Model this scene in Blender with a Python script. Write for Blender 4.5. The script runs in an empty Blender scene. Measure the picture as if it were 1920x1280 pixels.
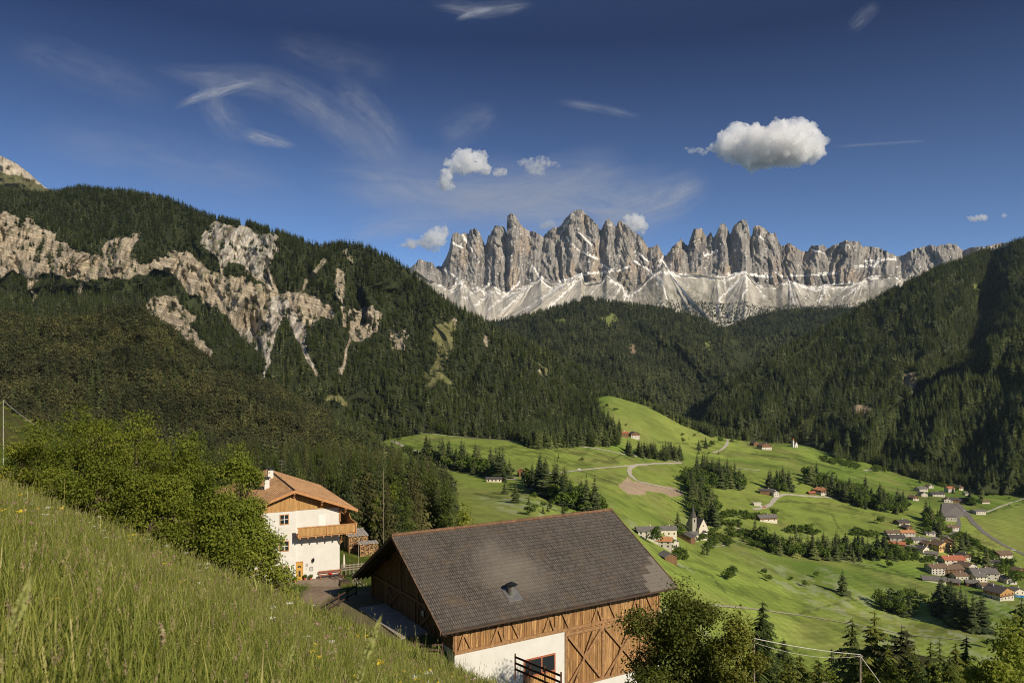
import bpy, math, random
import numpy as np
from mathutils import Vector, Matrix
rng = np.random.default_rng(7)
random.seed(7)
SC = bpy.context.scene
COL = SC.collection
R = math.radians

# ------------------------------------------------------------------ camera, sky, sun
F, YH = 1440.0, 705.0            # focal length and horizon of the view, in units of a 1920 x 1280 picture
cam_d = bpy.data.cameras.new("camera"); cam = bpy.data.objects.new("camera", cam_d); COL.objects.link(cam)
cam_d.sensor_width = 36; cam_d.lens = 27.0
cam_d.shift_y = -(640 - YH) / 1920.0
cam_d.clip_start = 0.05; cam_d.clip_end = 90000
cam_d.dof.use_dof = True; cam_d.dof.focus_distance = 60; cam_d.dof.aperture_fstop = 7.1
cam.location = (0, 0, 0); cam.rotation_euler = (R(90), 0, 0)
SC.camera = cam
SUN_AZ, SUN_EL = 140.0, 31.0     # degrees right of the view direction, degrees above the horizon
world = bpy.data.worlds.new("World"); SC.world = world; world.use_nodes = True
wn, wl = world.node_tree.nodes, world.node_tree.links
bg = wn["Background"]
sky = wn.new("ShaderNodeTexSky"); sky.sky_type = 'NISHITA'; sky.sun_disc = False
sky.sun_elevation = R(SUN_EL); sky.sun_rotation = R(SUN_AZ)
sky.altitude = 1400; sky.air_density = 0.75; sky.dust_density = 0.25; sky.ozone_density = 3.2
# the air thins and deepens towards the zenith: the sky's own gradient, by height above the horizon
tc = wn.new("ShaderNodeTexCoord"); sx = wn.new("ShaderNodeSeparateXYZ"); wl.new(tc.outputs["Generated"], sx.inputs[0])
cr = wn.new("ShaderNodeValToRGB"); wl.new(sx.outputs[2], cr.inputs[0])
for _e, (_p, _c) in zip([cr.color_ramp.elements[0], cr.color_ramp.elements[1], cr.color_ramp.elements.new(.5)], [(0.0, (.80, .90, 1.02, 1)), (1.0, (.42, .48, .58, 1)), (0.40, (.075, .125, .24, 1))]):
    _e.position = _p; _e.color = _c
mxw = wn.new("ShaderNodeMix"); mxw.data_type = 'RGBA'; mxw.blend_type = 'MULTIPLY'; mxw.inputs[0].default_value = 1
wl.new(sky.outputs[0], mxw.inputs[6]); wl.new(cr.outputs[0], mxw.inputs[7])
wl.new(mxw.outputs[2], bg.inputs[0]); bg.inputs[1].default_value = 0.12
sun_d = bpy.data.lights.new("sun", 'SUN'); sun_d.energy = 4.6; sun_d.angle = R(0.5); sun_d.color = (1.0, 0.88, 0.70)
sun = bpy.data.objects.new("sun", sun_d); COL.objects.link(sun)
sv = Vector((math.sin(R(SUN_AZ)) * math.cos(R(SUN_EL)), math.cos(R(SUN_AZ)) * math.cos(R(SUN_EL)), math.sin(R(SUN_EL))))
sun.rotation_euler = sv.to_track_quat('Z', 'Y').to_euler(); sun.location = (200, -200, 200)
SC.view_settings.view_transform = 'Standard'; SC.view_settings.look = 'None'
SC.view_settings.exposure = 0.22; SC.view_settings.gamma = 1.0
SC.render.engine = 'CYCLES'
cy = SC.cycles
cy.max_bounces = 14; cy.diffuse_bounces = 3; cy.glossy_bounces = 2; cy.transmission_bounces = 3
cy.transparent_max_bounces = 12; cy.volume_bounces = 12; cy.use_denoising = True; cy.denoiser = 'OPENIMAGEDENOISE'; cy.denoising_input_passes = 'RGB_ALBEDO_NORMAL'; cy.denoising_prefilter = 'NONE'; cy.use_adaptive_sampling = False; SC.cycles.filter_width = 1.0
cy.volume_step_rate = 1.0; cy.volume_max_steps = 128
cy.caustics_reflective = False; cy.caustics_refractive = False
SC.render.use_persistent_data = False

# ------------------------------------------------------------------ small helpers
def P(px, py, D):
    return Vector(((px - 960) / F * D, D, (YH - py) / F * D))

_T = np.random.default_rng(11).random((256, 256))
def vnoise(x, y, s=0):
    x = np.asarray(x, float) + s * 17.31; y = np.asarray(y, float) + s * 9.77
    xi = np.floor(x).astype(int); yi = np.floor(y).astype(int)
    fx = x - xi; fy = y - yi
    fx = fx * fx * (3 - 2 * fx); fy = fy * fy * (3 - 2 * fy)
    a = _T[xi & 255, yi & 255]; b = _T[(xi + 1) & 255, yi & 255]
    c = _T[xi & 255, (yi + 1) & 255]; d = _T[(xi + 1) & 255, (yi + 1) & 255]
    return (a * (1 - fx) + b * fx) * (1 - fy) + (c * (1 - fx) + d * fx) * fy
def fbm(x, y, o=4, s=0, g=0.5):
    t = 0; a = 1; w = 0; x = np.asarray(x, float); y = np.asarray(y, float)
    for i in range(o):
        t = t + a * vnoise(x, y, s + i * 3); w += a; a *= g
        x, y = (x * .80 - y * .60) * 2.03 + 5.1, (x * .60 + y * .80) * 2.03 + 1.7
    return t / w
def fbmv(x, y, o=4, s=0, g=0.5):      # keeps its direction: for streaks and cracks
    t = 0; a = 1; w = 0
    for i in range(o):
        t = t + a * vnoise(np.asarray(x) * 2.07 ** i + i * 3.3, np.asarray(y) * 1.9 ** i + i * 7.1, s + i * 3); w += a; a *= g
    return t / w
def ridged(x, y, o=4, s=0, g=0.55):
    t = 0; a = 1; w = 0
    for i in range(o):
        t = t + a * (1 - np.abs(2 * vnoise(np.asarray(x) * 2 ** i, np.asarray(y) * 2 ** i, s + i * 5) - 1)); w += a; a *= g
    return t / w
def smooth(a, b, x):
    t = np.clip((np.asarray(x, float) - a) / (b - a), 0, 1); return t * t * (3 - 2 * t)
def inpoly(x, y, poly):
    x = np.asarray(x, float); y = np.asarray(y, float)
    r = np.zeros(np.broadcast(x, y).shape, bool); n = len(poly)
    for i in range(n):
        x1, y1 = poly[i]; x2, y2 = poly[(i + 1) % n]
        if y1 == y2: continue
        c = ((y1 > y) != (y2 > y)) & (x < (x2 - x1) * (y - y1) / (y2 - y1) + x1)
        r ^= c
    return r
def seg_dist(x, y, pts):
    d = np.full(np.shape(x), 1e9)
    for (x1, y1), (x2, y2) in zip(pts[:-1], pts[1:]):
        dx, dy = x2 - x1, y2 - y1; L = dx * dx + dy * dy + 1e-9
        t = np.clip(((x - x1) * dx + (y - y1) * dy) / L, 0, 1)
        d = np.minimum(d, np.hypot(x - x1 - t * dx, y - y1 - t * dy))
    return d

def tag(o, label=None, cat=None, group=None, kind=None):
    if label: o["label"] = label
    if cat: o["category"] = cat
    if group: o["group"] = group
    if kind: o["kind"] = kind
    return o
def empty(name, loc, rz=0, label=None, cat=None, group=None):
    o = bpy.data.objects.new(name, None); COL.objects.link(o)
    o.empty_display_size = 0.5
    o.location = loc; o.rotation_euler = (0, 0, rz)
    return tag(o, label, cat, group)
def obj(name, me, mat=None, parent=None, loc=None):
    o = bpy.data.objects.new(name, me); COL.objects.link(o)
    if mat is not None and not me.materials: me.materials.append(mat)
    if parent: o.parent = parent
    if loc is not None: o.location = loc
    return o
def mesh_np(name, V, Fq, smooth_=False):
    me = bpy.data.meshes.new(name)
    V = np.asarray(V, np.float32); Fq = np.asarray(Fq, np.int32)
    n, k = Fq.shape
    me.vertices.add(len(V)); me.vertices.foreach_set("co", V.ravel())
    me.loops.add(n * k); me.loops.foreach_set("vertex_index", Fq.ravel())
    me.polygons.add(n); me.polygons.foreach_set("loop_start", np.arange(0, n * k, k, dtype=np.int32))
    me.polygons.foreach_set("loop_total", np.full(n, k, np.int32))
    if smooth_: me.polygons.foreach_set("use_smooth", np.ones(n, bool))
    me.update(calc_edges=True)
    return me
def copy_tree(o, parent=None):
    c = o.copy(); COL.objects.link(c)
    if parent: c.parent = parent
    for ch in o.children: copy_tree(ch, c)
    return c

class MB:
    """collects simple solids and links them as ONE mesh"""
    def __init__(s): s.v = []; s.f = []
    def hexa(s, p):                       # 8 points: bottom ring, top ring
        b = len(s.v); s.v += [tuple(q) for q in p]
        s.f += [tuple(b + i for i in q) for q in ((3, 2, 1, 0), (4, 5, 6, 7), (0, 1, 5, 4), (1, 2, 6, 5), (2, 3, 7, 6), (3, 0, 4, 7))]
        return s
    def box(s, x0, x1, y0, y1, z0, z1):
        return s.hexa([(x0, y0, z0), (x1, y0, z0), (x1, y1, z0), (x0, y1, z0), (x0, y0, z1), (x1, y0, z1), (x1, y1, z1), (x0, y1, z1)])
    def beam(s, a, b, w, h=None, up=(0, 0, 1)):
        a = Vector(a); b = Vector(b); h = h or w
        d = (b - a).normalized(); up = Vector(up)
        if abs(d.dot(up)) > 0.98: up = Vector((0, 1, 0))
        r = d.cross(up).normalized() * w / 2; u = r.cross(d).normalized() * h / 2
        return s.hexa([a - r - u, a + r - u, a + r + u, a - r + u, b - r - u, b + r - u, b + r + u, b - r + u])
    def poly(s, pts, off):                # polygon extruded by off
        n = len(pts); b = len(s.v); off = Vector(off)
        s.v += [tuple(q) for q in pts] + [tuple(Vector(q) + off) for q in pts]
        s.f.append(tuple(b + n - 1 - i for i in range(n))); s.f.append(tuple(b + n + i for i in range(n)))
        for i in range(n):
            j = (i + 1) % n; s.f.append((b + i, b + j, b + n + j, b + n + i))
        return s
    def tube(s, pts, rad, n=8, cap=True):
        pts = [Vector(q) for q in pts]; b = len(s.v)
        if not hasattr(rad, '__len__'): rad = [rad] * len(pts)
        for i, q in enumerate(pts):
            d = (pts[min(i + 1, len(pts) - 1)] - pts[max(i - 1, 0)])
            d = d.normalized() if d.length > 1e-9 else Vector((0, 0, 1))
            up = Vector((0, 0, 1)) if abs(d.z) < 0.9 else Vector((1, 0, 0))
            r = d.cross(up).normalized(); u = r.cross(d)
            for k in range(n):
                a = 2 * math.pi * k / n
                s.v.append(tuple(q + (r * math.cos(a) + u * math.sin(a)) * rad[i]))
        for i in range(len(pts) - 1):
            for k in range(n):
                k2 = (k + 1) % n
                s.f.append((b + i * n + k, b + i * n + k2, b + (i + 1) * n + k2, b + (i + 1) * n + k))
        if cap:
            s.f.append(tuple(b + n - 1 - k for k in range(n))); e = b + (len(pts) - 1) * n
            s.f.append(tuple(e + k for k in range(n)))
        return s
    def lathe(s, prof, c=(0, 0, 0), n=16):
        b = len(s.v)
        for r, z in prof:
            for k in range(n):
                a = 2 * math.pi * k / n
                s.v.append((c[0] + r * math.cos(a), c[1] + r * math.sin(a), c[2] + z))
        for i in range(len(prof) - 1):
            for k in range(n):
                k2 = (k + 1) % n
                s.f.append((b + i * n + k, b + i * n + k2, b + (i + 1) * n + k2, b + (i + 1) * n + k))
        s.f.append(tuple(b + n - 1 - k for k in range(n))); e = b + (len(prof) - 1) * n
        s.f.append(tuple(e + k for k in range(n)))
        return s
    def mesh(s, name, bevel=0):
        me = bpy.data.meshes.new(name); me.from_pydata(s.v, [], s.f); me.update()
        return me
    def build(s, name, mat, parent=None, loc=None, smooth_=False):
        me = s.mesh(name)
        if smooth_: me.polygons.foreach_set("use_smooth", np.ones(len(me.polygons), bool))
        return obj(name, me, mat, parent, loc)

# ------------------------------------------------------------------ materials
class NT:
    def __init__(s, name):
        s.m = bpy.data.materials.new(name); s.m.use_nodes = True
        s.t = s.m.node_tree; s.b = s.t.nodes["Principled BSDF"]; s.out = s.t.nodes["Material Output"]
        s.b.inputs["Specular IOR Level"].default_value = 0.25
    def n(s, typ, **kw):
        nd = s.t.nodes.new(typ)
        for k, v in kw.items():
            if k[0] == '_': setattr(nd, k[1:], v)
            else:
                key = int(k[1:]) if k[0] == 'i' and k[1:].isdigit() else k
                if isinstance(v, bpy.types.NodeSocket): s.t.links.new(v, nd.inputs[key])
                else: nd.inputs[key].default_value = v
        return nd
    def link(s, a, b): s.t.links.new(a, b)
    def coord(s, k='Object'): return s.n("ShaderNodeTexCoord").outputs[k]
    def noise(s, vec, scale, detail=4, rough=0.55, dist=0):
        nd = s.n("ShaderNodeTexNoise", Scale=scale, Detail=detail, Roughness=rough, Distortion=dist)
        if vec is not None: s.link(vec, nd.inputs["Vector"])
        return nd.outputs[0]
    def mapv(s, vec, scale=(1, 1, 1), rot=(0, 0, 0), loc=(0, 0, 0)):
        return s.n("ShaderNodeMapping", Vector=vec, Scale=scale, Rotation=rot, Location=loc).outputs[0]
    def ramp(s, fac, stops, interp='LINEAR'):
        nd = s.n("ShaderNodeValToRGB"); s.link(fac, nd.inputs[0]); cr = nd.color_ramp; cr.interpolation = interp
        while len(cr.elements) < len(stops): cr.elements.new(0.5)
        for e, (p, c) in zip(cr.elements, stops):
            e.position = p; e.color = (c[0], c[1], c[2], 1) if hasattr(c, '__len__') else (c, c, c, 1)
        return nd.outputs[0]
    def mix(s, fac, a, b, mode='MIX'):
        nd = s.n("ShaderNodeMix", _data_type='RGBA', _blend_type=mode)
        for key, v in ((0, fac), (6, a), (7, b)):
            if isinstance(v, bpy.types.NodeSocket): s.link(v, nd.inputs[key])
            elif hasattr(v, '__len__'): nd.inputs[key].default_value = (v[0], v[1], v[2], 1)
            else: nd.inputs[key].default_value = v
        return nd.outputs[2]
    def math(s, op, a, b=0.0, c=None):
        nd = s.n("ShaderNodeMath", _operation=op)
        for i, v in enumerate((a, b) if c is None else (a, b, c)):
            if isinstance(v, bpy.types.NodeSocket): s.link(v, nd.inputs[i])
            else: nd.inputs[i].default_value = v
        return nd.outputs[0]
    def bump(s, h, strength=0.4, dist=0.05):
        nd = s.n("ShaderNodeBump", Strength=strength, Distance=dist); s.link(h, nd.inputs["Height"])
        s.link(nd.outputs[0], s.b.inputs["Normal"]); return nd
    def col(s, c):
        if isinstance(c, bpy.types.NodeSocket): s.link(c, s.b.inputs["Base Color"])
        else: s.b.inputs["Base Color"].default_value = (c[0], c[1], c[2], 1)
    def rough(s, v): s.b.inputs["Roughness"].default_value = v
    def spec(s, v): s.b.inputs["Specular IOR Level"].default_value = v

def simple(name, c, rough=0.85, var=0.25, scale=3.0, bump=0.15, metal=0.0, dist=0.02):
    t = NT(name); co = t.coord()
    n = t.noise(co, scale, 6, 0.6)
    lo = tuple(x * (1 - var) for x in c); hi = tuple(min(1, x * (1 + var)) for x in c)
    t.col(t.ramp(n, [(0.3, lo), (0.7, hi)])); t.rough(rough); t.b.inputs["Metallic"].default_value = metal
    if bump: t.bump(t.noise(co, scale * 6, 4), bump, dist)
    return t.m

def planks(name, c1, c2, axis='x', width=0.16, dark=0.35, rough=0.8, streak=True):
    """weathered boards running vertically; seams every `width` along the object's axis"""
    t = NT(name); co = t.coord(); sep = t.n("ShaderNodeSeparateXYZ", Vector=co)
    if axis == 'xy': a = t.math('ADD', sep.outputs[0], sep.outputs[1])
    else: a = sep.outputs['xyz'.index(axis)]
    u = t.math('DIVIDE', a, width); fl = t.math('FLOOR', u); fr = t.math('FRACT', u)
    wn_ = t.n("ShaderNodeTexWhiteNoise", _noise_dimensions='1D', W=fl).outputs[0]
    base = t.mix(wn_, c1, c2)
    st = t.noise(t.mapv(co, (9, 9, 0.6) if axis != 'z' else (0.6, 0.6, 9)), 1.6, 6, 0.7)
    base = t.mix(t.ramp(st, [(0.38, 0.0), (0.62, 0.75)]), base, tuple(x * dark for x in c1))
    gap = t.math('LESS_THAN', t.math('ABSOLUTE', t.math('SUBTRACT', fr, 0.5)), 0.44)
    base = t.mix(gap, tuple(x * 0.12 for x in c1), base)
    t.col(base); t.rough(rough)
    t.bump(t.math('ADD', t.math('MULTIPLY', gap, 0.6), t.math('MULTIPLY', st, 0.4)), 0.5, 0.02)
    return t.m

def tint_leaf(name, cols, trans=0.35, rough=0.6, far=False):
    """foliage: colour varies from leaf to leaf and from plant to plant; some light passes through"""
    t = NT(name); oi = t.n("ShaderNodeObjectInfo").outputs["Random"]
    geo = t.n("ShaderNodeNewGeometry").outputs["Random Per Island"]
    f = t.math('ADD', t.math('MULTIPLY', oi, 0.55), t.math('MULTIPLY', geo, 0.45))
    c = t.ramp(f, [(i / (len(cols) - 1), q) for i, q in enumerate(cols)])
    if far:      # stands of different age and kind
        ps = t.n("ShaderNodeNewGeometry").outputs["Position"]
        c = t.mix(1.0, c, t.ramp(t.noise(ps, .010, 4, .6), [(.36, (.62, .66, .66)), (.5, (1, 1, 1)), (.64, (1.5, 1.42, 1.2))]), 'MULTIPLY')
    t.col(c); t.rough(rough); t.spec(0.15)
    tr = t.n("ShaderNodeBsdfTranslucent"); t.link(t.mix(1.0, c, (1.3, 1.35, 0.7), 'MULTIPLY'), tr.inputs[0])
    mx = t.n("ShaderNodeMixShader"); mx.inputs[0].default_value = trans
    t.link(t.b.outputs[0], mx.inputs[1]); t.link(tr.outputs[0], mx.inputs[2]); t.link(mx.outputs[0], t.out.inputs[0])
    return t.m

def terrain_mat(name, s1=0.02, s2=0.3, bump=0.6, bd=1.0, lo=0.7, hi=1.3, strata=None):
    t = NT(name); co = t.coord()
    at = t.n("ShaderNodeAttribute", _attribute_name="Col").outputs[0]
    n1 = t.noise(co, s1, 8, 0.65); n2 = t.noise(co, s2, 6, 0.65)
    m = t.math('MULTIPLY', t.math('ADD', n1, n2), 1.0)
    g = t.ramp(m, [(0.7, lo), (1.0, 1.0), (1.3, hi)])
    m2 = t.math('MULTIPLY', m, 0.5)
    g = t.ramp(m2, [(0.36, lo), (0.5, 1.0), (0.64, hi)])
    c = t.mix(1.0, at, g, 'MULTIPLY')
    t.col(c); t.rough(0.95); t.spec(0.05)
    t.bump(t.math('ADD', n1, t.math('MULTIPLY', n2, 0.5)), bump, bd)
    return t

def link_out(): pass
# ------------------------------------------------------------------ terrain
class Sheet:
    """ground surface: rows of (px, py, distance) control points, near to far, joined into one real surface"""
    def __init__(s, name, px0, px1, dpx, rows, nsub, blur=2, rowsm=0):
        s.name = name
        s.PX = np.arange(px0, px1 + 0.01, dpx); C = len(s.PX)
        Zs, Ds = [], []
        for r in rows:
            if callable(r): D, Z = r(s.PX)
            else:
                a = np.array(r, float); a = a[np.argsort(a[:, 0])]
                py = np.interp(s.PX, a[:, 0], a[:, 1]); D = np.interp(s.PX, a[:, 0], a[:, 2])
                Z = (YH - py) / F * D
            Zs.append(Z); Ds.append(D)
        Yl, Zl = [], []; s.rowi = []
        for i in range(len(rows) - 1):
            for k in range(nsub[i]):
                t = k / nsub[i]; Yl.append(Ds[i] * (1 - t) + Ds[i + 1] * t); Zl.append(Zs[i] * (1 - t) + Zs[i + 1] * t); s.rowi.append(i + t)
        Yl.append(Ds[-1]); Zl.append(Zs[-1]); s.rowi.append(len(rows) - 1)
        s.Y = np.array(Yl); s.Z = np.array(Zl); s.rowi = np.array(s.rowi)
        for _ in range(rowsm):
            for A in (s.Y, s.Z): A[1:-1] = (A[:-2] + 2 * A[1:-1] + A[2:]) / 4
        for _ in range(blur):
            for A in (s.Y, s.Z): A[:, 1:-1] = (A[:, :-2] + 2 * A[:, 1:-1] + A[:, 2:]) / 4
        s.RI = np.repeat(s.rowi[:, None], C, 1)
        s.refresh()
    def refresh(s):
        s.X = (s.PX[None, :] - 960) / F * s.Y
        s.PY = YH - F * s.Z / s.Y
    def push(s, dD):                       # move along the ray's depth keeping the same spot in azimuth and height angle
        k = (s.Y + dD) / s.Y; s.Y = s.Y * k; s.Z = s.Z * k; s.refresh()
    def raise_(s, dz): s.Z = s.Z + dz; s.refresh()
    def build(s, mat, colfn, kind='structure', smooth_=True, name=None):
        Rn, C = s.Y.shape
        V = np.stack([s.X, s.Y, s.Z], -1).reshape(-1, 3)
        i = np.arange(Rn * C).reshape(Rn, C)
        Fq = np.stack([i[:-1, :-1], i[:-1, 1:], i[1:, 1:], i[1:, :-1]], -1).reshape(-1, 4)
        me = mesh_np(s.name, V, Fq, smooth_)
        col = colfn(s); col = np.concatenate([col, np.ones(col.shape[:2] + (1,))], -1).astype(np.float32)
        at = me.color_attributes.new("Col", 'FLOAT_COLOR', 'POINT'); at.data.foreach_set("color", col.ravel())
        o = obj(name or s.name, me, mat); o["kind"] = kind
        return o
    def locate(s, px, py):
        c = (px - s.PX[0]) / (s.PX[1] - s.PX[0]); c = min(max(c, 0), len(s.PX) - 1.001); i = int(c); t = c - i
        Y = s.Y[:, i] * (1 - t) + s.Y[:, i + 1] * t; Z = s.Z[:, i] * (1 - t) + s.Z[:, i + 1] * t
        q = YH - F * Z / Y
        for k in range(1, len(q)):
            if (q[k - 1] - py) * (q[k] - py) <= 0 and q[k - 1] >= q[k]:
                w = (q[k - 1] - py) / (q[k - 1] - q[k] + 1e-9); D = Y[k - 1] * (1 - w) + Y[k] * w
                return P(px, py, D)
        return P(px, py, Y[int(np.argmin(np.abs(q - py)))])
    def zat(s, x, y):
        px = 960 + F * x / y
        c = (px - s.PX[0]) / (s.PX[1] - s.PX[0]); c = min(max(c, 0), len(s.PX) - 1.001); i = int(c); t = c - i
        Y = s.Y[:, i] * (1 - t) + s.Y[:, i + 1] * t; Z = s.Z[:, i] * (1 - t) + s.Z[:, i + 1] * t
        return float(np.interp(y, Y, Z))
    def scatter(s, dens, maskfn, seed=1):
        g = np.random.default_rng(seed)
        X, Y, Z = s.X, s.Y, s.Z
        ax = X[:-1, 1:] - X[:-1, :-1]; ay = Y[1:, :-1] - Y[:-1, :-1]; az = Z[1:, :-1] - Z[:-1, :-1]
        area = np.abs(ax) * np.hypot(ay, az * 0.5)
        pxc = np.repeat(((s.PX[:-1] + s.PX[1:]) / 2)[None], X.shape[0] - 1, 0); pyc = (s.PY[:-1, :-1] + s.PY[1:, 1:]) / 2
        m = maskfn(pxc, pyc, s.RI[:-1, :-1], (Y[:-1, :-1]))
        n = g.poisson(np.clip(area * dens * m, 0, 50))
        r, c = np.nonzero(n); k = n[r, c]; r = np.repeat(r, k); c = np.repeat(c, k)
        u = g.random(len(r)); v = g.random(len(r))
        def L(A): return (A[r, c] * (1 - u) + A[r, c + 1] * u) * (1 - v) + (A[r + 1, c] * (1 - u) + A[r + 1, c + 1] * u) * v
        return np.stack([L(X), L(Y), L(Z)], -1)

def plane_z(x, y):
    return -0.85 - 0.41 * x - 0.375 * y - 0.0012 * np.maximum(0, np.hypot(x, y) - 12) ** 2

HOUSE_Z, YARD_Z = -24.8, -17.5
def near_z(x, y):
    """hillside the camera stands on, with level ground cut in at the house and the barn"""
    x = np.asarray(x, float); y = np.asarray(y, float)
    D = np.hypot(x, y)
    q = -0.0012 * np.maximum(0, np.minimum(D, 60) - 12) ** 2 - 0.05 * np.maximum(0, D - 60)
    z = -0.85 - 0.41 * x - 0.392 * y + q
    z = z + 0.10 * (fbm(x * 0.25, y * 0.25, 3, 3) - 0.5) + 0.5 * (fbm(x * 0.06, y * 0.06, 2, 5) - 0.5) * smooth(3, 15, D)
    z = z + 12.5 * smooth(-41, -56, x) * smooth(50, 75, y)
    # yard beside the barn's left gable
    def pad(z, cx, cy, ax, ay, rot, pz, fall):
        dx, dy = x - cx, y - cy; c, s_ = math.cos(rot), math.sin(rot)
        a = np.abs(dx * c + dy * s_) - ax; b = np.abs(-dx * s_ + dy * c) - ay
        d = np.hypot(np.maximum(a, 0), np.maximum(b, 0))
        w = 1 - smooth(0, fall, d)
        return z * (1 - w) + pz * w
    z = pad(z, -25, 100, 9.5, 13.5, R(25), HOUSE_Z, 9)
    z = pad(z, -10.2, 56.5, 2.6, 7.5, R(31.8), YARD_Z, 3.5)
    # lane from the yard down to the house
    t = np.clip((y - 64) / (84 - 64), 0, 1); lx = -15.5 + (-20.5 + 15.5) * t; lz = YARD_Z + (HOUSE_Z - YARD_Z) * t
    d = np.abs(x - lx); w = (1 - smooth(2.6, 6.5, d)) * smooth(58, 62, y) * (1 - smooth(84, 92, y))
    z = z * (1 - w) + lz * w
    z = z - np.maximum(0, D - 118) * 2.2 - np.maximum(0, y - 116) * 1.5
    # ground in front of the barn's lower door
    z = pad(z, 2.6, 49.3, 3.0, 1.7, R(31.8), -21.6, 3.0)
    return z

def build_near():
    xs = np.concatenate([np.arange(-110, -30, 1.5), np.arange(-30, 40, 0.4), np.arange(40, 130, 1.5)])
    ys = np.concatenate([np.arange(-6, 70, 0.4), np.arange(70, 142, 0.8)])
    Xg, Yg = np.meshgrid(xs, ys); Z = near_z(Xg, Yg)
    V = np.stack([Xg, Yg, Z], -1).reshape(-1, 3); i = np.arange(Xg.size).reshape(Xg.shape)
    Fq = np.stack([i[:-1, :-1], i[:-1, 1:], i[1:, 1:], i[1:, :-1]], -1).reshape(-1, 4)
    me = mesh_np("hillside", V, Fq, True)
    n = fbm(Xg * 0.3, Yg * 0.3, 4, 8)
    g = np.array([0.08, 0.11, 0.022]); b = np.array([0.085, 0.075, 0.03])
    c = g * (1 - smooth(0.4, 0.7, n)[..., None]) + b * smooth(0.4, 0.7, n)[..., None]
    t = np.clip((Yg - 64) / 20, 0, 1); lx = -15.5 - 5 * t
    ln = (1 - smooth(.9, 1.5, np.abs(Xg - lx) + 0.8 * (n - 0.5))) * smooth(57, 60, Yg) * (1 - smooth(84, 88, Yg))
    dx, dy = Xg + 10.2, Yg - 56.5; a = np.abs(dx * 0.85 + dy * 0.527); bb = np.abs(-dx * 0.527 + dy * 0.85)
    yd = (1 - smooth(1.0, 2.2, a - .6 * n)) * (1 - smooth(5, 7.5, bb)) * .45
    e = np.maximum(ln, yd)[..., None]
    c = c * (1 - e) + np.array([0.27, 0.20, 0.135]) * (0.8 + 0.4 * n[..., None]) * e
    col = np.concatenate([c, np.ones(c.shape[:2] + (1,))], -1).astype(np.float32)
    at = me.color_attributes.new("Col", 'FLOAT_COLOR', 'POINT'); at.data.foreach_set("color", col.ravel())
    o = obj("meadow_hillside", me, terrain_mat("near_soil", 0.6, 5, 0.6, 0.05).m); o["kind"] = 'structure'
build_near()

def row(pts, D=None, dpy=0):
    return [(p[0], p[1] + dpy, (p[2] if len(p) > 2 else D)) for p in pts]

def vrow0(PX):
    D = np.full(PX.shape, 92.0); x = (PX - 960) / F * D
    return D, -0.85 - 0.41 * x - 0.375 * D - 19.0

# --- valley floor with its meadows
V_rows = [vrow0,
 row([(600,1040),(800,1070),(1000,1120),(1150,1250),(1300,1380),(1500,1480),(1700,1500),(1920,1480),(2300,1450)], 220),
 row([(600,985),(800,1005),(1000,1020),(1150,1090),(1300,1190),(1500,1330),(1700,1370),(1920,1380),(2300,1380)], 330),
 row([(600,955),(800,960),(1000,968),(1150,1020),(1300,1100),(1500,1205),(1700,1250),(1920,1250),(2300,1250)], 450),
 row([(600,930),(800,925),(1000,928),(1150,968),(1300,1045),(1500,1115),(1700,1150),(1920,1165),(2300,1165)], 600),
 row([(600,900),(800,886),(1000,895),(1150,930),(1300,1002),(1500,1045),(1700,1070),(1920,1095),(2300,1100)], 750),
 row([(600,880),(800,855),(1000,866),(1150,897),(1300,940),(1500,970),(1700,990),(1920,1030),(2300,1040)], 900),
 row([(600,860),(730,826),(800,814),(1000,830),(1150,850),(1300,885),(1500,905),(1700,935),(1920,960),(2300,970)], 1100),
 row([(600,850),(800,812),(1000,815),(1100,785),(1150,778),(1200,800),(1300,845),(1500,865),(1700,905),(1920,930),(2300,935)], 1300),
 row([(600,850),(800,812),(1000,800),(1090,748),(1140,738),(1200,757),(1280,795),(1340,820),(1420,832),(1500,836),(1700,884),(1920,905),(2300,915)], 1500),
 row([(600,850),(1000,830),(1140,790),(1280,815),(1340,806),(1420,812),(1500,822),(1700,868),(1920,890),(2300,900)], 1850)]
V = Sheet("valley", 600, 2300, 3.0, V_rows, [10, 12, 16, 24, 24, 26, 30, 30, 26, 20], blur=14, rowsm=10)
wx, wy = V.X, V.Y
V.raise_((fbm(wx * 0.006, wy * 0.006, 3, 21) - 0.5) * 14 * smooth(250, 500, wy) + (fbm(wx * 0.03, wy * 0.03, 3, 22) - 0.5) * 2.2)

# --- wooded spur at the left
S_rows = [lambda PX: (np.full(PX.shape, 92.0), -0.85 - 0.41 * (PX - 960) / F * 92.0 - 0.375 * 92 - 19.0),
 row([(-300,1000),(0,960),(300,1010),(500,1030),(700,1015),(800,1030),(900,1090)], 200),
 row([(-300,880),(0,880),(300,925),(500,945),(700,945),(800,975),(900,1010)], 400),
 row([(-300,800),(0,800),(300,840),(500,870),(700,895),(800,925),(900,960)], 600),
 row([(-300,690),(0,692),(300,716),(500,800),(700,862),(800,900),(900,935)], 800),
 row([(-300,625),(0,618),(250,604),(400,702),(500,738),(600,788),(700,836),(760,865),(900,930)], 950),
 row([(-300,700),(0,700),(300,710),(500,790),(700,860),(800,900),(900,950)], 1180)]
S = Sheet("spur", -300, 900, 4.0, S_rows, [8, 16, 20, 20, 18, 10], blur=8, rowsm=6)
S.raise_((fbm(S.X * 0.008, S.Y * 0.008, 4, 31) - 0.5) * 40 * smooth(250, 500, S.Y) + (ridged(S.X * 0.012, S.Y * 0.003, 3, 33) - 0.5) * 14 * smooth(250, 500, S.Y))

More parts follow.
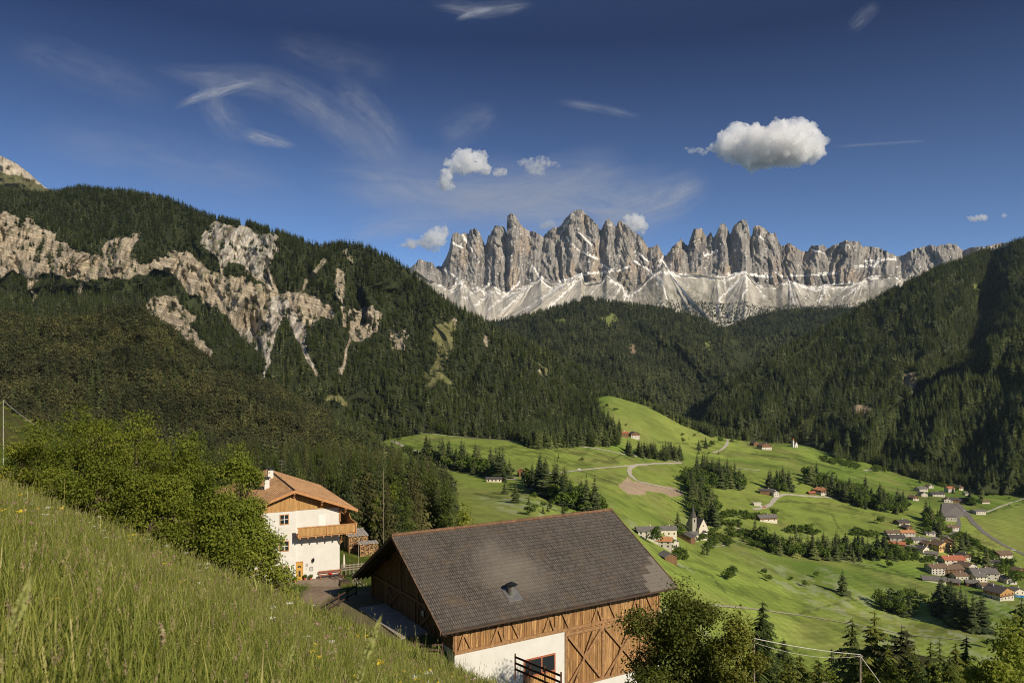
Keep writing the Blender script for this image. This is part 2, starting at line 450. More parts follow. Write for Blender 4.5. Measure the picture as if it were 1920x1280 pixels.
# --- main left mountain with its cliffs
crestM = [(-300,330,2300),(-100,342,2250),(0,352,2200),(80,364,2200),(150,350,2150),(230,358,2100),(320,374,2050),(400,412,2000),(460,424,1980),(520,437,1950),(600,462,1900),
 (640,455,1880),(690,462,1850),(740,487,1830),(780,517,1800),(820,552,1780),(870,583,1760),(900,598,1750),(950,627,1740),(1000,648,1730),(1060,677,1730),(1120,707,1740),(1170,742,1750),(1220,768,1760),(1280,800,1780),(1340,822,1800),(1440,845,1800)]
M_rows = [
 row([(-300,700,1130),(0,700,1130),(200,690,1130),(400,760,1130),(500,790,1130),(600,830,1130),(700,850,1120),(800,818,1105),(900,824,1105),(1000,832,1110),(1060,838,1120),(1110,838,1350),(1150,800,1530),(1200,790,1560),(1340,845,1620),(1440,855,1650)]),
 row([(-300,560,1350),(0,590,1350),(200,585,1350),(400,672,1350),(500,697,1350),(600,730,1340),(700,752,1330),(800,752,1330),(900,762,1330),(1000,775,1340),(1100,775,1450),(1200,788,1620),(1340,838,1680),(1440,850,1700)]),
 row([(-300,540,1560),(0,560,1560),(150,560,1560),(300,575,1560),(400,600,1560),(500,632,1560),(600,620,1550),(700,650,1540),(800,660,1530),(900,690,1530),(1000,717,1540),(1100,738,1600),(1200,776,1680),(1340,830,1720),(1440,848,1730)]),
 row([(-300,430,1680),(0,408,1680),(80,430,1680),(160,470,1680),(260,440,1700),(330,470,1700),(400,418,1800),(470,424,1820),(520,450,1800),(600,520,1700),(700,580,1660),(800,590,1650),(900,635,1650),(1000,672,1650),(1100,712,1680),(1200,770,1730),(1340,826,1760),(1440,846,1770)]),
 row(crestM),
 row([(p[0], p[1] + 90, p[2] + 500) for p in crestM])]
M = Sheet("mountain", -300, 1440, 1.8, M_rows, [36, 56, 100, 60, 12], blur=9, rowsm=6)
ROCK = [  # bare cliffs and gullies, as outlines seen from the camera
 [(-40,392),(20,402),(60,415),(95,435),(120,455),(150,472),(190,478),(190,465),(215,450),(262,437),(258,455),(248,470),(262,495),(285,492),(300,482),(325,470),(350,473),(370,485),(385,500),(415,512),(460,520),(500,540),(520,548),(560,548),(600,560),(632,580),(618,595),(595,600),(588,612),(575,602),(568,610),(578,660),(560,640),(548,610),(530,588),(520,610),(505,650),(500,682),(490,665),(470,640),(440,610),(425,592),(400,580),(375,565),(350,545),(320,512),(290,508),(240,525),(200,522),(170,522),(150,545),(138,575),(146,522),(100,512),(66,520),(62,570),(50,520),(20,510),(-40,530)],
 [(275,562),(325,553),(345,580),(365,600),(355,612),(385,640),(405,680),(415,705),(385,690),(350,670),(330,640),(285,615),(278,600)],
 [(375,440),(385,425),(405,417),(430,425),(445,422),(480,433),(518,440),(520,465),(505,490),(500,510),(515,548),(490,527),(470,512),(450,497),(430,492),(418,512),(410,490),(395,475),(380,460)],
 [(650,585),(705,572),(718,590),(700,620),(680,640),(655,640)],
 [(735,612),(765,620),(756,660),(735,655)],
 [(632,505),(642,500),(650,520),(646,560),(640,575),(630,560),(625,530)],
 [(648,465),(658,470),(660,495),(650,490)], [(850,598),(862,604),(858,616),(848,612)], [(1010,682),(1024,690),(1020,706),(1008,698)], [(905,628),(918,636),(910,650)],
]
GUL = [[(500,500),(520,550),(530,585),(515,620),(503,680),(490,715)],[(535,585),(565,640),(575,665),(592,700)],[(430,600),(470,640),(498,668)],[(560,552),(585,515),(610,488)],[(412,470),(418,520)],[(655,640),(640,700)],[(640,560),(648,610)]]
def rockmask(px, py):
    nx = (fbm(px * 0.06, py * 0.06, 4, 41) - 0.5) * 22; ny = (fbm(px * 0.06, py * 0.06, 4, 47) - 0.5) * 20
    m = np.zeros(np.shape(px), bool)
    for q in ROCK: m |= inpoly(px + nx, py + ny, q)
    for g in GUL: m |= seg_dist(px + nx * 0.5, py + ny * 0.3, g) < 3.2 + nx * .12
    return m
CLEAR = [[(812,610),(850,600),(848,640),(830,700),(850,720),(800,715),(815,670)],[(795,700),(840,712),(800,735)],[(1010,680),(1030,690),(1028,705),(1012,700)],[(600,745),(640,740),(650,760)]]
def clearmask(px, py):
    nx = (fbm(px * 0.05, py * 0.05, 3, 51) - 0.5) * 24
    m = np.zeros(np.shape(px), bool)
    for q in CLEAR: m |= inpoly(px + nx, py + nx, q)
    return m
_wx = M.PX[None, :] + (fbm(M.PX[None, :] * .012, M.PY * .012, 3, 62) - .5) * 120
_rg = .55 * ridged(_wx * 0.012 + M.PY * 0.004, M.PY * 0.005, 3, 61) + .45 * fbm(_wx * .02, M.PY * .016, 3, 65)
live = smooth(0.3, 1.0, M.RI) * (1 - smooth(3.6, 4.0, M.RI) * 0.6)
M.push(-(_rg - 0.5) * 230 * live)
rk = rockmask(np.repeat(M.PX[None], M.Y.shape[0], 0), M.PY)
dip = M.PY - 0.28 * M.PX
gy = inpoly(np.repeat(M.PX[None], M.Y.shape[0], 0), M.PY, ROCK[2])
_px = np.repeat(M.PX[None], M.Y.shape[0], 0)
def facets(c, lo_, hi_, seed, n=400):
    g_ = np.cumsum(np.random.default_rng(seed).uniform(lo_, hi_, n)) - 420.0
    k_ = np.clip(np.searchsorted(g_, c) - 1, 0, n - 2); w_ = g_[k_ + 1] - g_[k_]; u_ = np.clip((c - g_[k_]) / w_, 0, 1); p_ = .3 + .4 * vnoise(k_ * 1.9, k_ * 0, 4)
    return np.minimum(u_ / p_, (1 - u_) / (1 - p_)) * w_
_f = facets(_px + (M.PY - 500) * .35 * np.sin(_px * .012) + (fbm(_px * .03, M.PY * .04, 3, 68) - .5) * 30, 12, 42, 21) * .75 + facets(_px - (M.PY - 500) * .3 + (fbm(_px * .06, M.PY * .06, 3, 69) - .5) * 14, 4, 12, 22) * .8
_f = _f + facets((M.PY - .28 * _px) * 1.0 + (fbm(_px * .02, M.PY * .02, 3, 70) - .5) * 20, 4, 11, 23) * .30
M.push((-(_f - 12) * .85 - (fbm(M.PX[None] * 0.02, M.PY * 0.02, 2, 63, .45) - 0.5) * 30 - gy * (fbm(M.PX[None] * .05 + M.PY * .03, M.PY * .012, 3, 66) - .5) * 60) * smooth(0, 1, rk))

# --- right mountain: rear spur and front spur
crestR = [(1310,815,1750),(1345,745,1900),(1400,698,2100),(1450,664,2200),(1500,638,2300),(1600,582,2500),(1700,528,2600),(1750,505,2650),(1800,488,2700),(1850,468,2750),(1920,446,2800),(2050,400,2900),(2300,370,3000)]
R1_rows = [
 row([(1310,850,1600),(1500,832,1600),(1620,862,1550),(1700,900,1550),(2300,930,1550)]),
 row([(1310,838,1680),(1345,790,1750),(1400,770,1780),(1500,755,1800),(1600,745,1820),(1700,740,1850),(1800,700,1900),(1920,660,2000),(2300,640,2000)]),
 row([(1310,826,1720),(1345,765,1830),(1400,730,1950),(1500,690,2080),(1600,655,2180),(1700,620,2250),(1800,580,2350),(1920,540,2450),(2300,500,2500)]),
 row(crestR), row([(p[0], p[1] + 80, p[2] + 500) for p in crestR])]
R1 = Sheet("mountain", 1310, 2300, 3.5, R1_rows, [34, 34, 40, 10], blur=6, rowsm=5)
pxg = np.repeat(R1.PX[None], R1.Y.shape[0], 0)
ravx = np.interp(R1.PY, [440, 520, 600, 650, 740, 800], [1845, 1838, 1830, 1815, 1730, 1640])
R1.push((np.exp(-((pxg - ravx - 12) / 34) ** 2) * 260 - (.5 * ridged(pxg * 0.007 + R1.PY * 0.010, R1.PY * 0.004, 3, 71) + .5 * fbm(pxg * .014 + R1.PY * .01, R1.PY * .012, 4, 72) - 0.5) * 560 - (fbm(pxg * .035, R1.PY * .035, 3, 74) - .5) * 130 * smooth(0.1, 0.8, R1.RI) * (1 - smooth(2.6, 3, R1.RI))) * 0.8)
crestR2 = [(1560,850,1480),(1632,790,1560),(1684,774,1600),(1752,726,1680),(1821,677,1740),(1855,636,1780),(1920,612,1800),(2000,560,1850),(2300,520,1900)]
R2_rows = [
 row([(1560,890,1440),(1620,878,1420),(1700,905,1380),(1800,925,1330),(1920,925,1300),(2300,930,1280)]),
 row([(1560,870,1460),(1620,840,1490),(1700,838,1480),(1800,830,1460),(1920,800,1450),(2300,780,1430)]),
 row(crestR2), row([(p[0] , p[1] + 120, p[2] + 200) for p in crestR2])]
R2 = Sheet("mountain", 1560, 2300, 3.5, R2_rows, [34, 40, 10], blur=5, rowsm=4)
pxg2 = np.repeat(R2.PX[None], R2.Y.shape[0], 0)
R2.push(-(fbm(pxg2 * 0.014 + R2.PY * 0.008, R2.PY * 0.012, 4, 77) - 0.5) * 230 - (fbm(pxg2 * .04, R2.PY * .04, 3, 79) - .5) * 80 * smooth(0.1, 0.8, R2.RI))

# --- wooded hills under the peaks
crestH = [(820,640,3100),(880,618,3200),(930,604,3300),(1000,590,3350),(1060,571,3400),(1100,557,3400),(1150,566,3450),(1200,572,3500),(1260,581,3500),(1320,597,3500),(1370,622,3400),(1400,660,3200),(1420,700,3000),(1480,760,2600)]
H1_rows = [
 row([(820,720,1900),(1000,740,1900),(1200,810,1900),(1340,830,1900),(1480,830,1900)]),
 row([(820,690,2400),(1000,680,2300),(1200,720,2200),(1300,750,2200),(1400,770,2200),(1480,800,2200)]),
 row([(820,660,2800),(1000,630,2850),(1100,620,2900),(1200,640,2900),(1300,665,2850),(1400,710,2700),(1480,780,2400)]),
 row(crestH), row([(p[0], p[1] + 60, p[2] + 500) for p in crestH])]
H1 = Sheet("hill", 820, 1480, 3.0, H1_rows, [24, 30, 34, 8], blur=5, rowsm=4)
ph = np.repeat(H1.PX[None], H1.Y.shape[0], 0)
H1.push(-(.45 * ridged(ph * 0.008 - H1.PY * 0.006, H1.PY * 0.004, 3, 81) + .55 * fbm(ph * .014 - H1.PY * .01, H1.PY * .014, 4, 83) - 0.5) * 620 * smooth(0.1, 0.8, H1.RI) * (1 - smooth(2.7, 3, H1.RI) * 0.5))
crestH2 = [(1280,640,4600),(1330,622,4600),(1370,612,4500),(1390,600,4500),(1450,584,4500),(1520,576,4500),(1600,578,4500),(1700,580,4500),(1900,590,4500)]
H2_rows = [row([(1280,780,2700),(1600,760,2700),(1900,760,2700)]),
 row([(1280,720,3300),(1400,700,3300),(1500,680,3400),(1900,680,3400)]),
 row(crestH2), row([(p[0], p[1] + 40, p[2] + 500) for p in crestH2])]
H2 = Sheet("hill", 1280, 1900, 4.0, H2_rows, [24, 34, 6], blur=4, rowsm=4)
ph2 = np.repeat(H2.PX[None], H2.Y.shape[0], 0)
H2.push(-(fbm(ph2 * 0.016 + H2.PY * 0.01, H2.PY * 0.012, 4, 87) - 0.5) * 620 * smooth(0.1, 0.8, H2.RI))

# --- bare summit behind the left mountain
A_rows = [row([(-300,420,3300),(200,420,3300)]), row([(-300,215,3500),(-100,255,3500),(5,294,3500),(30,306,3500),(55,325,3500),(85,352,3500),(140,372,3500),(200,390,3500)]),
          row([(-300,300,4200),(200,420,4200)])]
A = Sheet("peak", -300, 200, 2.5, A_rows, [50, 8], blur=1)
pa = np.repeat(A.PX[None], A.Y.shape[0], 0)
A.push(-(ridged(pa * 0.05, A.PY * 0.05, 5, 91) - 0.5) * 120)

# --- the rock towers
z3 = [(75,500),(85,450),(105,445),(150,462),(190,465),(215,500),(240,490),(260,500),(290,440),(315,380),(330,300),(345,260),(370,255),(400,265),(440,255),(455,272),(465,235),(500,222),(530,245),(550,290),(560,310),(572,345),(585,330),(595,285),(610,270),(625,240),(645,205),(675,203),(700,215),(718,225),(730,262),(733,140),(742,125),(760,118),(790,122),(805,150),(815,170),(850,215),(890,240),(940,250),(990,290),(1005,270),(1030,245),(1060,220),(1090,212),(1110,215),(1140,170),(1165,140),(1190,115),(1215,98),(1240,88),(1275,92),(1300,120),(1345,160),(1385,200),(1400,240),(1420,215),(1440,170),(1465,155),(1500,190),(1520,215),(1530,175),(1550,165),(1580,195),(1640,240),(1700,285),(1730,330),(1745,360),(1770,365),(1800,345),(1815,340),(1840,380),(1860,420)]
z4 = [(0,250),(20,260),(45,330),(60,320),(100,265),(150,218),(175,245),(190,260),(205,215),(225,160),(250,156),(275,152),(290,190),(305,205),(318,190),(330,180),(345,210),(360,185),(385,130),(400,126),(415,128),(435,170),(445,190),(470,135),(490,115),(510,105),(540,105),(555,140),(565,200),(578,200),(585,140),(620,138),(660,160),(690,185),(715,182),(740,240),(755,265),(800,240),(830,260),(885,295),(910,290),(925,265),(940,258),(1010,252),(1030,275),(1060,260),(1130,228),(1220,235),(1240,262),(1320,265),(1380,290),(1440,320),(1470,320),(1550,275),(1640,255),(1680,262),(1760,245),(1800,250),(1840,285),(1900,268),(1980,262),(2080,240),(2200,230),(2700,250)]
SKY = [(700, 560), (760, 545)] + [(760 + x / 3.84, 370 + y / 3.84) for x, y in z3] + [(1230 + x / 3.2, 380 + y / 3.2) for x, y in z4 if 1230 + x / 3.2 > 1245]
base3 = [(75,520),(180,600),(230,620),(300,650),(350,640),(400,600),(450,650),(520,630),(570,680),(640,640),(700,690),(850,650),(950,600),(980,570),(1040,620),(1120,620),(1270,555),(1290,620),(1420,600),(1450,560),(1560,640),(1600,690),(1700,640),(1780,560),(1860,500)]
base4 = [(20,360),(60,400),(150,430),(260,425),(420,450),(540,415),(560,440),(600,490),(720,500),(760,470),(830,470),(900,500),(1120,485),(1200,480),(1290,440),(1440,430),(1480,460),(1560,450),(1900,430),(2700,420)]
BASE = [(700, 570)] + [(760 + x / 3.84, 370 + y / 3.84) for x, y in base3] + [(1230 + x / 3.2, 380 + y / 3.2) for x, y in base4 if 1230 + x / 3.2 > 1246]
sk = np.array(SKY); sk = sk[np.argsort(sk[:, 0])]; bs = np.array(BASE); bs = bs[np.argsort(bs[:, 0])]
def g_sky(PX):
    py = np.interp(PX, sk[:, 0], sk[:, 1]); py = py + (fbm(PX * 0.35, PX * 0 + 3, 3, 101) - 0.5) * 5
    b = np.interp(PX, bs[:, 0], bs[:, 1]); py = np.minimum(py, b - 12)
    D = np.full(PX.shape, 6950.0); return D, (YH - py) / F * D
def g_base(PX):
    py = np.interp(PX, bs[:, 0], bs[:, 1]); D = np.full(PX.shape, 6500.0); return D, (YH - py) / F * D
def g_back(PX):
    D, Z = g_sky(PX); return D + 420, Z * 0.55
G_rows = [row([(700,700,3900),(1900,700,3900)]), row([(700,615,5600),(1400,625,5600),(1900,600,5600)]), g_base, g_sky, g_back]
G = Sheet("peaks", 700, 1990, 1.25, G_rows, [6, 90, 170, 10], blur=0)
pg = np.repeat(G.PX[None], G.Y.shape[0], 0); gpy = G.PY.copy()
cl = smooth(1.97, 2.06, G.RI) * (1 - smooth(3.02, 3.4, G.RI)); tt = np.clip(G.RI - 2, 0, 1)
gul = np.array([783, 820, 873, 909, 950, 990, 1018, 1049, 1090, 1125, 1156, 1196, 1214, 1244, 1289, 1331, 1369, 1409, 1440, 1466, 1507, 1552, 1625, 1689, 1740, 1805, 1870, 1990], float)
wob = pg + (fbm(pg * 0.02, gpy * 0.03, 3, 103) - 0.5) * 22
k = np.clip(np.searchsorted(gul, wob) - 1, 0, len(gul) - 2)
u = np.clip((wob - gul[k]) / (gul[k + 1] - gul[k]), 0, 1)
wid = (gul[k + 1] - gul[k])
k_tri = .34 + .32 * vnoise(k * 1.7, k * 0, 3)
bulge = np.minimum(u / k_tri, (1 - u) / (1 - k_tri)) * wid * 4.86 * .60 * (.45 + .55 * tt)
lean_ = pg + (gpy - 460) * (.35 * np.sin(pg * .016 + 1) + .22 * np.sin(pg * .06)) + (fbm(pg * .02, gpy * .03, 3, 104) - .5) * 40
g2 = np.cumsum(np.random.default_rng(12).uniform(10, 30, 110)) + 640.0
k2 = np.clip(np.searchsorted(g2, lean_) - 1, 0, len(g2) - 2); u2 = np.clip((lean_ - g2[k2]) / (g2[k2 + 1] - g2[k2]), 0, 1)
t2 = .3 + .4 * vnoise(k2 * 2.3, k2 * 0, 7); bulge = bulge + np.minimum(u2 / t2, (1 - u2) / (1 - t2)) * (g2[k2 + 1] - g2[k2]) * 4.86 * .50 - 40
lean3 = pg - (gpy - 460) * (.30 * np.sin(pg * .021 + 2) + .15) + (fbm(pg * .05, gpy * .05, 3, 114) - .5) * 16
g3 = np.cumsum(np.random.default_rng(13).uniform(4, 11, 260)) + 640.0
k3 = np.clip(np.searchsorted(g3, lean3) - 1, 0, len(g3) - 2); u3 = np.clip((lean3 - g3[k3]) / (g3[k3 + 1] - g3[k3]), 0, 1)
bulge = bulge + (.5 - np.abs(u3 - .5)) * (g3[k3 + 1] - g3[k3]) * 4.86 * .8
rib = (fbm(pg * .03, gpy * 0.03, 3, 105, 0.5) - 0.5) * 150 + (ridged(pg * .22 + gpy * .05, gpy * .12, 3, 108) - .5) * 30
strat = (fbm(pg * 0.02, gpy * 0.08, 2, 109) - 0.5) * 30
G.push(-(bulge - 60 + rib + strat) * cl)
FANS = [(922,543,-.1,.95),(868,530,.5,.6),(1000,528,-1.1,.6),(1092,514,-1.35,.75),(1190,500,-.3,.9),(1255,512,.9,.55),(1345,519,.1,.4),(1398,510,0,.85),(1480,516,.5,.6),(1545,532,0,.6),(1625,505,-.6,.7),(1700,512,-.5,.6),(960,555,.6,.5)]
def fan_field(px, py):
    h = np.zeros(px.shape); ang = px * .03
    for ax, ay, lean, half in FANS:
        dy = np.maximum(py - ay, 0.01); a = (px - ax) / dy - lean; q = np.clip(half - np.abs(a), 0, None) * np.minimum(dy, 60)
        better = q > h; ang = np.where(better, a * 5 + ax, ang); h = np.maximum(h, q)
    return h, ang
fh_, fa_ = fan_field(pg, gpy)
fan = fh_ * 4.2 + (fbm(fa_ * 2.5, gpy * 0.01, 3, 113) - 0.5) * 40 + (fbm(pg * .03, gpy * .03, 3, 114) - .5) * 120 - 60
G.push(-fan * smooth(1.0, 1.3, G.RI) * (1 - smooth(1.93, 2.0, G.RI)))

# --- colours
def lerp(a, b, t): return a + (b - a) * t
def C3(*c): return np.array(c, float)
def col_V(s):
    px = np.repeat(s.PX[None], s.Y.shape[0], 0); X, Y = s.X, s.Y
    n1 = fbm(X * 0.004, Y * 0.004, 4, 121); n2 = fbm(X * 0.02, Y * 0.02, 4, 122); n3 = fbm(X * 0.08, Y * 0.05, 4, 123)
    c = lerp(C3(.125, .185, .032), C3(.205, .255, .050), smooth(.38, .62, n1)[..., None])
    c = lerp(c, C3(.21, .21, .065), (smooth(.5, .72, n2) * .55)[..., None])
    c = lerp(c, C3(.060, .082, .020), (smooth(.52, .75, n3) * .35)[..., None])
    fieldn = np.floor(fbm(X * 0.0035 + .3, Y * 0.0045, 2, 127) * 9) / 9       # fields mown at different times
    c = c * (0.80 + .55 * vnoise(fieldn * 37.0, fieldn * 11.0, 5))[..., None]
    c = c * (1 + .16 * np.sin(X * .55 + Y * .25 + 6 * n1) * smooth(.5, .6, vnoise(fieldn * 91.0, fieldn * 3.0, 9)))[..., None]
    c = lerp(c, C3(.06, .08, .02), (smooth(.62, .70, ridged(X * .010, Y * .014, 2, 128)) * smooth(.50, .62, n3) * .18)[..., None])
    lime = inpoly(px + 8 * (n3 - .5), s.PY, [(850,922),(905,926),(960,945),(1060,962),(1145,982),(1120,1010),(850,1010)]) | inpoly(px + 8 * (n3 - .5), s.PY, [(1145,735),(1205,757),(1285,795),(1345,822),(1335,845),(1270,850),(1170,842),(1135,790)]) | inpoly(px, s.PY, [(1838,975),(1870,955),(1930,938),(1930,1042),(1885,1015)])
    c = np.where(lime[..., None], c * .5 + C3(.22, .245, .06) * .5, c)
    dkp = inpoly(px + 20 * (n3 - .5), s.PY + 8 * (n2 - .5), [(870,832),(1000,838),(1120,845),(1170,870),(1090,873),(1000,855),(900,845)]); c = np.where((dkp & (n3 > .46))[..., None], c * .72, c)
    ln_ = np.full(px.shape, 1e9)
    for q_ in ([(1082,882),(1130,898),(1188,920)],[(1560,965),(1570,985),(1582,1000)],[(850,862),(905,884),(965,900)],[(1370,1015),(1440,1035),(1560,1050),(1700,1080)],[(1640,1058),(1740,1088)],[(1290,1130),(1400,1140)],[(1700,905),(1745,935)],[(1340,1188),(1480,1215),(1640,1240)],[(1500,1150),(1590,1125),(1700,1120)],[(1270,1060),(1330,1075),(1360,1110)],[(1150,860),(1180,845),(1240,828),(1330,835)],[(1410,850),(1500,862),(1600,885)],[(1850,962),(1925,940)],[(890,925),(1000,945),(1100,972)],[(1460,940),(1560,945),(1640,965)]): ln_ = np.minimum(ln_, seg_dist(px + 4 * (n2 - .5), s.PY + 6 * (n1 - .5), q_))
    c = lerp(c, C3(.055, .07, .02), ((ln_ < .9 + 1.2 * n3) * .6 * (n3 > .35))[..., None])
    # flower-strewn patches above the barn and on the slope
    w = smooth(.52, .62, fbm(X * 0.012, Y * 0.012, 3, 125)) * smooth(.5, .6, fbm(X * 0.15, Y * 0.1, 3, 126))
    c = lerp(c, C3(.34, .36, .22), (w * .6 * (1 - smooth(500, 950, Y)))[..., None])
    # bare earth above the loop of the farm track
    e = inpoly(px + 10 * (n2 - .5), s.PY + 8 * (n3 - .5), [(1160,912),(1178,893),(1186,900),(1215,907),(1255,913),(1283,925),(1262,931),(1215,918),(1212,926),(1180,925)])
    c[e] = C3(.36, .27, .18)
    e = inpoly(px + 10 * (n2 - .5), s.PY + 6 * (n3 - .5), [(790,851),(830,864),(870,872),(868,878),(830,871),(800,860)])
    c[e] = C3(.36, .31, .22)
    return c
GLADES = [([(1128,598),(1150,590),(1160,596),(1140,612)],0), ([(1178,640),(1190,645),(1192,662),(1180,660)],1), ([(1318,640),(1330,638),(1334,656),(1318,658)],0), ([(1040,600),(1062,598),(1058,606),(1040,606)],0), ([(1230,690),(1242,688),(1240,700)],0),
 ([(1696,698),(1712,695),(1722,712),(1716,730),(1700,738),(1692,720)],1), ([(1590,764),(1625,760),(1645,775),(1610,779)],1), ([(1620,667),(1700,669),(1690,675),(1640,675)],0), ([(1872,722),(1935,720),(1935,752),(1890,748)],0), ([(1820,535),(1838,540),(1832,548)],0), ([(1650,615),(1662,612),(1660,618)],1)]
def glade(px, py, which=None):
    nx = (fbm(px * .08, py * .08, 3, 55) - .5) * 16; m = np.zeros(np.shape(px), bool)
    for q, w_ in GLADES:
        if which is None or which == w_: m |= inpoly(px + nx, py + nx, q)
    return m
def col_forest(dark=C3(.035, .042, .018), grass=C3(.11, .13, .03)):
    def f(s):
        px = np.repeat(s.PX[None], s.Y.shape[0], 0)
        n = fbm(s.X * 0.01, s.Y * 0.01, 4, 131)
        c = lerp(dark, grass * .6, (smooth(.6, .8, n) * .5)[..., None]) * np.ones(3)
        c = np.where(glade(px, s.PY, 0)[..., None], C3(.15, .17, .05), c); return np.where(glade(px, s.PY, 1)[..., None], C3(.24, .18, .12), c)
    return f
def col_M(s):
    px = np.repeat(s.PX[None], s.Y.shape[0], 0)
    n = fbm(px * .05, s.PY * .05, 4, 133); n2 = fbm(px * .25, s.PY * .12, 4, 134)
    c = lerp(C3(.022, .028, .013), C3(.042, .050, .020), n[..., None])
    dip = s.PY - 0.28 * px
    bw_ = dip * 1.15 + 9 * fbm(px * .012, s.PY * .02, 3, 135); band = .5 + .3 * np.sin(bw_) + .2 * np.sin(bw_ * .37 + 1)
    rock = lerp(C3(.20, .165, .115), C3(.50, .425, .315), (0.65 * band + .35 * n2)[..., None])
    grey = lerp(C3(.24, .22, .19), C3(.56, .51, .43), smooth(.2, .8, fbm(px * .22 + s.PY * .10, s.PY * .05, 4, 138))[..., None])
    up = inpoly(px + (n - .5) * 20, s.PY, ROCK[2]) | inpoly(px, s.PY + (n - .5) * 20, [(505,560),(540,560),(620,700),(560,690),(480,720),(420,620),(500,600)])
    rock = np.where(up[..., None], grey, rock)
    crk = smooth(.60, .70, fbmv(px * .16 + s.PY * .06 + 4 * fbm(px * .02, s.PY * .03, 3, 139), s.PY * .035, 4, 140, .6))
    rock = lerp(rock, C3(.12, .10, .07), crk[..., None] * .75)
    rock = lerp(rock, C3(.20, .16, .11), smooth(.62, .76, fbm(px * .30 + s.PY * .05, s.PY * .06, 4, 136))[..., None] * .5)
    rock = lerp(rock, C3(.08, .09, .035), smooth(.60, .68, fbm(px * .09, s.PY * .12, 4, 137))[..., None] * .45)
    r = rockmask(px, s.PY)[..., None]; c = np.where(r, rock, c)
    c = np.where(clearmask(px, s.PY)[..., None], lerp(C3(.12, .13, .04), C3(.2, .18, .09), n2[..., None]), c)
    return c
def col_A(s):
    px = np.repeat(s.PX[None], s.Y.shape[0], 0); n = fbm(px * .12, s.PY * .12, 5, 141)
    line = np.interp(px, [-300, 0, 40, 90], [250, 325, 330, 352])
    return np.where((s.PY < line + (n - .5) * 16)[..., None], lerp(C3(.28, .24, .18), C3(.5, .44, .35), n[..., None]), lerp(C3(.07, .075, .03), C3(.13, .12, .06), n[..., None]))
SNOWL = [[(832,505),(850,515),(866,530)],[(842,545),(872,520)],[(905,545),(920,530)],[(930,540),(955,555)],[(950,555),(985,540)],[(1000,500),(1012,520),(1018,528),(1040,545)],[(1050,528),(1092,515),(1140,510),(1180,500)],[(1128,495),(1150,508)],
 [(1190,490),(1215,505),(1240,525),(1250,560)],[(1240,485),(1262,520),(1300,570)],[(1244,478),(1235,500)],[(1255,515),(1300,520),(1345,520),(1370,515),(1398,510)],[(1345,585),(1352,560),(1390,520),(1400,512),(1400,540),(1392,560)],[(1405,515),(1450,520)],
 [(1455,512),(1478,525),(1490,568)],[(1480,518),(1570,512)],[(1500,535),(1530,545),(1560,533),(1600,530)],[(1535,565),(1550,540)],[(1580,560),(1620,530)],[(1062,445),(1085,470),(1120,485)],[(848,455),(868,465)],[(1090,440),(1110,460)],[(1322,480),(1345,470)],[(1605,500),(1640,498),(1650,490)],[(1620,490),(1680,485)],[(1525,470),(1545,475)],[(868,440),(885,470)],[(1065,415),(1050,440)],[(1190,470),(1215,490)],[(1420,440),(1440,455)],
 [(845,550),(870,535)],[(870,560),(900,540)],[(890,575),(925,545)],[(915,580),(975,530)],[(940,585),(1010,525)],[(985,580),(1060,530)],[(1030,575),(1092,520)]]
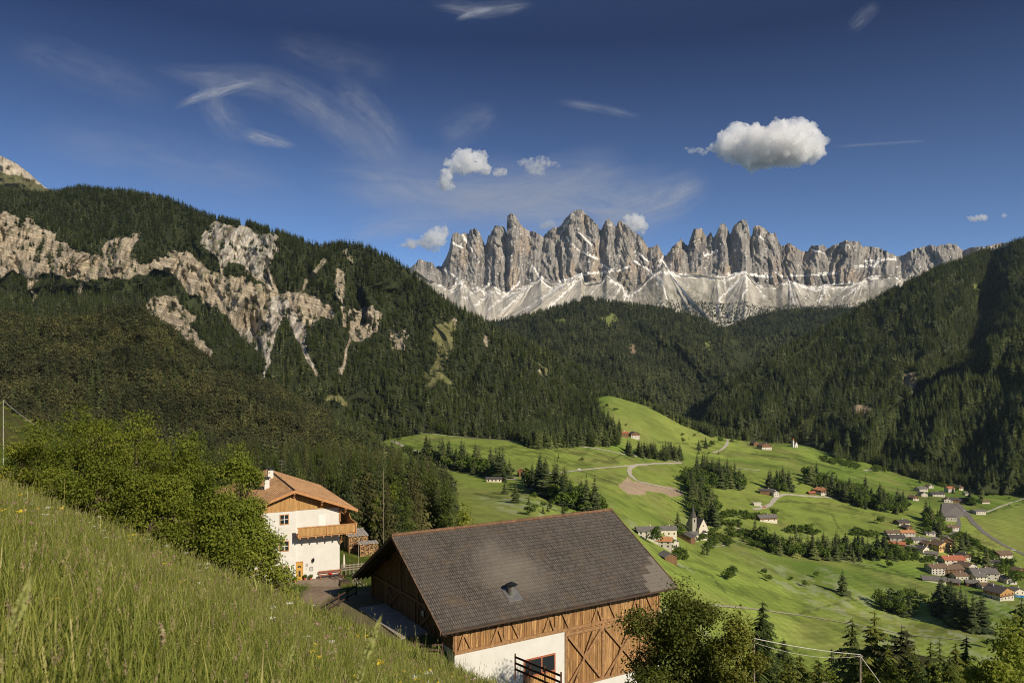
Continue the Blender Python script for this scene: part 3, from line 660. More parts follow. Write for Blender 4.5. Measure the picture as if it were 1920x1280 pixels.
def col_G(s):
    px = np.repeat(s.PX[None], s.Y.shape[0], 0); py = s.PY
    n1 = fbm(px * .05, py * .05, 4, 151); n2 = fbmv(px * .42 + 2.5 * fbm(px * .03, py * .05, 3, 150), py * .05, 4, 152, .6); n3 = fbm(px * .25, py * .3, 4, 153)
    rock = lerp(C3(.145, .135, .122), C3(.29, .268, .235), smooth(.28, .72, n2)[..., None])
    rock = lerp(rock, C3(.34, .26, .18), (smooth(.52, .70, fbm(px * .045, py * .02, 4, 154)) * .5)[..., None])
    rock = lerp(rock, C3(.075, .07, .068), (smooth(.58, .70, fbmv(px * .22 + 3 * fbm(px * .02, py * .04, 3, 149), py * .022, 4, 155)) * .7)[..., None])
    # scree: pale gravel fans with streaks running downhill, thin grass lower down
    base = np.interp(px, bs[:, 0], bs[:, 1]); dn = py - base
    xc = np.interp(px, [760, 900, 1100, 1250, 1400, 1500, 1800], [-.9, -.9, -.9, .5, 0, .3, -.4])
    fhh, faa = fan_field(px, py); st = fbmv(faa * 4.2, dn * .02, 4, 157)
    st = np.where(fhh > 0.5, st + .06, fbm((px - xc * dn) * .22, dn * .03, 4, 156) - .05)
    scree = lerp(C3(.29, .268, .225), C3(.45, .418, .35), smooth(.3, .72, st)[..., None])
    low = smooth(14, 58, dn + 50 * (n1 - .5)) * smooth(1050, 1200, px) * (1 - .75 * (fhh > 6))
    scree = lerp(scree, C3(.13, .125, .075), (low * smooth(.35, .62, fbm((px - xc * dn) * .12, dn * .04, 4, 158)) * .9)[..., None])
    isr = smooth(1.95, 2.03, s.RI + (n3 - .5) * .10)
    c = lerp(scree, rock, isr[..., None])
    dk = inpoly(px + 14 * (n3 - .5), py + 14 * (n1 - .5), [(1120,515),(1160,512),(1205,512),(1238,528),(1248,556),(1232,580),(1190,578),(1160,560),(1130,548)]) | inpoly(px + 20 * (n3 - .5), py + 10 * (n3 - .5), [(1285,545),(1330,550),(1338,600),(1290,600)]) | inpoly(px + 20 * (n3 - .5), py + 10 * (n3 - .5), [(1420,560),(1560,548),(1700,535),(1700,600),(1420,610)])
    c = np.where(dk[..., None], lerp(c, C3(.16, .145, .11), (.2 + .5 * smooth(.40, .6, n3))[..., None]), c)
    # second rock step inside the scree on the right
    stp = inpoly(px, py + (n3 - .5) * 10, [(1400,515),(1450,520),(1500,520),(1580,515),(1640,505),(1660,525),(1600,530),(1540,538),(1480,530),(1440,540)])
    c = np.where((stp & (n3 > .35))[..., None], rock * .8, c)
    # snow in the couloirs and under the walls
    q = 8 * (n3 - .5); sd = np.full(px.shape, 1e9)
    for L_ in SNOWL: sd = np.minimum(sd, seg_dist(px + q, py + q, L_))
    sn = (sd < 1.7 + 3.0 * (n3 - .5) + 1.5 * (n1 - .5))
    sn |= (np.abs(dn - 4 + 14 * (n1 - .5)) < 2.6) & (n3 > .47) & (px > 820) & (px < 1700)
    sn |= (fbm(px * .30 + py * .2, py * .45 - px * .1, 3, 159) > .77) & (isr > .5)
    sn |= (st > .66) & (dn > 0) & (dn < 22 + 30 * (n1 - .5)) & (n3 > .48)
    c = np.where(sn[..., None], C3(.68, .66, .62), c)
    return c
V.build(terrain_mat("meadow", 0.05, 0.8, 0.5, 0.6, .78, 1.25).m, col_V, name="valley_meadows")
mf = terrain_mat("forest_soil", 0.03, 0.3, 0.5, 2.0).m
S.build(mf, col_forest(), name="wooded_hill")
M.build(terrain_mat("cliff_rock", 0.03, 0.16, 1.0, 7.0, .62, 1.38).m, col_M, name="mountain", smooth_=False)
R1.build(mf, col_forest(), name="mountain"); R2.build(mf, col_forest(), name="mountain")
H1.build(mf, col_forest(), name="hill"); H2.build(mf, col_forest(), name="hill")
A.build(terrain_mat("summit_rock", 0.02, 0.1, 0.6, 8.0).m, col_A, name="mountain")
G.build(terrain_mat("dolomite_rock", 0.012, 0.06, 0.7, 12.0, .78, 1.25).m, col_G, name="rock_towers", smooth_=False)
def far_plain():      # the ground sheet under everything, out to the horizon
    me = MB(); me.box(-8900, 8900, -2900, 8900, -420, -400)
    o = me.build("ground", mf if False else simple("plain", (.05, .06, .025), 1, .2, .0005, 0)); o["kind"] = 'structure'
far_plain()
# ------------------------------------------------------------------ vegetation
def tri_mesh(name, T):
    T = np.asarray(T, np.float32); n = len(T)
    return mesh_np(name, T.reshape(-1, 3), np.arange(n * 3).reshape(n, 3))
def conifer_tris(h, r, tiers, per, seed, sub=1, droop=.25, bare=.08, ragged=.25, pw=.85, wid=.42):
    g = np.random.default_rng(seed); T = []
    for i in range(tiers):
        t = bare + (1 - bare) * (i + g.random() * .6) / tiers
        Rr = r * (1 - t) ** pw * (1 + (g.random() - .5) * ragged * 2) + .03 * r
        z0 = h * t; n = max(4, int(per * (1 - t * .55)))
        a0 = g.random() * 7
        for k in range(n):
            a = a0 + 2 * math.pi * (k + g.random() * .7) / n; L = Rr * (.65 + .5 * g.random())
            d = np.array([math.cos(a), math.sin(a), 0]); s = np.array([-d[1], d[0], 0])
            zj = z0 + (g.random() - .3) * 1.1 * h / tiers; root = np.array([0, 0, min(zj, h)]); tip = d * L + np.array([0, 0, zj - droop * L * (.7 + .6 * g.random())])
            if sub <= 1:
                w = L * wid; mid = root * .45 + tip * .55 + np.array([0, 0, .04 * L])
                T.append((root, mid + s * w - [0, 0, w * .5], tip)); T.append((root, tip, mid - s * w - [0, 0, w * .5]))
            else:
                for j in range(sub):
                    q = (j + .6) / sub; b = root * (1 - q) + tip * q; w = L * wid * (1 - q * .75) * (.7 + .6 * g.random())
                    for sg in (-1, 1):
                        e = b + s * w * sg + d * w * .55 - np.array([0, 0, w * (.25 + .5 * g.random())])
                        th = w * .5
                        T.append((b - d * th * .5, b + d * th, e)); 
                    T.append((b - s * w * .25, b + s * w * .25, b + d * w * .6 - np.array([0, 0, w * .9 * g.random() + .1 * w])))
                T.append((root + s * .03 * L, root - s * .03 * L, tip))
    # top shoot
    q = .035 * r; T.append(((-q, 0, h * .93), (q, 0, h * .93), (0, 0, h * 1.01))); T.append(((0, -q, h * .93), (0, q, h * .93), (0, 0, h * 1.01)))
    return T
def trunk_tris(h, r, n=5, lean=(0, 0)):
    T = []
    for k in range(n):
        a, b = 2 * math.pi * k / n, 2 * math.pi * (k + 1) / n
        A, B = (r * math.cos(a), r * math.sin(a), -1.5), (r * math.cos(b), r * math.sin(b), -1.5)
        T.append((A, B, (lean[0], lean[1], h)))
    return T
def clump_tris(lobes, n, size, seed, up=.35):
    """leafy triangles spread over and inside ellipsoid lobes"""
    g = np.random.default_rng(seed); T = []
    w = np.array([l[3] * l[3] for l in lobes]); w = w / w.sum()
    for i in g.choice(len(lobes), n, p=w):
        x, y, z, rr, rz = lobes[i]
        d = g.normal(size=3); d /= np.linalg.norm(d); f = .55 + .5 * g.random()
        c = np.array([x, y, z]) + d * np.array([rr, rr, rz]) * f
        nn = d + g.normal(size=3) * .6 + [0, 0, up]; nn /= np.linalg.norm(nn)
        a = np.cross(nn, g.normal(size=3)); a /= np.linalg.norm(a) + 1e-9; b = np.cross(nn, a); s = size * (.6 + .8 * g.random())
        T.append((c + a * s, c - a * s * .5 + b * s * .8, c - a * s * .5 - b * s * .8))
    return T

M_SPR = tint_leaf("spruce_needles", [(.023,.036,.015), (.052,.070,.026), (.105,.126,.045), (.20,.215,.072)], .12, far=True)
M_DSPR = tint_leaf("far_spruce_needles", [(.022,.032,.016), (.050,.062,.030), (.10,.114,.052), (.19,.20,.085)], .10, far=True)
M_PINE = tint_leaf("pine_needles", [(.032,.036,.016), (.058,.060,.025), (.090,.088,.034), (.14,.130,.048)], .12, far=True)
M_GRN = tint_leaf("broad_leaves", [(.05,.085,.014), (.085,.13,.02), (.12,.17,.026), (.16,.20,.03)], .35)
M_LARCH = tint_leaf("larch_needles", [(.055,.075,.018), (.085,.11,.024), (.12,.14,.03)], .25)
M_BARK = simple("bark", (.10, .075, .05), .95, .4, 8, .6)
M_BARKL = simple("grey_bark", (.20, .17, .13), .95, .4, 8, .6)

SRC = []
def source(name, T, mat):
    me = tri_mesh(name, T); me.materials.append(mat)
    o = bpy.data.objects.new(name, me); SRC.append(o); return o
far_sp = [source("far_spruce", conifer_tris(1.0, .20 + .025 * i, 10, 8, 200 + i, droop=.5, bare=.03, wid=.55) , M_DSPR) for i in range(3)]
mid_sp = [source("mid_spruce", conifer_tris(1.0, .19 + .025 * i, 20, 9, 210 + i, droop=.45, bare=.03, wid=.42, ragged=.4) + trunk_tris(1, .015), M_SPR) for i in range(4)]
larch = [source("mid_larch", conifer_tris(1.0, .19, 24, 8, 220 + i, droop=.2, ragged=.5, bare=.10, wid=.3) + trunk_tris(1, .015), M_LARCH) for i in range(2)]
def pine_lobes(g):
    L = [(0, 0, .80, .16, .16)]
    for k in range(6):
        a = g.random() * 7; rr = .10 + .14 * g.random(); L.append((math.cos(a) * rr, math.sin(a) * rr, .48 + .34 * g.random(), .10 + .06 * g.random(), .10))
    return L
pines = [source("mid_pine", conifer_tris(1.0, .17 + .02 * i, 18, 9, 230 + i, droop=.35, ragged=.5, bare=.10, pw=.6, wid=.45) + clump_tris(pine_lobes(np.random.default_rng(230 + i)), 160, .03, 230 + i, .8) + trunk_tris(.9, .016), M_PINE) for i in range(4)]
def bl_lobes(g, n=7):
    L = [(0, 0, .55, .28, .32)]
    for k in range(n):
        a = g.random() * 7; rr = .12 + .18 * g.random(); L.append((math.cos(a) * rr, math.sin(a) * rr, .35 + .42 * g.random(), .15 + .08 * g.random(), .15))
    return L
broads = [source("mid_broad", clump_tris(bl_lobes(np.random.default_rng(240 + i)), 260, .07, 240 + i, .5) + trunk_tris(.5, .02), M_GRN) for i in range(3)]

def forest(name, sources, pts, hmin, hmax, seed, weights=None, label=None, group=None, squash=(0.9, 1.25)):
    """one wood: many small copies of a few trees standing on the given points"""
    g = np.random.default_rng(seed); n = len(pts)
    me = bpy.data.meshes.new(name); me.vertices.add(n); me.vertices.foreach_set("co", np.asarray(pts, np.float32).ravel())
    hh = hmin + (hmax - hmin) * g.beta(2.2, 2.2, n); wd = hh * (squash[0] + (squash[1] - squash[0]) * g.random(n))
    sc = np.stack([wd, wd, hh], -1).astype(np.float32)
    a = me.attributes.new("sc", 'FLOAT_VECTOR', 'POINT'); a.data.foreach_set("vector", sc.ravel())
    rt = np.stack([(g.random(n) - .5) * .08, (g.random(n) - .5) * .08, g.random(n) * 6.283], -1).astype(np.float32)
    a = me.attributes.new("rt", 'FLOAT_VECTOR', 'POINT'); a.data.foreach_set("vector", rt.ravel())
    w = np.array(weights if weights else [1] * len(sources), float); w /= w.sum()
    a = me.attributes.new("ix", 'INT', 'POINT'); a.data.foreach_set("value", g.choice(len(sources), n, p=w).astype(np.int32))
    o = obj(name, me); o["kind"] = 'stuff'
    if label: o["label"] = label
    ng = bpy.data.node_groups.new(name, 'GeometryNodeTree')
    ng.interface.new_socket("Geometry", in_out='INPUT', socket_type='NodeSocketGeometry'); ng.interface.new_socket("Geometry", in_out='OUTPUT', socket_type='NodeSocketGeometry')
    N, L = ng.nodes, ng.links
    gi = N.new('NodeGroupInput'); go = N.new('NodeGroupOutput'); ip = N.new('GeometryNodeInstanceOnPoints'); jn = N.new('GeometryNodeJoinGeometry')
    for s in sources:
        oi = N.new('GeometryNodeObjectInfo'); oi.inputs['Object'].default_value = s; oi.inputs['As Instance'].default_value = True
        L.new(oi.outputs['Geometry'], jn.inputs[0])
    def attr(nm, ty):
        q = N.new('GeometryNodeInputNamedAttribute'); q.data_type = ty; q.inputs['Name'].default_value = nm
        return [k for k in q.outputs if k.enabled and k.name == 'Attribute'][0]
    L.new(gi.outputs[0], ip.inputs['Points']); L.new(jn.outputs[0], ip.inputs['Instance'])
    ip.inputs['Pick Instance'].default_value = True
    L.new(attr("ix", 'INT'), ip.inputs['Instance Index']); L.new(attr("rt", 'FLOAT_VECTOR'), ip.inputs['Rotation']); L.new(attr("sc", 'FLOAT_VECTOR'), ip.inputs['Scale'])
    L.new(ip.outputs[0], go.inputs[0])
    md = o.modifiers.new("trees", 'NODES'); md.node_group = ng
    return o

def gaps(px, py, s=0.06, seed=170, lo=.30, hi=.45):
    return smooth(lo, hi, fbm(px * s, py * s, 4, seed))
# left mountain
def mk_M(px, py, ri, Y):
    m = np.ones(px.shape); rkk = rockmask(px, py) | rockmask(px, py - 9)
    m = np.where(rkk, np.where(fbm(px * .09, py * .12, 4, 137) > .60, .30, np.where((np.sin((py - .28 * px) * .42 + 7 * fbm(px * .02, py * .02, 2, 12)) > .75) & (fbm(px * .07, py * .07, 3, 13) > .5), .28, .02)) + .25 * (inpoly(px, py, ROCK[3]) | inpoly(px, py, ROCK[4])), m) * np.where(clearmask(px, py), .08, 1)
    m *= smooth(0.0, .02, ri) * (ri < 4.25) * np.where(px > 1110, 1, 1)
    # bare shoulder under the summit
    m = np.where(inpoly(px, py, [(-300,300),(60,345),(130,340),(150,336),(180,345),(170,352),(130,352),(90,362),(60,350),(-300,330)]), 0.05, m)
    m = np.where(inpoly(px, py, [(40,392),(90,402),(80,412),(40,400)]), .1, m)
    return m * (.55 + .45 * gaps(px, py)) * (Y > 1000)
pM = M.scatter(1 / 60.0, mk_M, 301)
forest("spruce_forest", far_sp + larch, pM, 11, 23, 302, [3, 3, 3, .6, .6], "dark spruce forest covering the cliff-broken mountain on the left")
def mk_S(px, py, ri, Y):
    b = np.interp(py, [800, 830, 860, 905, 935, 955, 1000, 1040], [660, 680, 712, 790, 838, 850, 838, 850])
    return (px < b + 6 * (fbm(py * .1, py * 0, 2, 5) - .5)) * (ri > .7) * (ri < 5.5) * (.55 + .45 * gaps(px, py, .05, 171))
pS = S.scatter(1 / 40.0, mk_S, 303)
yy = pS[:, 1]; pxs = 960 + F * pS[:, 0] / pS[:, 1]
isp = (np.random.default_rng(9).random(len(pS)) < np.where(pxs < 620, .85, .25))
near_ = pS[:, 1] < 420
near_sp = [source("near_spruce", conifer_tris(1.0, .15 + .02 * i, 46, 9, 250 + i, sub=3, droop=.45, bare=.06, wid=.5, ragged=.5, pw=.7) + trunk_tris(1, .012), m_) for i, m_ in enumerate((M_SPR, M_SPR, M_PINE, M_LARCH))]
forest("spruce_forest", near_sp, pS[near_], 17, 29, 306, [3, 3, 2, 1], "tall mixed conifers below the farmhouse at the near foot of the wooded hill")
isp = isp & ~near_
forest("pine_forest", pines + [mid_sp[0]], pS[isp], 16, 28, 304, [1, 1, 1, 1, .5], "brownish pine wood on the near hill at the left", squash=(.95, 1.35))
forest("spruce_forest", mid_sp + larch, pS[~isp & ~near_], 17, 30, 305, [1, 1, 1, 1, .5, .5], "dark spruces along the foot of the near wooded hill")
# right mountain
def mk_R(px, py, ri, Y):
    m = (.25 + .75 * gaps(px, py, .05, 173)) * (ri > 0.0)
    m = np.where(glade(px, py), .03, m)
    return m
pR = R1.scatter(1 / 75.0, lambda a, b, c, d: mk_R(a, b, c, d) * (c < 3.3), 306)
forest("spruce_forest", far_sp + larch, pR, 15, 28, 307, [3, 3, 3, .7, .7], "dark spruce forest covering the long mountain flank on the right")
pR = R2.scatter(1 / 60.0, lambda a, b, c, d: mk_R(a, b, c, d) * (c < 2.4), 308)
forest("spruce_forest", mid_sp + larch, pR, 15, 29, 309, [2, 2, 2, 2, .8, .8], "nearer spruce forest on the spur at the right edge")
def mk_H(px, py, ri, Y): return np.where(glade(px, py), .05, 1) * (.45 + .55 * gaps(px, py, .07, 175, .32, .42)) * (ri > .1)
pH = H1.scatter(1 / 170.0, lambda a, b, c, d: mk_H(a, b, c, d) * (c < 3.15) * np.where(fbm(a * .07, b * .07, 3, 177) > .74, .1, 1), 310)
forest("spruce_forest", far_sp, pH, 17, 32, 311, None, "dark spruce forest on the hill under the rock towers", squash=(1.1, 1.6))
pH = H2.scatter(1 / 220.0, lambda a, b, c, d: mk_H(a, b, c, d) * (c < 2.1), 312)
forest("spruce_forest", far_sp, pH, 18, 34, 313, None, "distant spruce forest between the central hill and the right flank", squash=(1.2, 1.8))
# sparse trees at the upper edge of the woods below the scree
def mk_G(px, py, ri, Y): return (ri > .75) * (ri < 1.5) * smooth(545, 592, py + 34 * (fbm(px * .05, py * .05, 3, 178) - .5)) * (px > 1100) * .7
pG = G.scatter(1 / 150.0, mk_G, 314)
forest("dwarf_pine_scrub", far_sp, pG, 10, 18, 315, None, "dark scrub scattered over the lower scree", squash=(1.5, 2.4))

# valley: belts of wood that read as one mass, kept as stuff; the nearer stands are single trees (below)
def mk_V(px, py, ri, Y):
    m = np.zeros(px.shape)
    m = np.where(inpoly(px, py, [(1000,842),(1100,838),(1158,838),(1166,815),(1150,800),(1128,785),(1118,758),(1092,745),(1000,760),(900,800)]), 1.0, m)
    m = np.where(inpoly(px, py, [(1620,866),(1700,893),(1770,912),(1840,915),(1930,910),(1930,890),(1700,860)]), 1.0, m)
    m = np.where((ri > 9.05) & (px < 1400), 1.2, m)
    m = np.where((seg_dist(px, py, [(1180,850),(1225,858),(1272,862)]) < 5) & (Y < 1400), 1.0, m)
    m = np.where(inpoly(px, py, [(1300,800),(1336,822),(1350,815),(1345,800)]), 1.0, m)
    return m
pV = V.scatter(1 / 42.0, mk_V, 316)
forest("spruce_forest", mid_sp + larch, pV, 16, 29, 317, [1, 1, 1, 1, .3, .3], "spruces along the upper edge of the valley meadows")
# hedges and bushes on the valley floor (low scrub nobody could count)
HEDGE = [[(1365,1000),(1420,1022),(1500,1042)],[(1385,985),(1340,978),(1370,965),(1425,972)],[(1480,995),(1530,1000)],[(1545,862),(1605,875)],[(1630,845),(1690,880),(1745,900),(1790,915)],[(1640,880),(1700,877)],
 [(1830,1022),(1870,1052),(1920,1085)],[(1700,1115),(1740,1125)],[(1850,925),(1930,915)],[(1600,1000),(1640,1005)],[(1600,1040),(1630,1045)],
 [(1680,1045),(1745,1050)],[(1320,1040),(1345,1010),(1370,1020)],[(1310,1012),(1340,1000)],[(1700,1020),(1720,1045)],[(1800,1005),(1830,1020)],[(1780,1000),(1800,1020),(1835,1055)],[(1365,1090),(1375,1075)],[(1285,1050),(1272,1040)],[(760,845),(800,860)],[(1395,1000),(1470,1036)]]
def mk_Hd(px, py, ri, Y):
    m = np.zeros(px.shape)
    for h_ in HEDGE: m = np.maximum(m, (seg_dist(px, py, h_) < 5.0) * 1.0)
    m = np.maximum(m, (fbm(px * .02, py * .03, 3, 181) > .7) * .02)
    m = np.maximum(m, inpoly(px, py, [(1000,932),(1080,958),(1150,978),(1100,985),(1000,960)]) * .12)
    return m * (ri > 1.5)
pV = V.scatter(1 / 22.0, mk_Hd, 318)
forest("hedgerow", broads + [mid_sp[0]], pV, 3, 8, 319, [1, 1, 1, .3], "hedges and bushes between the valley meadows", squash=(1.1, 1.7))

# ---- single trees of the valley, each its own object
def tree_mesh(kind, i):
    if kind == 'spruce': return conifer_tris(1.0, .19 + .02 * i, 24, 11, 400 + i, droop=.45, bare=.03, wid=.46, ragged=.4) + trunk_tris(1, .014)
    if kind == 'larch': return conifer_tris(1.0, .19, 15, 9, 420 + i, droop=.15, ragged=.5, bare=.12, wid=.36) + trunk_tris(1, .014)
    return clump_tris(bl_lobes(np.random.default_rng(430 + i)), 520, .05, 430 + i, .5) + trunk_tris(.5, .02)
VT = {}
for kd, nn, mt in (('spruce', 4, M_SPR), ('larch', 2, M_LARCH), ('broadleaf', 3, M_GRN)):
    VT[kd] = []
    for i in range(nn):
        me = tri_mesh(kd + "_tree", tree_mesh(kd, i)); me.materials.append(mt); VT[kd].append(me)
def vtree(kd, px, py, h, label, group=None, g=np.random.default_rng(5)):
    p = V.locate(px, py); me = VT[kd][g.integers(len(VT[kd]))]
    o = bpy.data.objects.new(kd + "_tree", me); COL.objects.link(o); o.location = p
    h *= 1.22; w = h * (1.0 + .45 * g.random()); o.scale = (w, w, h); o.rotation_euler = (0, 0, g.random() * 6.28)
    return tag(o, label, "tree", group)
STANDS = [ # polygon of the trunks' feet, count, height range, kind mix, label, group
 ([(805,853),(850,868),(905,880),(962,898),(950,906),(900,893),(840,880),(790,858)], 40, 15, 26, .1, "spruce in the row above the long left meadow", "row of spruces above the long left meadow"),
 ([(1000,905),(1045,925),(1135,962),(1125,972),(1050,948),(985,915)], 32, 17, 27, .1, "spruce in the dense strip below the two-barn farm", "strip of spruces below the farm"),
 ([(1280,890),(1340,878),(1395,905),(1400,920),(1350,915),(1300,930),(1285,910)], 36, 16, 26, .1, "spruce in the wood between the gravel track and the round meadow", "wood at the middle of the valley"),
 ([(1288,930),(1330,925),(1350,985),(1325,988),(1300,975),(1290,950)], 26, 14, 24, .15, "spruce in the wood standing right behind the church", "wood behind the church"),
 ([(1440,915),(1475,905),(1490,918),(1450,925)], 12, 17, 25, .0, "spruce in the round stand above the farm track bend", "round stand of spruces"),
 ([(1505,890),(1560,910),(1640,930),(1700,955),(1690,965),(1620,955),(1560,930),(1520,910)], 44, 15, 25, .15, "spruce in the long stand above the orange-roofed chalet", "long stand left of the village"),
 ([(1410,1005),(1470,1030),(1560,1030),(1680,1040),(1690,1052),(1600,1052),(1500,1048),(1450,1040)], 56, 13, 21, .2, "spruce in the long belt between the church meadow and the village", "belt of trees below the farms"),
 ([(1735,975),(1765,985),(1765,1008),(1740,1005)], 12, 16, 24, .1, "spruce in the clump inside the village by the paved yard", "clump of spruces inside the village"),
 ([(1640,1130),(1690,1140),(1720,1150),(1700,1158),(1660,1150)], 9, 12, 19, .3, "spruce in the small group on the lower meadow", "small group of spruces on the lower meadow"),
 ([(1750,1130),(1790,1150),(1850,1180),(1830,1190),(1780,1172),(1745,1150)], 24, 16, 25, .1, "spruce in the tall row below the village hotels", "tall row of spruces below the hotels"),
]
gs = np.random.default_rng(77); NV = 0
for poly_, cnt, h0, h1, bl, lab, grp in STANDS:
    xs_ = [q[0] for q in poly_]; ys_ = [q[1] for q in poly_]; k_ = 0; row_ = []
    while k_ < cnt:
        x_, y_ = gs.uniform(min(xs_), max(xs_)), gs.uniform(min(ys_), max(ys_))
        if not inpoly(np.array([x_]), np.array([y_]), poly_)[0]: continue
        u_ = gs.random(); kd = 'broadleaf' if u_ < bl else ('larch' if u_ < bl + .12 else 'spruce')
        hh_ = gs.uniform(h0, h1) * (.55 if kd == 'broadleaf' else 1)
        row_.append([kd, x_, y_, hh_]); k_ += 1; NV += 1
    for kd in ('broadleaf', 'larch', 'spruce'):
        q_ = [r_ for r_ in row_ if r_[0] == kd]; nm_ = {'broadleaf': "leafy tree", 'larch': "pale larch", 'spruce': "dark spruce"}[kd]; where_ = lab.split(" in ", 1)[1]
        if not q_: continue
        names_ = {}
        names_[id(min(q_, key=lambda r: r[1]))] = "leftmost "
        if len(q_) > 1: names_[id(max(q_, key=lambda r: r[1]))] = "rightmost "
        if len(q_) > 2:
            rest_ = [r for r in q_ if id(r) not in names_]; names_[id(max(rest_, key=lambda r: r[2]))] = "lowest standing "
            rest_ = [r for r in q_ if id(r) not in names_]
            if rest_: names_[id(max(rest_, key=lambda r: r[3]))] = "tallest inner "
        for r_ in q_:
            vtree(kd, r_[1], r_[2], r_[3], names_.get(id(r_), "inner ") + nm_ + " in " + where_, {'broadleaf': "leafy trees in the ", 'larch': "larches in the ", 'spruce': "spruces in the "}[kd] + grp)
# the rest of those stands, too dense to count
def mk_St(px, py, ri, Y):
    m = np.zeros(px.shape)
    for q_ in STANDS: m = np.maximum(m, inpoly(px, py, q_[0]) * 1.0)
    return m * (ri > 2.5)
pV = V.scatter(1 / 55.0, mk_St, 320)
forest("spruce_thicket", mid_sp + broads, pV, 9, 19, 321, [1, 1, 1, 1, .25, .25, .25], "younger spruces filling the valley stands")
for kd, x_, y_, h_, lab in [
 ('spruce', 1580, 1114, 17, "lone dark spruce on the open meadow, long shadow beside it"),
 ('broadleaf', 1530, 1082, 5, "small round bush on the open meadow, higher of two"),
 ('broadleaf', 1509, 1100, 5, "small dark bush on the open meadow, lower of two"),
 ('spruce', 946, 926, 8, "slim small tree alone on the meadow under the farm"),
 ('spruce', 967, 942, 11, "dark conifer alone on the lower meadow left of the spruce strip"),
 ('spruce', 1271, 1000, 17, "tall dark spruce just left of the church tower"),
 ('broadleaf', 1274, 1006, 9, "round leafy tree at the foot of the tall spruce by the church"),
 ('broadleaf', 1226, 1022, 12, "leafy tree in front of the long white farmhouse"),
 ('broadleaf', 1252, 1026, 8, "leafy tree beside the orange-roofed house near the church"),
 ('larch', 1287, 1050, 9, "slender tree below the church with a dark shadow"),
 ('broadleaf', 1268, 1056, 7, "low leafy tree right of the small hut"),
 ('broadleaf', 1245, 1100, 5, "bush at the end of the big barn roof"),
 ('spruce', 1310, 843, 15, "spruce at the top end of the hill meadow by the track"),
 ('spruce', 1323, 840, 17, "tall spruce beside the curved white track"),
 ('broadleaf', 1336, 838, 11, "leafy tree beside the curved white track"),
 ('broadleaf', 1351, 830, 10, "leafy tree by the upper bend of the white track"),
 ('spruce', 1372, 828, 12, "upper spruce of the pair right of the white track"),
 ('broadleaf', 1384, 829, 11, "dark round tree right of the white track"),
 ('broadleaf', 1137, 764, 7, "small dark bush alone on the hill meadow"),
 ('broadleaf', 1452, 968, 9, "leafy tree right of the grey-roofed barn below the farm"),
 ('spruce', 1841, 940, 20, "tall pointed spruce at the village end by the field"),
 ('spruce', 1818, 945, 22, "dark tall spruce above the village garage"),
 ('broadleaf', 1828, 950, 13, "light round tree above the village garage"),
 ('broadleaf', 1651, 982, 9, "bushy tree beside the steep meadow in the village"),
 ('spruce', 1725, 905, 13, "spruce above the top houses of the village"),
 ('broadleaf', 1654, 873, 9, "dark round tree on the field edge above the village"),
 ('broadleaf', 1668, 1065, 7, "round bush on the meadow under the red-roofed houses"),
 ('spruce', 1790, 1040, 17, "spruce right of the yellow chalet"),
 ('spruce', 1803, 1043, 20, "dark spruce beside the red-roofed village houses"),
 ('spruce', 1812, 1030, 18, "spruce above the red-roofed village hotel"),
 ('larch', 1835, 1055, 16, "larch between the village road and the hotels"),
 ('spruce', 1850, 1060, 17, "spruce beside the village road below the bend"),
 ('broadleaf', 1880, 1082, 14, "round leafy tree right of the large village hotel"),
 ('broadleaf', 1893, 1070, 13, "light leafy tree near the right end of the village"),
 ('broadleaf', 1905, 1095, 13, "leafy tree by the pool at the village edge"),
 ('spruce', 1787, 925, 12, "small spruce between the upper village houses")]:
    vtree(kd, x_, y_, h_, lab); NV += 1

# ---- large trees close to the camera
def leaf_quads(name, P_, Nn, size, g):
    n = len(P_); a = np.cross(Nn, g.normal(size=(n, 3))); a /= np.linalg.norm(a, axis=1, keepdims=True) + 1e-9
    b = np.cross(Nn, a); s = (size * (.6 + .8 * g.random(n)))[:, None]
    v = np.stack([P_ - a * s, P_ + b * s * .55 + Nn * s * .12, P_ + a * s, P_ - b * s * .55 + Nn * s * .12], 1).reshape(-1, 3)
    return mesh_np(name, v, np.arange(n * 4).reshape(n, 4))
def crown(name, lobes, nclump, per, spread, size, seed, mat, parent, up=.5, lo=.5):
    g = np.random.default_rng(seed); w = np.array([l[3] * l[3] * l[5] if len(l) > 5 else l[3] * l[3] for l in lobes]); w = w / w.sum()
    ix = g.choice(len(lobes), nclump, p=w); L = np.array([l[:5] for l in lobes])[ix]
    d = g.normal(size=(nclump, 3)); d /= np.linalg.norm(d, axis=1, keepdims=True)
    f = (lo + (1.08 - lo) * g.random(nclump) ** .7)[:, None] * np.where(g.random(nclump) < .08, 1.28, 1)[:, None]
    c = L[:, :3] + d * f * np.stack([L[:, 3], L[:, 3], L[:, 4]], -1)
    keep = c[:, 2] > .1; c, d = c[keep], d[keep]
    c = np.repeat(c, per, 0); d = np.repeat(d, per, 0)
    off = g.normal(size=c.shape) * spread * np.array([1, 1, .6]); p = c + off
    nn = d * .6 + g.normal(size=c.shape) * .55 + [0, 0, up]; nn /= np.linalg.norm(nn, axis=1, keepdims=True)
    return obj(name, leaf_quads(name, p, nn, size, g), mat, parent)
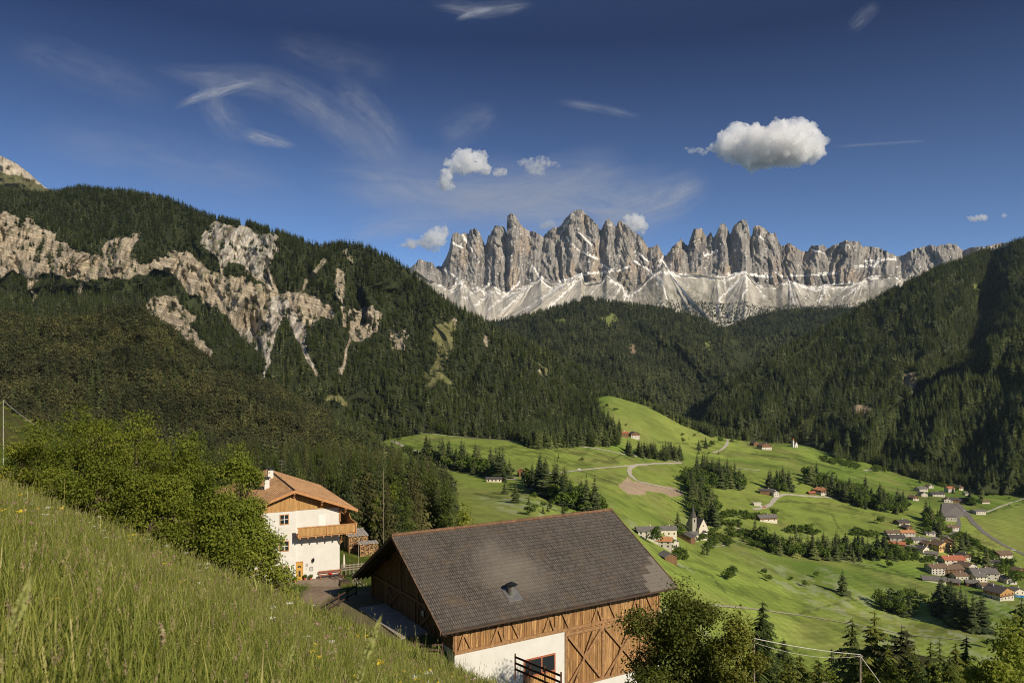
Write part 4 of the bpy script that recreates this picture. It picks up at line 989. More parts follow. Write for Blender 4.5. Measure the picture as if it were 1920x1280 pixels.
def limbs(name, lobes, h, r, seed, mat, parent, n=7, tw=3):
    g = np.random.default_rng(seed); m = MB()
    m.tube([(0, 0, -1.0), (.05 * h * .1, 0, h * .25), (0, .02 * h, h * .5), (.03 * h, 0, h * .78)], [r, r * .8, r * .55, r * .15], 9)
    for l in lobes[:n]:
        z0 = h * (.15 + .4 * g.random()); c = Vector(l[:3]); a = Vector((0, 0, z0)); q = a.lerp(c, .5) + Vector(g.normal(size=3)) * .15
        m.tube([a, q, c], [r * .42, r * .28, r * .08], 6)
        for _ in range(tw):
            e = c + Vector(g.normal(size=3)) * l[3] * .7
            m.tube([q, q.lerp(e, .5) + Vector(g.normal(size=3)) * .1, e], [r * .14, r * .09, r * .03], 4, False)
    return m.build(name, mat, parent)
BUSH = tint_leaf("hazel_leaves", [(.105,.135,.018), (.16,.19,.024), (.22,.245,.033), (.31,.33,.055)], .38)
BUSHL = tint_leaf("maple_leaves", [(.12,.155,.022), (.17,.21,.03), (.23,.265,.038), (.30,.33,.06)], .40)
CHERRY = tint_leaf("cherry_leaves", [(.065,.085,.016), (.115,.13,.022), (.17,.175,.03), (.26,.23,.045)], .33)
def broadleaf(px, top, D, wpx, label, seed, mat, nclump=1100, per=9, size=.075, base=None, name="broadleaf_tree", lobn=17, squat=1.0, x=None, bark=M_BARK, spread=.16):
    xx = (px - 960) / F * D; zb = float(near_z(np.array([xx]), np.array([D]))[0]) if base is None else base
    h = (YH - top) / F * D - zb; rw = wpx / 2 / F * D; g = np.random.default_rng(seed)
    t = empty(name, (xx, D, zb), 0, label, "tree")
    lobes = [(0, 0, h * .50, rw * .48, h * .34)]
    for k_ in range(lobn):
        a = g.random() * 6.28; q = rw * (.35 + .5 * g.random()); z = h * (.18 + .68 * g.random()) * squat
        rr = rw * (.17 + .16 * g.random()) * (1.15 - .45 * z / h)
        lobes.append((math.cos(a) * q * (1.1 - .5 * z / h), math.sin(a) * q * (1.1 - .5 * z / h), z, rr, rr * .8))
    lobes.append((rw * .1, 0, h * .86, rw * .28, h * .13))
    limbs("trunk", lobes[1:], h, .035 * h + .03, seed, bark, t)
    crown("crown", lobes, nclump, per, spread, size, seed + 1, mat, t, lo=.35)
    return t
GB = "trees and tall bushes along the meadow edge"
for k_, (px_, tp_, D_, w_, lb_, mt_, nc_) in enumerate([
  (70, 812, 36, 150, "dark green bush at the left picture edge above the tall grass", BUSH, 1400),
  (140, 755, 35, 220, "tall rounded leafy bush below the cable near the left edge", BUSH, 1500),
  (250, 765, 33, 230, "broad leafy bush at the middle of the hedge above the meadow", BUSH, 1600),
  (345, 800, 31, 200, "leafy bush right of the broadest one in the meadow hedge", BUSH, 1500),
  (440, 828, 29, 150, "light green tree in front of the tiled house roof", BUSHL, 1500),
  (390, 915, 25, 170, "low dense bush at the grass edge under the light green tree", BUSH, 1400),
  (490, 985, 26, 120, "small light tree with loose twigs against the white house wall", BUSHL, 800),
  (95, 880, 29, 150, "low spreading bush at the grass edge on the far left", BUSH, 900),
  (290, 890, 27, 220, "low dense bush at the grass edge below the broad bush", BUSH, 1400),
  (180, 860, 29, 200, "low dense bush between the broad bush and the left edge", BUSH, 1000)]):
    broadleaf(px_, tp_, D_, w_, lb_, 500 + k_ * 7, mt_, int(nc_ * 1.35), 11, .047, spread=.13)
broadleaf(1262, 1084, 40, 250, "large leafy cherry tree in front of the barn's right end", 600, CHERRY, 5600, 8, .080, name="cherry_tree", lobn=34, spread=.24)
broadleaf(1375, 1140, 38, 150, "smaller leafy tree just right of the large cherry tree", 610, CHERRY, 3000, 8, .080, name="cherry_tree", lobn=18, spread=.22)
broadleaf(1885, 1150, 52, 200, "large bright green tree at the lower right corner", 620, BUSHL, 3800, 9, .12, lobn=18)
broadleaf(865, 940, 120, 110, "round leafy tree behind the barn ridge", 630, BUSH, 1500, 8, .22, base=-42, spread=.35)
broadleaf(1545, 1245, 60, 130, "bright green shrub at the bottom edge left of the utility pole", 640, BUSHL, 900, 9, .10)
broadleaf(1750, 1235, 62, 150, "bright green shrub at the bottom edge right of the utility pole", 650, BUSHL, 1200, 9, .10)
broadleaf(1470, 1238, 50, 150, "leafy shrub at the bottom edge under the sagging cable", 680, CHERRY, 1500, 8, .10)
broadleaf(1665, 1240, 58, 160, "dark leafy tree at the bottom edge right of the shed roof", 685, BUSH, 1500, 8, .11)
broadleaf(1820, 1225, 56, 150, "bright leafy tree between the spruces and the corner tree", 690, BUSHL, 1500, 8, .11)
broadleaf(1590, 1262, 66, 130, "low bush at the bottom edge behind the shed roof", 695, BUSH, 900, 8, .12)
broadleaf(1705, 1212, 62, 130, "olive leafy tree rising between the crooked conifer and the corner", 671, CHERRY, 1500, 8, .10)
broadleaf(1530, 1232, 62, 120, "olive shrub under the middle of the sagging cable", 673, CHERRY, 1200, 8, .10)
broadleaf(1620, 1236, 70, 120, "yellow-green shrub right behind the utility pole foot", 677, BUSHL, 1200, 8, .11)
broadleaf(735, 905, 210, 50, "pale green tree among the dark spruces behind the barn", 660, BUSHL, 700, 8, .4, base=-50, spread=.7)
broadleaf(695, 930, 190, 60, "pale green tree beside the woodpile, behind the house", 670, BUSHL, 700, 8, .4, base=-46, spread=.7)

M_NSPR = tint_leaf('bright_spruce_needles', [(.035,.055,.018), (.07,.10,.028), (.12,.15,.042), (.20,.23,.07)], .2)  # brighter needle tones of the large conifers' own foliage
M_NLAR = tint_leaf('olive_larch_needles', [(.07,.09,.02), (.12,.15,.03), (.18,.20,.04), (.26,.26,.06)], .3)
def big_conifer(px, top, D, rr, label, seed, mat=M_NSPR, name="spruce_tree", tiers=70, per=10, sub=7, droop=.45, ragged=.5, base=None, pw=.62, wid=.55):
    xx = (px - 960) / F * D; zb = plane_z(xx, D) if base is None else base; h = (YH - top) / F * D - zb
    t = empty(name, (xx, D, zb), seed % 6, label, "tree")
    obj("crown", tri_mesh("crown", conifer_tris(h, rr, tiers, per, seed, sub=sub, droop=droop, bare=.1, ragged=ragged, pw=pw, wid=wid)), mat, t)
    MB().tube([(0, 0, -1), (0, 0, h * .5), (0, 0, h * .99)], [h * .014, h * .009, h * .001], 7).build("trunk", M_BARKL, t)
    return t
for px_, tp_, D_, rr_, lb_, kw in [
  (1430, 1128, 66, 4.0, "dark slim spruce right of the cherry trees, by the left cable pole", {}),
  (1598, 1160, 78, 4.5, "dark spruce left of the utility pole", {}),
  (1640, 1146, 72, 5.2, "sparse larch with twisted top behind the utility pole", dict(mat=M_NLAR, name="larch_tree", ragged=.6, droop=.1, tiers=44, pw=.55)),
  (1690, 1172, 70, 4.5, "sparse brownish conifer with crooked branches right of the pole", dict(mat=M_PINE, name="pine_tree", ragged=.6, droop=.05, tiers=40, pw=.5)),
  (1745, 1202, 82, 3.9, "small dark spruce top, left of the close pair at bottom right", dict(mat=M_NLAR)),
  (1762, 1198, 84, 3.9, "small dark spruce top, right of the close pair at bottom right", {}),
  (1792, 1205, 76, 4.4, "spruce with pale tips between the dark pair and the corner tree", dict(mat=M_NLAR)),
  (1812, 1192, 78, 4.5, "dark spruce directly left of the bright corner tree", dict(mat=M_NLAR)),
  (1500, 1222, 80, 4.2, "low dark spruce top under the sagging cable", dict(mat=M_NLAR)),
  (1560, 1215, 82, 4.5, "dark spruce under the right half of the sagging cable", {}),
  (1470, 1196, 74, 4.5, "dark spruce between the left cable pole and the low spruce tops", {}),
  (1665, 1205, 64, 4.5, "broad dark spruce filling the gap right of the utility pole", dict(mat=M_NLAR)),
  (1625, 1215, 82, 5.2, "dark spruce directly behind the utility pole top", {}),
  (1715, 1222, 66, 4.5, "dark young spruce under the crooked brown conifer", {}),
  (1780, 1228, 60, 4.2, "young spruce at the bottom edge near the bright corner tree", dict(mat=M_NLAR)),
  (1535, 1238, 70, 4.5, "low spruce at the bottom edge left of the shed roof", {}),
  (1915, 1120, 74, 5.2, "dark spruce behind the bright corner tree at the right edge", {}),
  (655, 893, 240, 4.0, "tall dark spruce behind the house eave", dict(base=-52, tiers=26, sub=3)),
  (745, 925, 215, 4.0, "dark spruce behind the barn, right of the thin mast", dict(base=-50, tiers=26, sub=3)),
  (785, 912, 225, 4.4, "tall dark spruce behind the left end of the barn ridge", dict(base=-54, tiers=26, sub=3)),
  (820, 930, 235, 4.2, "dark spruce behind the barn ridge beside the round tree", dict(base=-58, tiers=26, sub=3)),
  (765, 940, 190, 3.6, "lower dark spruce behind the barn ridge", dict(base=-48, tiers=26, sub=3))]:
    big_conifer(px_, tp_, D_, rr_, lb_, 700 + int(px_), **kw)

# ---- the tall meadow grass around the camera
def blade(g, x, y, h, w, lean, heads=False):
    a = g.random() * 6.28; d = np.array([math.cos(a), math.sin(a), 0]); s = np.array([-d[1], d[0], 0]) * w / 2
    p0 = np.array([x, y, 0.]); p1 = p0 + d * lean * .25 + [0, 0, h * .45]; p2 = p0 + d * lean * .6 + [0, 0, h * .8]; p3 = p0 + d * lean + [0, 0, h]
    T = [(p0 - s, p0 + s, p1 + s * .9), (p0 - s, p1 + s * .9, p1 - s * .9), (p1 - s * .9, p1 + s * .9, p2 + s * .6), (p1 - s * .9, p2 + s * .6, p2 - s * .6), (p2 - s * .6, p2 + s * .6, p3)]
    return T, p3, (p3 - p2) / (np.linalg.norm(p3 - p2) + 1e-9)
def head_tris(g, c, d, L, w, n=16):
    T = []
    for k in range(n):
        t = k / n; q = c + d * L * t; v = g.normal(size=3); v -= d * v.dot(d); v /= np.linalg.norm(v); r = w * math.sin(math.pi * (t * .85 + .1))
        b = q + d * L * .16; T.append((q, q + v * r + d * L * .05, b))
    return T
def grass_mesh(i, n, hmin, hmax, w, spread, nheads):
    g = np.random.default_rng(800 + i); T = []; H = []
    for _ in range(n):
        r = spread * math.sqrt(g.random()); a = g.random() * 6.28; h = g.uniform(hmin, hmax)
        T += blade(g, r * math.cos(a), r * math.sin(a), h, w * g.uniform(.6, 1.3), h * g.uniform(.1, .6))[0]
    for _ in range(nheads):
        r = spread * math.sqrt(g.random()); a = g.random() * 6.28; h = g.uniform(hmax, hmax * 1.5)
        t, e, d = blade(g, r * math.cos(a), r * math.sin(a), h, w * .45, h * g.uniform(.05, .25)); T += t
        H += head_tris(g, e - d * .02, d, g.uniform(.04, .08), g.uniform(.004, .008), 18)
    me = tri_mesh("grass_clump", T + H); me.polygons.foreach_set("material_index", np.array([0] * len(T) + [1] * len(H), np.int32))
    return me
def grass_material():
    t = NT("meadow_grass"); oi = t.n("ShaderNodeObjectInfo").outputs["Random"]; geo = t.n("ShaderNodeNewGeometry").outputs["Random Per Island"]
    f = t.math('ADD', t.math('MULTIPLY', oi, .5), t.math('MULTIPLY', geo, .5))
    c = t.ramp(f, [(0, (.06, .085, .013)), (.3, (.145, .185, .026)), (.6, (.245, .275, .045)), (.82, (.37, .35, .10)), (1, (.54, .46, .22))])
    z = t.n("ShaderNodeSeparateXYZ", Vector=t.coord()).outputs[2]
    c = t.mix(t.ramp(z, [(.2, 0), (.55, .45)]), c, (.34, .34, .10))
    t.col(c); t.rough(.6); t.spec(.2)
    tr = t.n("ShaderNodeBsdfTranslucent"); t.link(c, tr.inputs[0]); mx = t.n("ShaderNodeMixShader"); mx.inputs[0].default_value = .35
    t.link(t.b.outputs[0], mx.inputs[1]); t.link(tr.outputs[0], mx.inputs[2]); t.link(mx.outputs[0], t.out.inputs[0])
    return t.m
MG = grass_material(); MH = tint_leaf("seed_heads", [(.26,.22,.10), (.34,.31,.13), (.26,.18,.12), (.42,.38,.20)], .3)
gsrc = []
for i, (n_, a_, b_, w_, s_, hd) in enumerate([(80,.14,.40,.005,.20,0), (80,.16,.42,.005,.20,1), (80,.12,.36,.006,.20,0), (80,.15,.38,.0045,.20,2),
                                               (90,.15,.40,.013,.34,1), (90,.16,.42,.013,.34,3), (90,.14,.38,.015,.34,1)]):
    me = grass_mesh(i, n_, a_, b_, w_, s_, hd); me.materials.append(MG); me.materials.append(MH)
    o = bpy.data.objects.new("grass_clump", me); gsrc.append(o)
def grass_pts(n, d0, d1, seed, x0=-120, x1=1080, pw=1.0):
    g = np.random.default_rng(seed); D = np.sqrt(g.random(n) * (d1 ** 2 - d0 ** 2) + d0 ** 2); px = g.uniform(x0, x1, n)
    x = (px - 960) / F * D; z = near_z(x, D); return np.stack([x, D, z - .02], -1)
forest("tall_grass", gsrc[:4], grass_pts(6200, 1.6, 13, 901, -140, 1150), .75, 1.25, 902, None, "tall flowering meadow grass on the slope at the front", squash=(.9, 1.4))
gp = grass_pts(15000, 13, 46, 903, -140, 1150)
dx_ = gp[:, 0] + 10.2; dy_ = gp[:, 1] - 56.5
forest("tall_grass", gsrc[4:], gp, .8, 1.35, 904, None, "tall meadow grass towards the crest of the slope", squash=(1.0, 1.6))
gp = grass_pts(6000, 40, 110, 905, -100, 1500)
t_ = np.clip((gp[:, 1] - 64) / 20, 0, 1); ok = (np.abs(gp[:, 0] + 15.5 + 5 * t_) > 1.5) | (gp[:, 1] > 88)
ok &= ~((np.abs((gp[:, 0] + 10.2) * .85 + (gp[:, 1] - 56.5) * .527) < 1.8) & (np.abs(-(gp[:, 0] + 10.2) * .527 + (gp[:, 1] - 56.5) * .85) < 8))
c25, s25 = math.cos(R(25)), math.sin(R(25)); hx = (gp[:, 0] + 26) * c25 + (gp[:, 1] - 92) * s25; hy = -(gp[:, 0] + 26) * s25 + (gp[:, 1] - 92) * c25
ok &= ~((np.abs(hx) < 8) & (hy > -7) & (hy < 24))
bx = (gp[:, 0] + 4.43) * .85 + (gp[:, 1] - 48) * .527; by = -(gp[:, 0] + 4.43) * .527 + (gp[:, 1] - 48) * .85
ok &= ~((bx > 1) & (bx < 20) & (by > -1) & (by < 16)); ok &= ~((bx > 3.5) & (bx < 11) & (by > -4.5) & (by < 1))
forest("rough_grass", gsrc[4:], gp[ok], .5, .9, 906, None, "rough grass around the house and barn", squash=(1.6, 2.6))

def flower_mesh(kind, i):
    g = np.random.default_rng(990 + i); T, H = [], []
    for _ in range(3):
        x, y = g.normal(size=2) * .06; h = g.uniform(.36, .56); t, e, d = blade(g, x, y, h, .004, .05); T += t
        n_, r_, fl = {'white': (26, .028, .25), 'yellow': (20, .018, .4), 'pink': (22, .016, 1.0)}[kind]
        for k in range(n_):
            v = g.normal(size=3); v[2] = abs(v[2]) * fl; v /= np.linalg.norm(v); q = e + v * r_ * g.uniform(.4, 1)
            a = g.normal(size=3) * .007; b = g.normal(size=3) * .007; H.append((q, q + a, q + b))
    me = tri_mesh("meadow_flower", T + H); me.polygons.foreach_set("material_index", np.array([0] * len(T) + [1] * len(H), np.int32)); me.materials.append(MG)
    me.materials.append({'white': tint_leaf("white_petals", [(.6,.58,.5), (.75,.73,.66)], .2), 'yellow': tint_leaf("yellow_petals", [(.65,.48,.03), (.75,.6,.06)], .2), 'pink': tint_leaf("pink_clover", [(.38,.20,.20), (.52,.32,.30)], .2)}[kind]); return bpy.data.objects.new("meadow_flower", me)
fsrc = [flower_mesh('white', 0), flower_mesh('yellow', 1), flower_mesh('pink', 2), flower_mesh('pink', 3)]
forest("meadow_flowers", fsrc, grass_pts(130, 4, 20, 911, -100, 1100), .9, 1.25, 912, [2, 1, 3, 3], "small white, yellow and pink wildflowers in the meadow grass", squash=(1, 1.4))
M_HEAD = tint_leaf('pale_grass_head', [(.30,.33,.10), (.42,.44,.16), (.5,.48,.22)], .35)
# single stems close to the lens
def stem_thing(name, px, py, D, label, head, L=.5, lean=.05):
    p = P(px, py, D); g = np.random.default_rng(int(px)); t = empty(name, (p.x, p.y, p.z - L), 0, label, "grass stem" if name == "grass_stem" else "flower")
    MB().tube([(-lean, 0, 0), (-lean * .3, 0, L * .5), (0, 0, L)], [.0022, .0018, .0012], 5).build("stem", MG, t)
    if head == 'grass':
        obj("seed_head", tri_mesh("seed_head", head_tris(g, np.array([-.01, 0, L - .05]), np.array([.35, 0, .94]), .085, .009, 110)), M_HEAD, t)
    else:
        T = []
        for k in range(60):
            a = k * .7; r = .014 * (.5 + .5 * (k % 3) / 2); d = np.array([math.cos(a), math.sin(a), .35]); q = np.array([0, 0, L]); T.append((q, q + d * r + np.array([-d[1], d[0], 0]) * .003, q + d * r - np.array([-d[1], d[0], 0]) * .003))
        obj("flower_head", tri_mesh("flower_head", T), fsrc[1].data.materials[1], t)
stem_thing("yellow_flower", 106, 1122, 3.2, "single yellow flower standing out of the grass at the lower left", 'flower')
stem_thing("grass_stem", 30, 1128, 1.15, "blurred pale grass head close to the lens at the left edge", 'grass', .3)
stem_thing("grass_stem", 690, 1195, 1.3, "blurred pale grass head close to the lens in front of the barn yard", 'grass', .4)
stem_thing("grass_stem", 540, 1225, 2.2, "upright grass head at the bottom, left of the blurred one", 'grass', .4)
stem_thing("grass_stem", 668, 1265, 1.6, "low blurred grass head at the bottom edge beneath the blurred tall one", 'grass', .3)
# ------------------------------------------------------------------ building materials
K = {}
K['plaster'] = simple("white_plaster", (.64, .63, .585), .9, .06, 1.2, .1)
K['cream'] = simple("cream_plaster", (.62, .56, .44), .9, .1, 1.2, .1)
K['ochre'] = simple("ochre_plaster", (.60, .40, .16), .9, .1, 1.2, .1)
K['stone'] = simple("grey_stone", (.36, .33, .28), .95, .25, 3, .4)
K['timber'] = planks("weathered_barn_boards", (.36, .185, .07), (.62, .37, .155), 'xy', .19, .20)
K['beam'] = simple("barn_beams", (.30, .17, .08), .85, .35, 5, .4)
K['dtimber'] = planks("dark_old_boards", (.24, .135, .07), (.34, .20, .11), 'xy', .22, .35)
K['htimber'] = planks("larch_cladding", (.50, .28, .10), (.62, .37, .15), 'xy', .15, .60)
K['hbeam'] = simple("larch_beams", (.48, .24, .10), .7, .25, 4, .25)
K['dark'] = simple("dark_wood", (.07, .045, .03), .8, .3, 6, .3)
K['metal'] = simple("grey_sheet_metal", (.30, .29, .27), .45, .2, 4, .1, .7)
K['black'] = simple("dark_metal", (.03, .03, .03), .5, .2, 4, .1, .5)
K['rust'] = simple("rusty_ridge_metal", (.16, .09, .05), .8, .4, 2.5, .3)
K['concrete'] = simple("concrete", (.33, .29, .24), .95, .25, 1.5, .3)
K['redroof'] = simple("red_tiles", (.40, .14, .075), .9, .25, 1.0, .4)
K['orroof'] = simple("orange_tiles", (.48, .22, .10), .9, .25, 1.0, .4)
K['greyroof'] = simple("grey_shingles", (.16, .145, .13), .9, .3, .8, .4)
K['darkroof'] = simple("dark_shingles", (.085, .075, .07), .9, .3, .8, .4)
K['brownroof'] = simple("brown_shingles", (.17, .115, .075), .9, .3, .8, .4)
K['vwood'] = planks("brown_village_boards", (.20, .11, .055), (.28, .16, .08), 'xy', .4, .6)
K['vplaster'] = simple('village_plaster', (.52, .48, .41), .9, .1, .6, .1)
K['track'] = simple('worn_track', (.30, .28, .19), 1, .25, .4, .3)
K['asphalt'] = simple("asphalt", (.16, .145, .125), .95, .15, .3, .1)
K['gravel'] = simple("pale_gravel", (.42, .38, .29), 1, .2, .5, .3)
K['red'] = simple("red_cushion", (.45, .03, .02), .9, .1, 4, .1)
K['door'] = simple("varnished_door", (.52, .30, .07), .45, .12, 6, .1)
K['white'] = simple("white_paint", (.75, .74, .70), .6, .05, 3, .05)
K['wire'] = simple("pale_cable", (.55, .53, .48), .6, .1, 3, 0)
K['pole'] = simple("weathered_pole", (.26, .22, .17), .9, .25, 4, .3)
def glass():
    t = NT("window_glass"); t.col((.02, .025, .03)); t.rough(.12); t.spec(.6); return t.m
K['glass'] = glass()
def curtain():
    t = NT("curtain_behind_glass"); t.col((.45, .45, .43)); t.rough(.2); return t.m
K['curtain'] = curtain()
def roof_rows(name, c1, c2, w, h, patch=None, gap=(.03, .026, .022), bumpd=.04, lichen=None, offs=.0, smooth_bias=0.0, mortar=.035):
    """courses of tiles on a sloping roof: x along the eave, y up the slope"""
    t = NT(name); co = t.coord()
    br = t.n("ShaderNodeTexBrick", _offset=offs, Vector=co, Color1=c1 + (1,), Color2=c2 + (1,), Mortar=gap + (1,), Scale=1.0)
    br.inputs["Brick Width"].default_value = w; br.inputs["Row Height"].default_value = h
    br.inputs["Mortar Size"].default_value = mortar; br.inputs["Mortar Smooth"].default_value = .3; br.inputs["Bias"].default_value = smooth_bias
    c = br.outputs[0]
    n = t.noise(t.mapv(co, (.25, .12, .2)), 2.0, 6, .65)
    c = t.mix(t.ramp(n, [(.40, 0), (.70, .35)]), c, tuple(min(1, x * 1.8) for x in c1))
    if lichen: c = t.mix(t.ramp(t.noise(co, .9, 8, .75), [(.50, 0), (.70, .55)]), c, lichen)
    if patch: c = patch(t, co, c)
    t.col(c); t.rough(.88)
    hgt = t.math('SUBTRACT', 1.0, br.outputs[1])
    t.bump(t.math('ADD', hgt, t.math('MULTIPLY', t.noise(co, 3, 4), .3)), .8, bumpd)
    return t.m
def barn_patch(t, co, c):
    sep = t.n("ShaderNodeSeparateXYZ", Vector=co); x, y = sep.outputs[0], sep.outputs[1]
    # dusty bleached area around the vent (dirt with its own shape)
    dx = t.math('DIVIDE', t.math('SUBTRACT', x, 7.2), 3.4); dy = t.math('DIVIDE', t.math('SUBTRACT', y, 3.4), 3.3)
    d = t.math('SQRT', t.math('ADD', t.math('MULTIPLY', dx, dx), t.math('MULTIPLY', dy, dy)))
    d = t.math('ADD', d, t.math('MULTIPLY', t.math('SUBTRACT', t.noise(co, .5, 5), .5), 1.1))
    c = t.mix(t.ramp(d, [(.1, .5), (1.2, 0)]), c, (.25, .22, .175), 'MIX')
    # replaced, paler tiles near the far lower corner
    a = t.math('GREATER_THAN', x, 17.3); b = t.math('LESS_THAN', t.math('FLOOR', t.math('MULTIPLY', y, 1.4)), t.math('FLOOR', t.math('MULTIPLY', t.math('SUBTRACT', x, 15.9), 1.1)))
    m = t.math('MULTIPLY', a, b)
    return t.mix(t.math('MULTIPLY', m, .55), c, (.24, .21, .17))
K['barnroof'] = roof_rows("barn_roof_tiles", (.072, .063, .054), (.135, .118, .100), .15, .30, barn_patch, (.030, .024, .019), .04, (.14, .10, .06), mortar=.025)
K['houseroof'] = roof_rows("larch_shingle_roof", (.56, .29, .12), (.76, .46, .22), .42, .50, None, (.10, .05, .025), .05, (.42, .25, .13), .5, mortar=.03)

# ------------------------------------------------------------------ the barn
BA = R(31.8); BZ = -22.0
barn = empty("barn", (-4.43, 48.0, BZ), BA, "large barn with a vast dark tiled roof, timber upper walls and white plastered base", "barn")
BL, BW, BE, BR = 20.0, 15.64, 6.03, 10.65       # length, width, eave height, ridge height
sl = (BR - BE) / (BW / 2)
def roof_slab(m, x0, x1, ya, za, yb, zb, th=.16):
    return m.hexa([(x0, ya, za - th), (x1, ya, za - th), (x1, yb, zb - th), (x0, yb, zb - th), (x0, ya, za), (x1, ya, za), (x1, yb, zb), (x0, yb, zb)])
m = MB(); roof_slab(m, 0, BL, 0, BE, BW / 2, BR); roof_slab(m, 0, BL, BW, BE, BW / 2 + .001, BR)
roof = m.build("roof", K['barnroof'], barn)
m = MB(); m.tube([(-.05, BW / 2, BR + .03), (BL + .05, BW / 2, BR + .03)], .13, 8)
m.build("ridge_cap", K['rust'], roof)
m = MB()
for x in (-.07, BL + .01):
    m = MB(); m.hexa([(x, -.02, BE - .24), (x + .06, -.02, BE - .24), (x + .06, BW / 2, BR - .24), (x, BW / 2, BR - .24), (x, -.02, BE + .04), (x + .06, -.02, BE + .04), (x + .06, BW / 2, BR + .04), (x, BW / 2, BR + .04)])
    m.hexa([(x, BW + .02, BE - .24), (x + .06, BW + .02, BE - .24), (x + .06, BW / 2, BR - .24), (x, BW / 2, BR - .24), (x, BW + .02, BE + .04), (x + .06, BW + .02, BE + .04), (x + .06, BW / 2, BR + .04), (x, BW / 2, BR + .04)])
    m.build("verge_board", K['rust'], roof)
m = MB(); m.tube([(-.02, -.10, BE - .14), (BL, -.10, BE - .14)], .075, 8); m.build("gutter", K['dark'], roof)
m = MB()
for i in range(26):                                # rafter ends under the eave
    x = .25 + i * (BL - .5) / 25
    m.hexa([(x, .02, BE - .34), (x + .1, .02, BE - .34), (x + .1, .95, BE - .34 + .95 * sl), (x, .95, BE - .34 + .95 * sl), (x, .02, BE - .18), (x + .1, .02, BE - .18), (x + .1, .95, BE - .18 + .95 * sl), (x, .95, BE - .18 + .95 * sl)])
for i in range(3):                                 # rafters and purlins seen under the left verge
    x = .35 + i * .38
    for s_ in (0, 1):
        ya, yb = (0.02, BW / 2) if s_ == 0 else (BW - .02, BW / 2)
        m.hexa([(x, ya, BE - .34), (x + .1, ya, BE - .34), (x + .1, yb, BR - .34), (x, yb, BR - .34), (x, ya, BE - .18), (x + .1, ya, BE - .18), (x + .1, yb, BR - .18), (x, yb, BR - .18)])
for y in (1.0, 4.3, BW / 2 - .12, BW - 4.5, BW - 1.2):
    z = BE + min(y, BW - y) * sl - .58; m.box(.15, 1.29, y, y + .24, z, z + .23)
m.build("rafters", K['dark'], barn)
X0, X1, Y0, Y1 = 1.3, 18.9, .7, 14.9; XS = 9.96; TB = 4.2
z0 = BE + Y0 * sl - .20
m = MB(); m.box(X0, XS, Y0 - .03, Y0 + .35, -5, TB - .003); m.box(X0 - .03, X0 + .3, Y0 + .36, Y1, -5, TB + .15); m.box(XS + .002, X1, Y0 + .02, Y0 + .35, -5, .05); m.box(X1 - .3, X1 + .02, Y0 + .36, Y1, -6, 1.5)
m.build("plaster_wall", K['plaster'], barn)
m = MB(); m.box(X0, XS, Y0 + .04, Y0 + .2, TB, z0); m.box(XS + .05, X1, Y0 + .04, Y0 + .2, .053, z0)
m.build("timber_wall", K['timber'], barn)
m = MB()                                           # gable walls
def gable(x, zb_):
    za = BE + Y0 * sl - .19
    m.poly([(x, Y0 + .21, zb_), (x, Y1, zb_), (x, Y1, za), (x, BW / 2, BR - .22), (x, Y0 + .21, za)], (.12, 0, 0))
gable(X0 + .02, TB + .155); gable(X1 - .14, 1.505); m.box(X0 + .15, X1 - .15, Y1 - .15, Y1 - .02, 0, z0)
m.build("gable_wall", K['dtimber'], barn)
m = MB(); yb = Y0 - .055
posts = [X0 + .07, 5.05, 9.2, 13.4, 17.0, X1 - .07]
for x in posts: m.box(x - .09, x + .09, yb, yb + .09, TB + .02, z0)
m.box(X0, X1, yb - .01, yb + .08, TB - .08, TB + .14)
def dg(xa, za, xb, zb, w=.13, d=0): m.beam((xa, yb + .02 - d, za), (xb, yb + .02 - d, zb), .07, w, up=(0, 1, 0)) if False else m.hexa([(xa - w * .6, yb - .02 - d, za), (xa + w * .6, yb - .02 - d, za), (xa + w * .6, yb + .05 - d, za), (xa - w * .6, yb + .05 - d, za), (xb - w * .6, yb - .02 - d, zb), (xb + w * .6, yb - .02 - d, zb), (xb + w * .6, yb + .05 - d, zb), (xb - w * .6, yb + .05 - d, zb)])
lo, hi = TB + .14, z0 - .02
for x in posts[1:-1]:
    dg(x - 1.0, lo, x - .15, hi); dg(x - .85, hi, x - .12, lo, d=.012); dg(x + .2, hi, x + 1.15, lo)
dg(X0 + .25, hi, X0 + 1.2, lo); dg(X0 + .3, lo, X0 + .95, hi, d=.012)
# tall bay
for x in (XS + .15, 13.4, 17.0): m.box(x - .1, x + .1, yb, yb + .09, .06, TB - .09)
m.box(XS + .1, X1, yb - .02, yb + .07, TB - .42, TB - .22); m.box(XS + .1, X1, yb - .01, yb + .08, .06, .24)
for xa, xb in ((XS + .3, 13.2), (13.6, 16.8)):
    dg(xa, .25, xb, TB - .45, .2, .03); dg(xa, TB - .45, xb, .25, .2, .045); dg(xa + .5, .25, (xa + xb) / 2 + .7, TB - .45, .1, .06)
m.build("bracing", K['beam'], barn)
m = MB(); xg = X0 - .03                            # framing on the shaded gable
for y in (Y0 + .1, 3.6, 6.2, 9.2, 11.8, Y1 - .1):
    m.box(xg - .05, xg + .04, y - .1, y + .1, TB + .16, BE + min(y, BW - y) * sl - .25)
m.box(xg - .06, xg + .04, Y0, Y1, TB + 1.9, TB + 2.1)
for ya, yc in ((3.7, 6.1), (9.3, 11.7)):
    for a, b in ((ya, yc), (yc, ya)):
        m.hexa([(xg - .05, a - .1, TB + .2), (xg + .03, a - .1, TB + .2), (xg + .03, a + .1, TB + .2), (xg - .05, a + .1, TB + .2), (xg - .05, b - .1, TB + 1.9), (xg + .03, b - .1, TB + 1.9), (xg + .03, b + .1, TB + 1.9), (xg - .05, b + .1, TB + 1.9)])
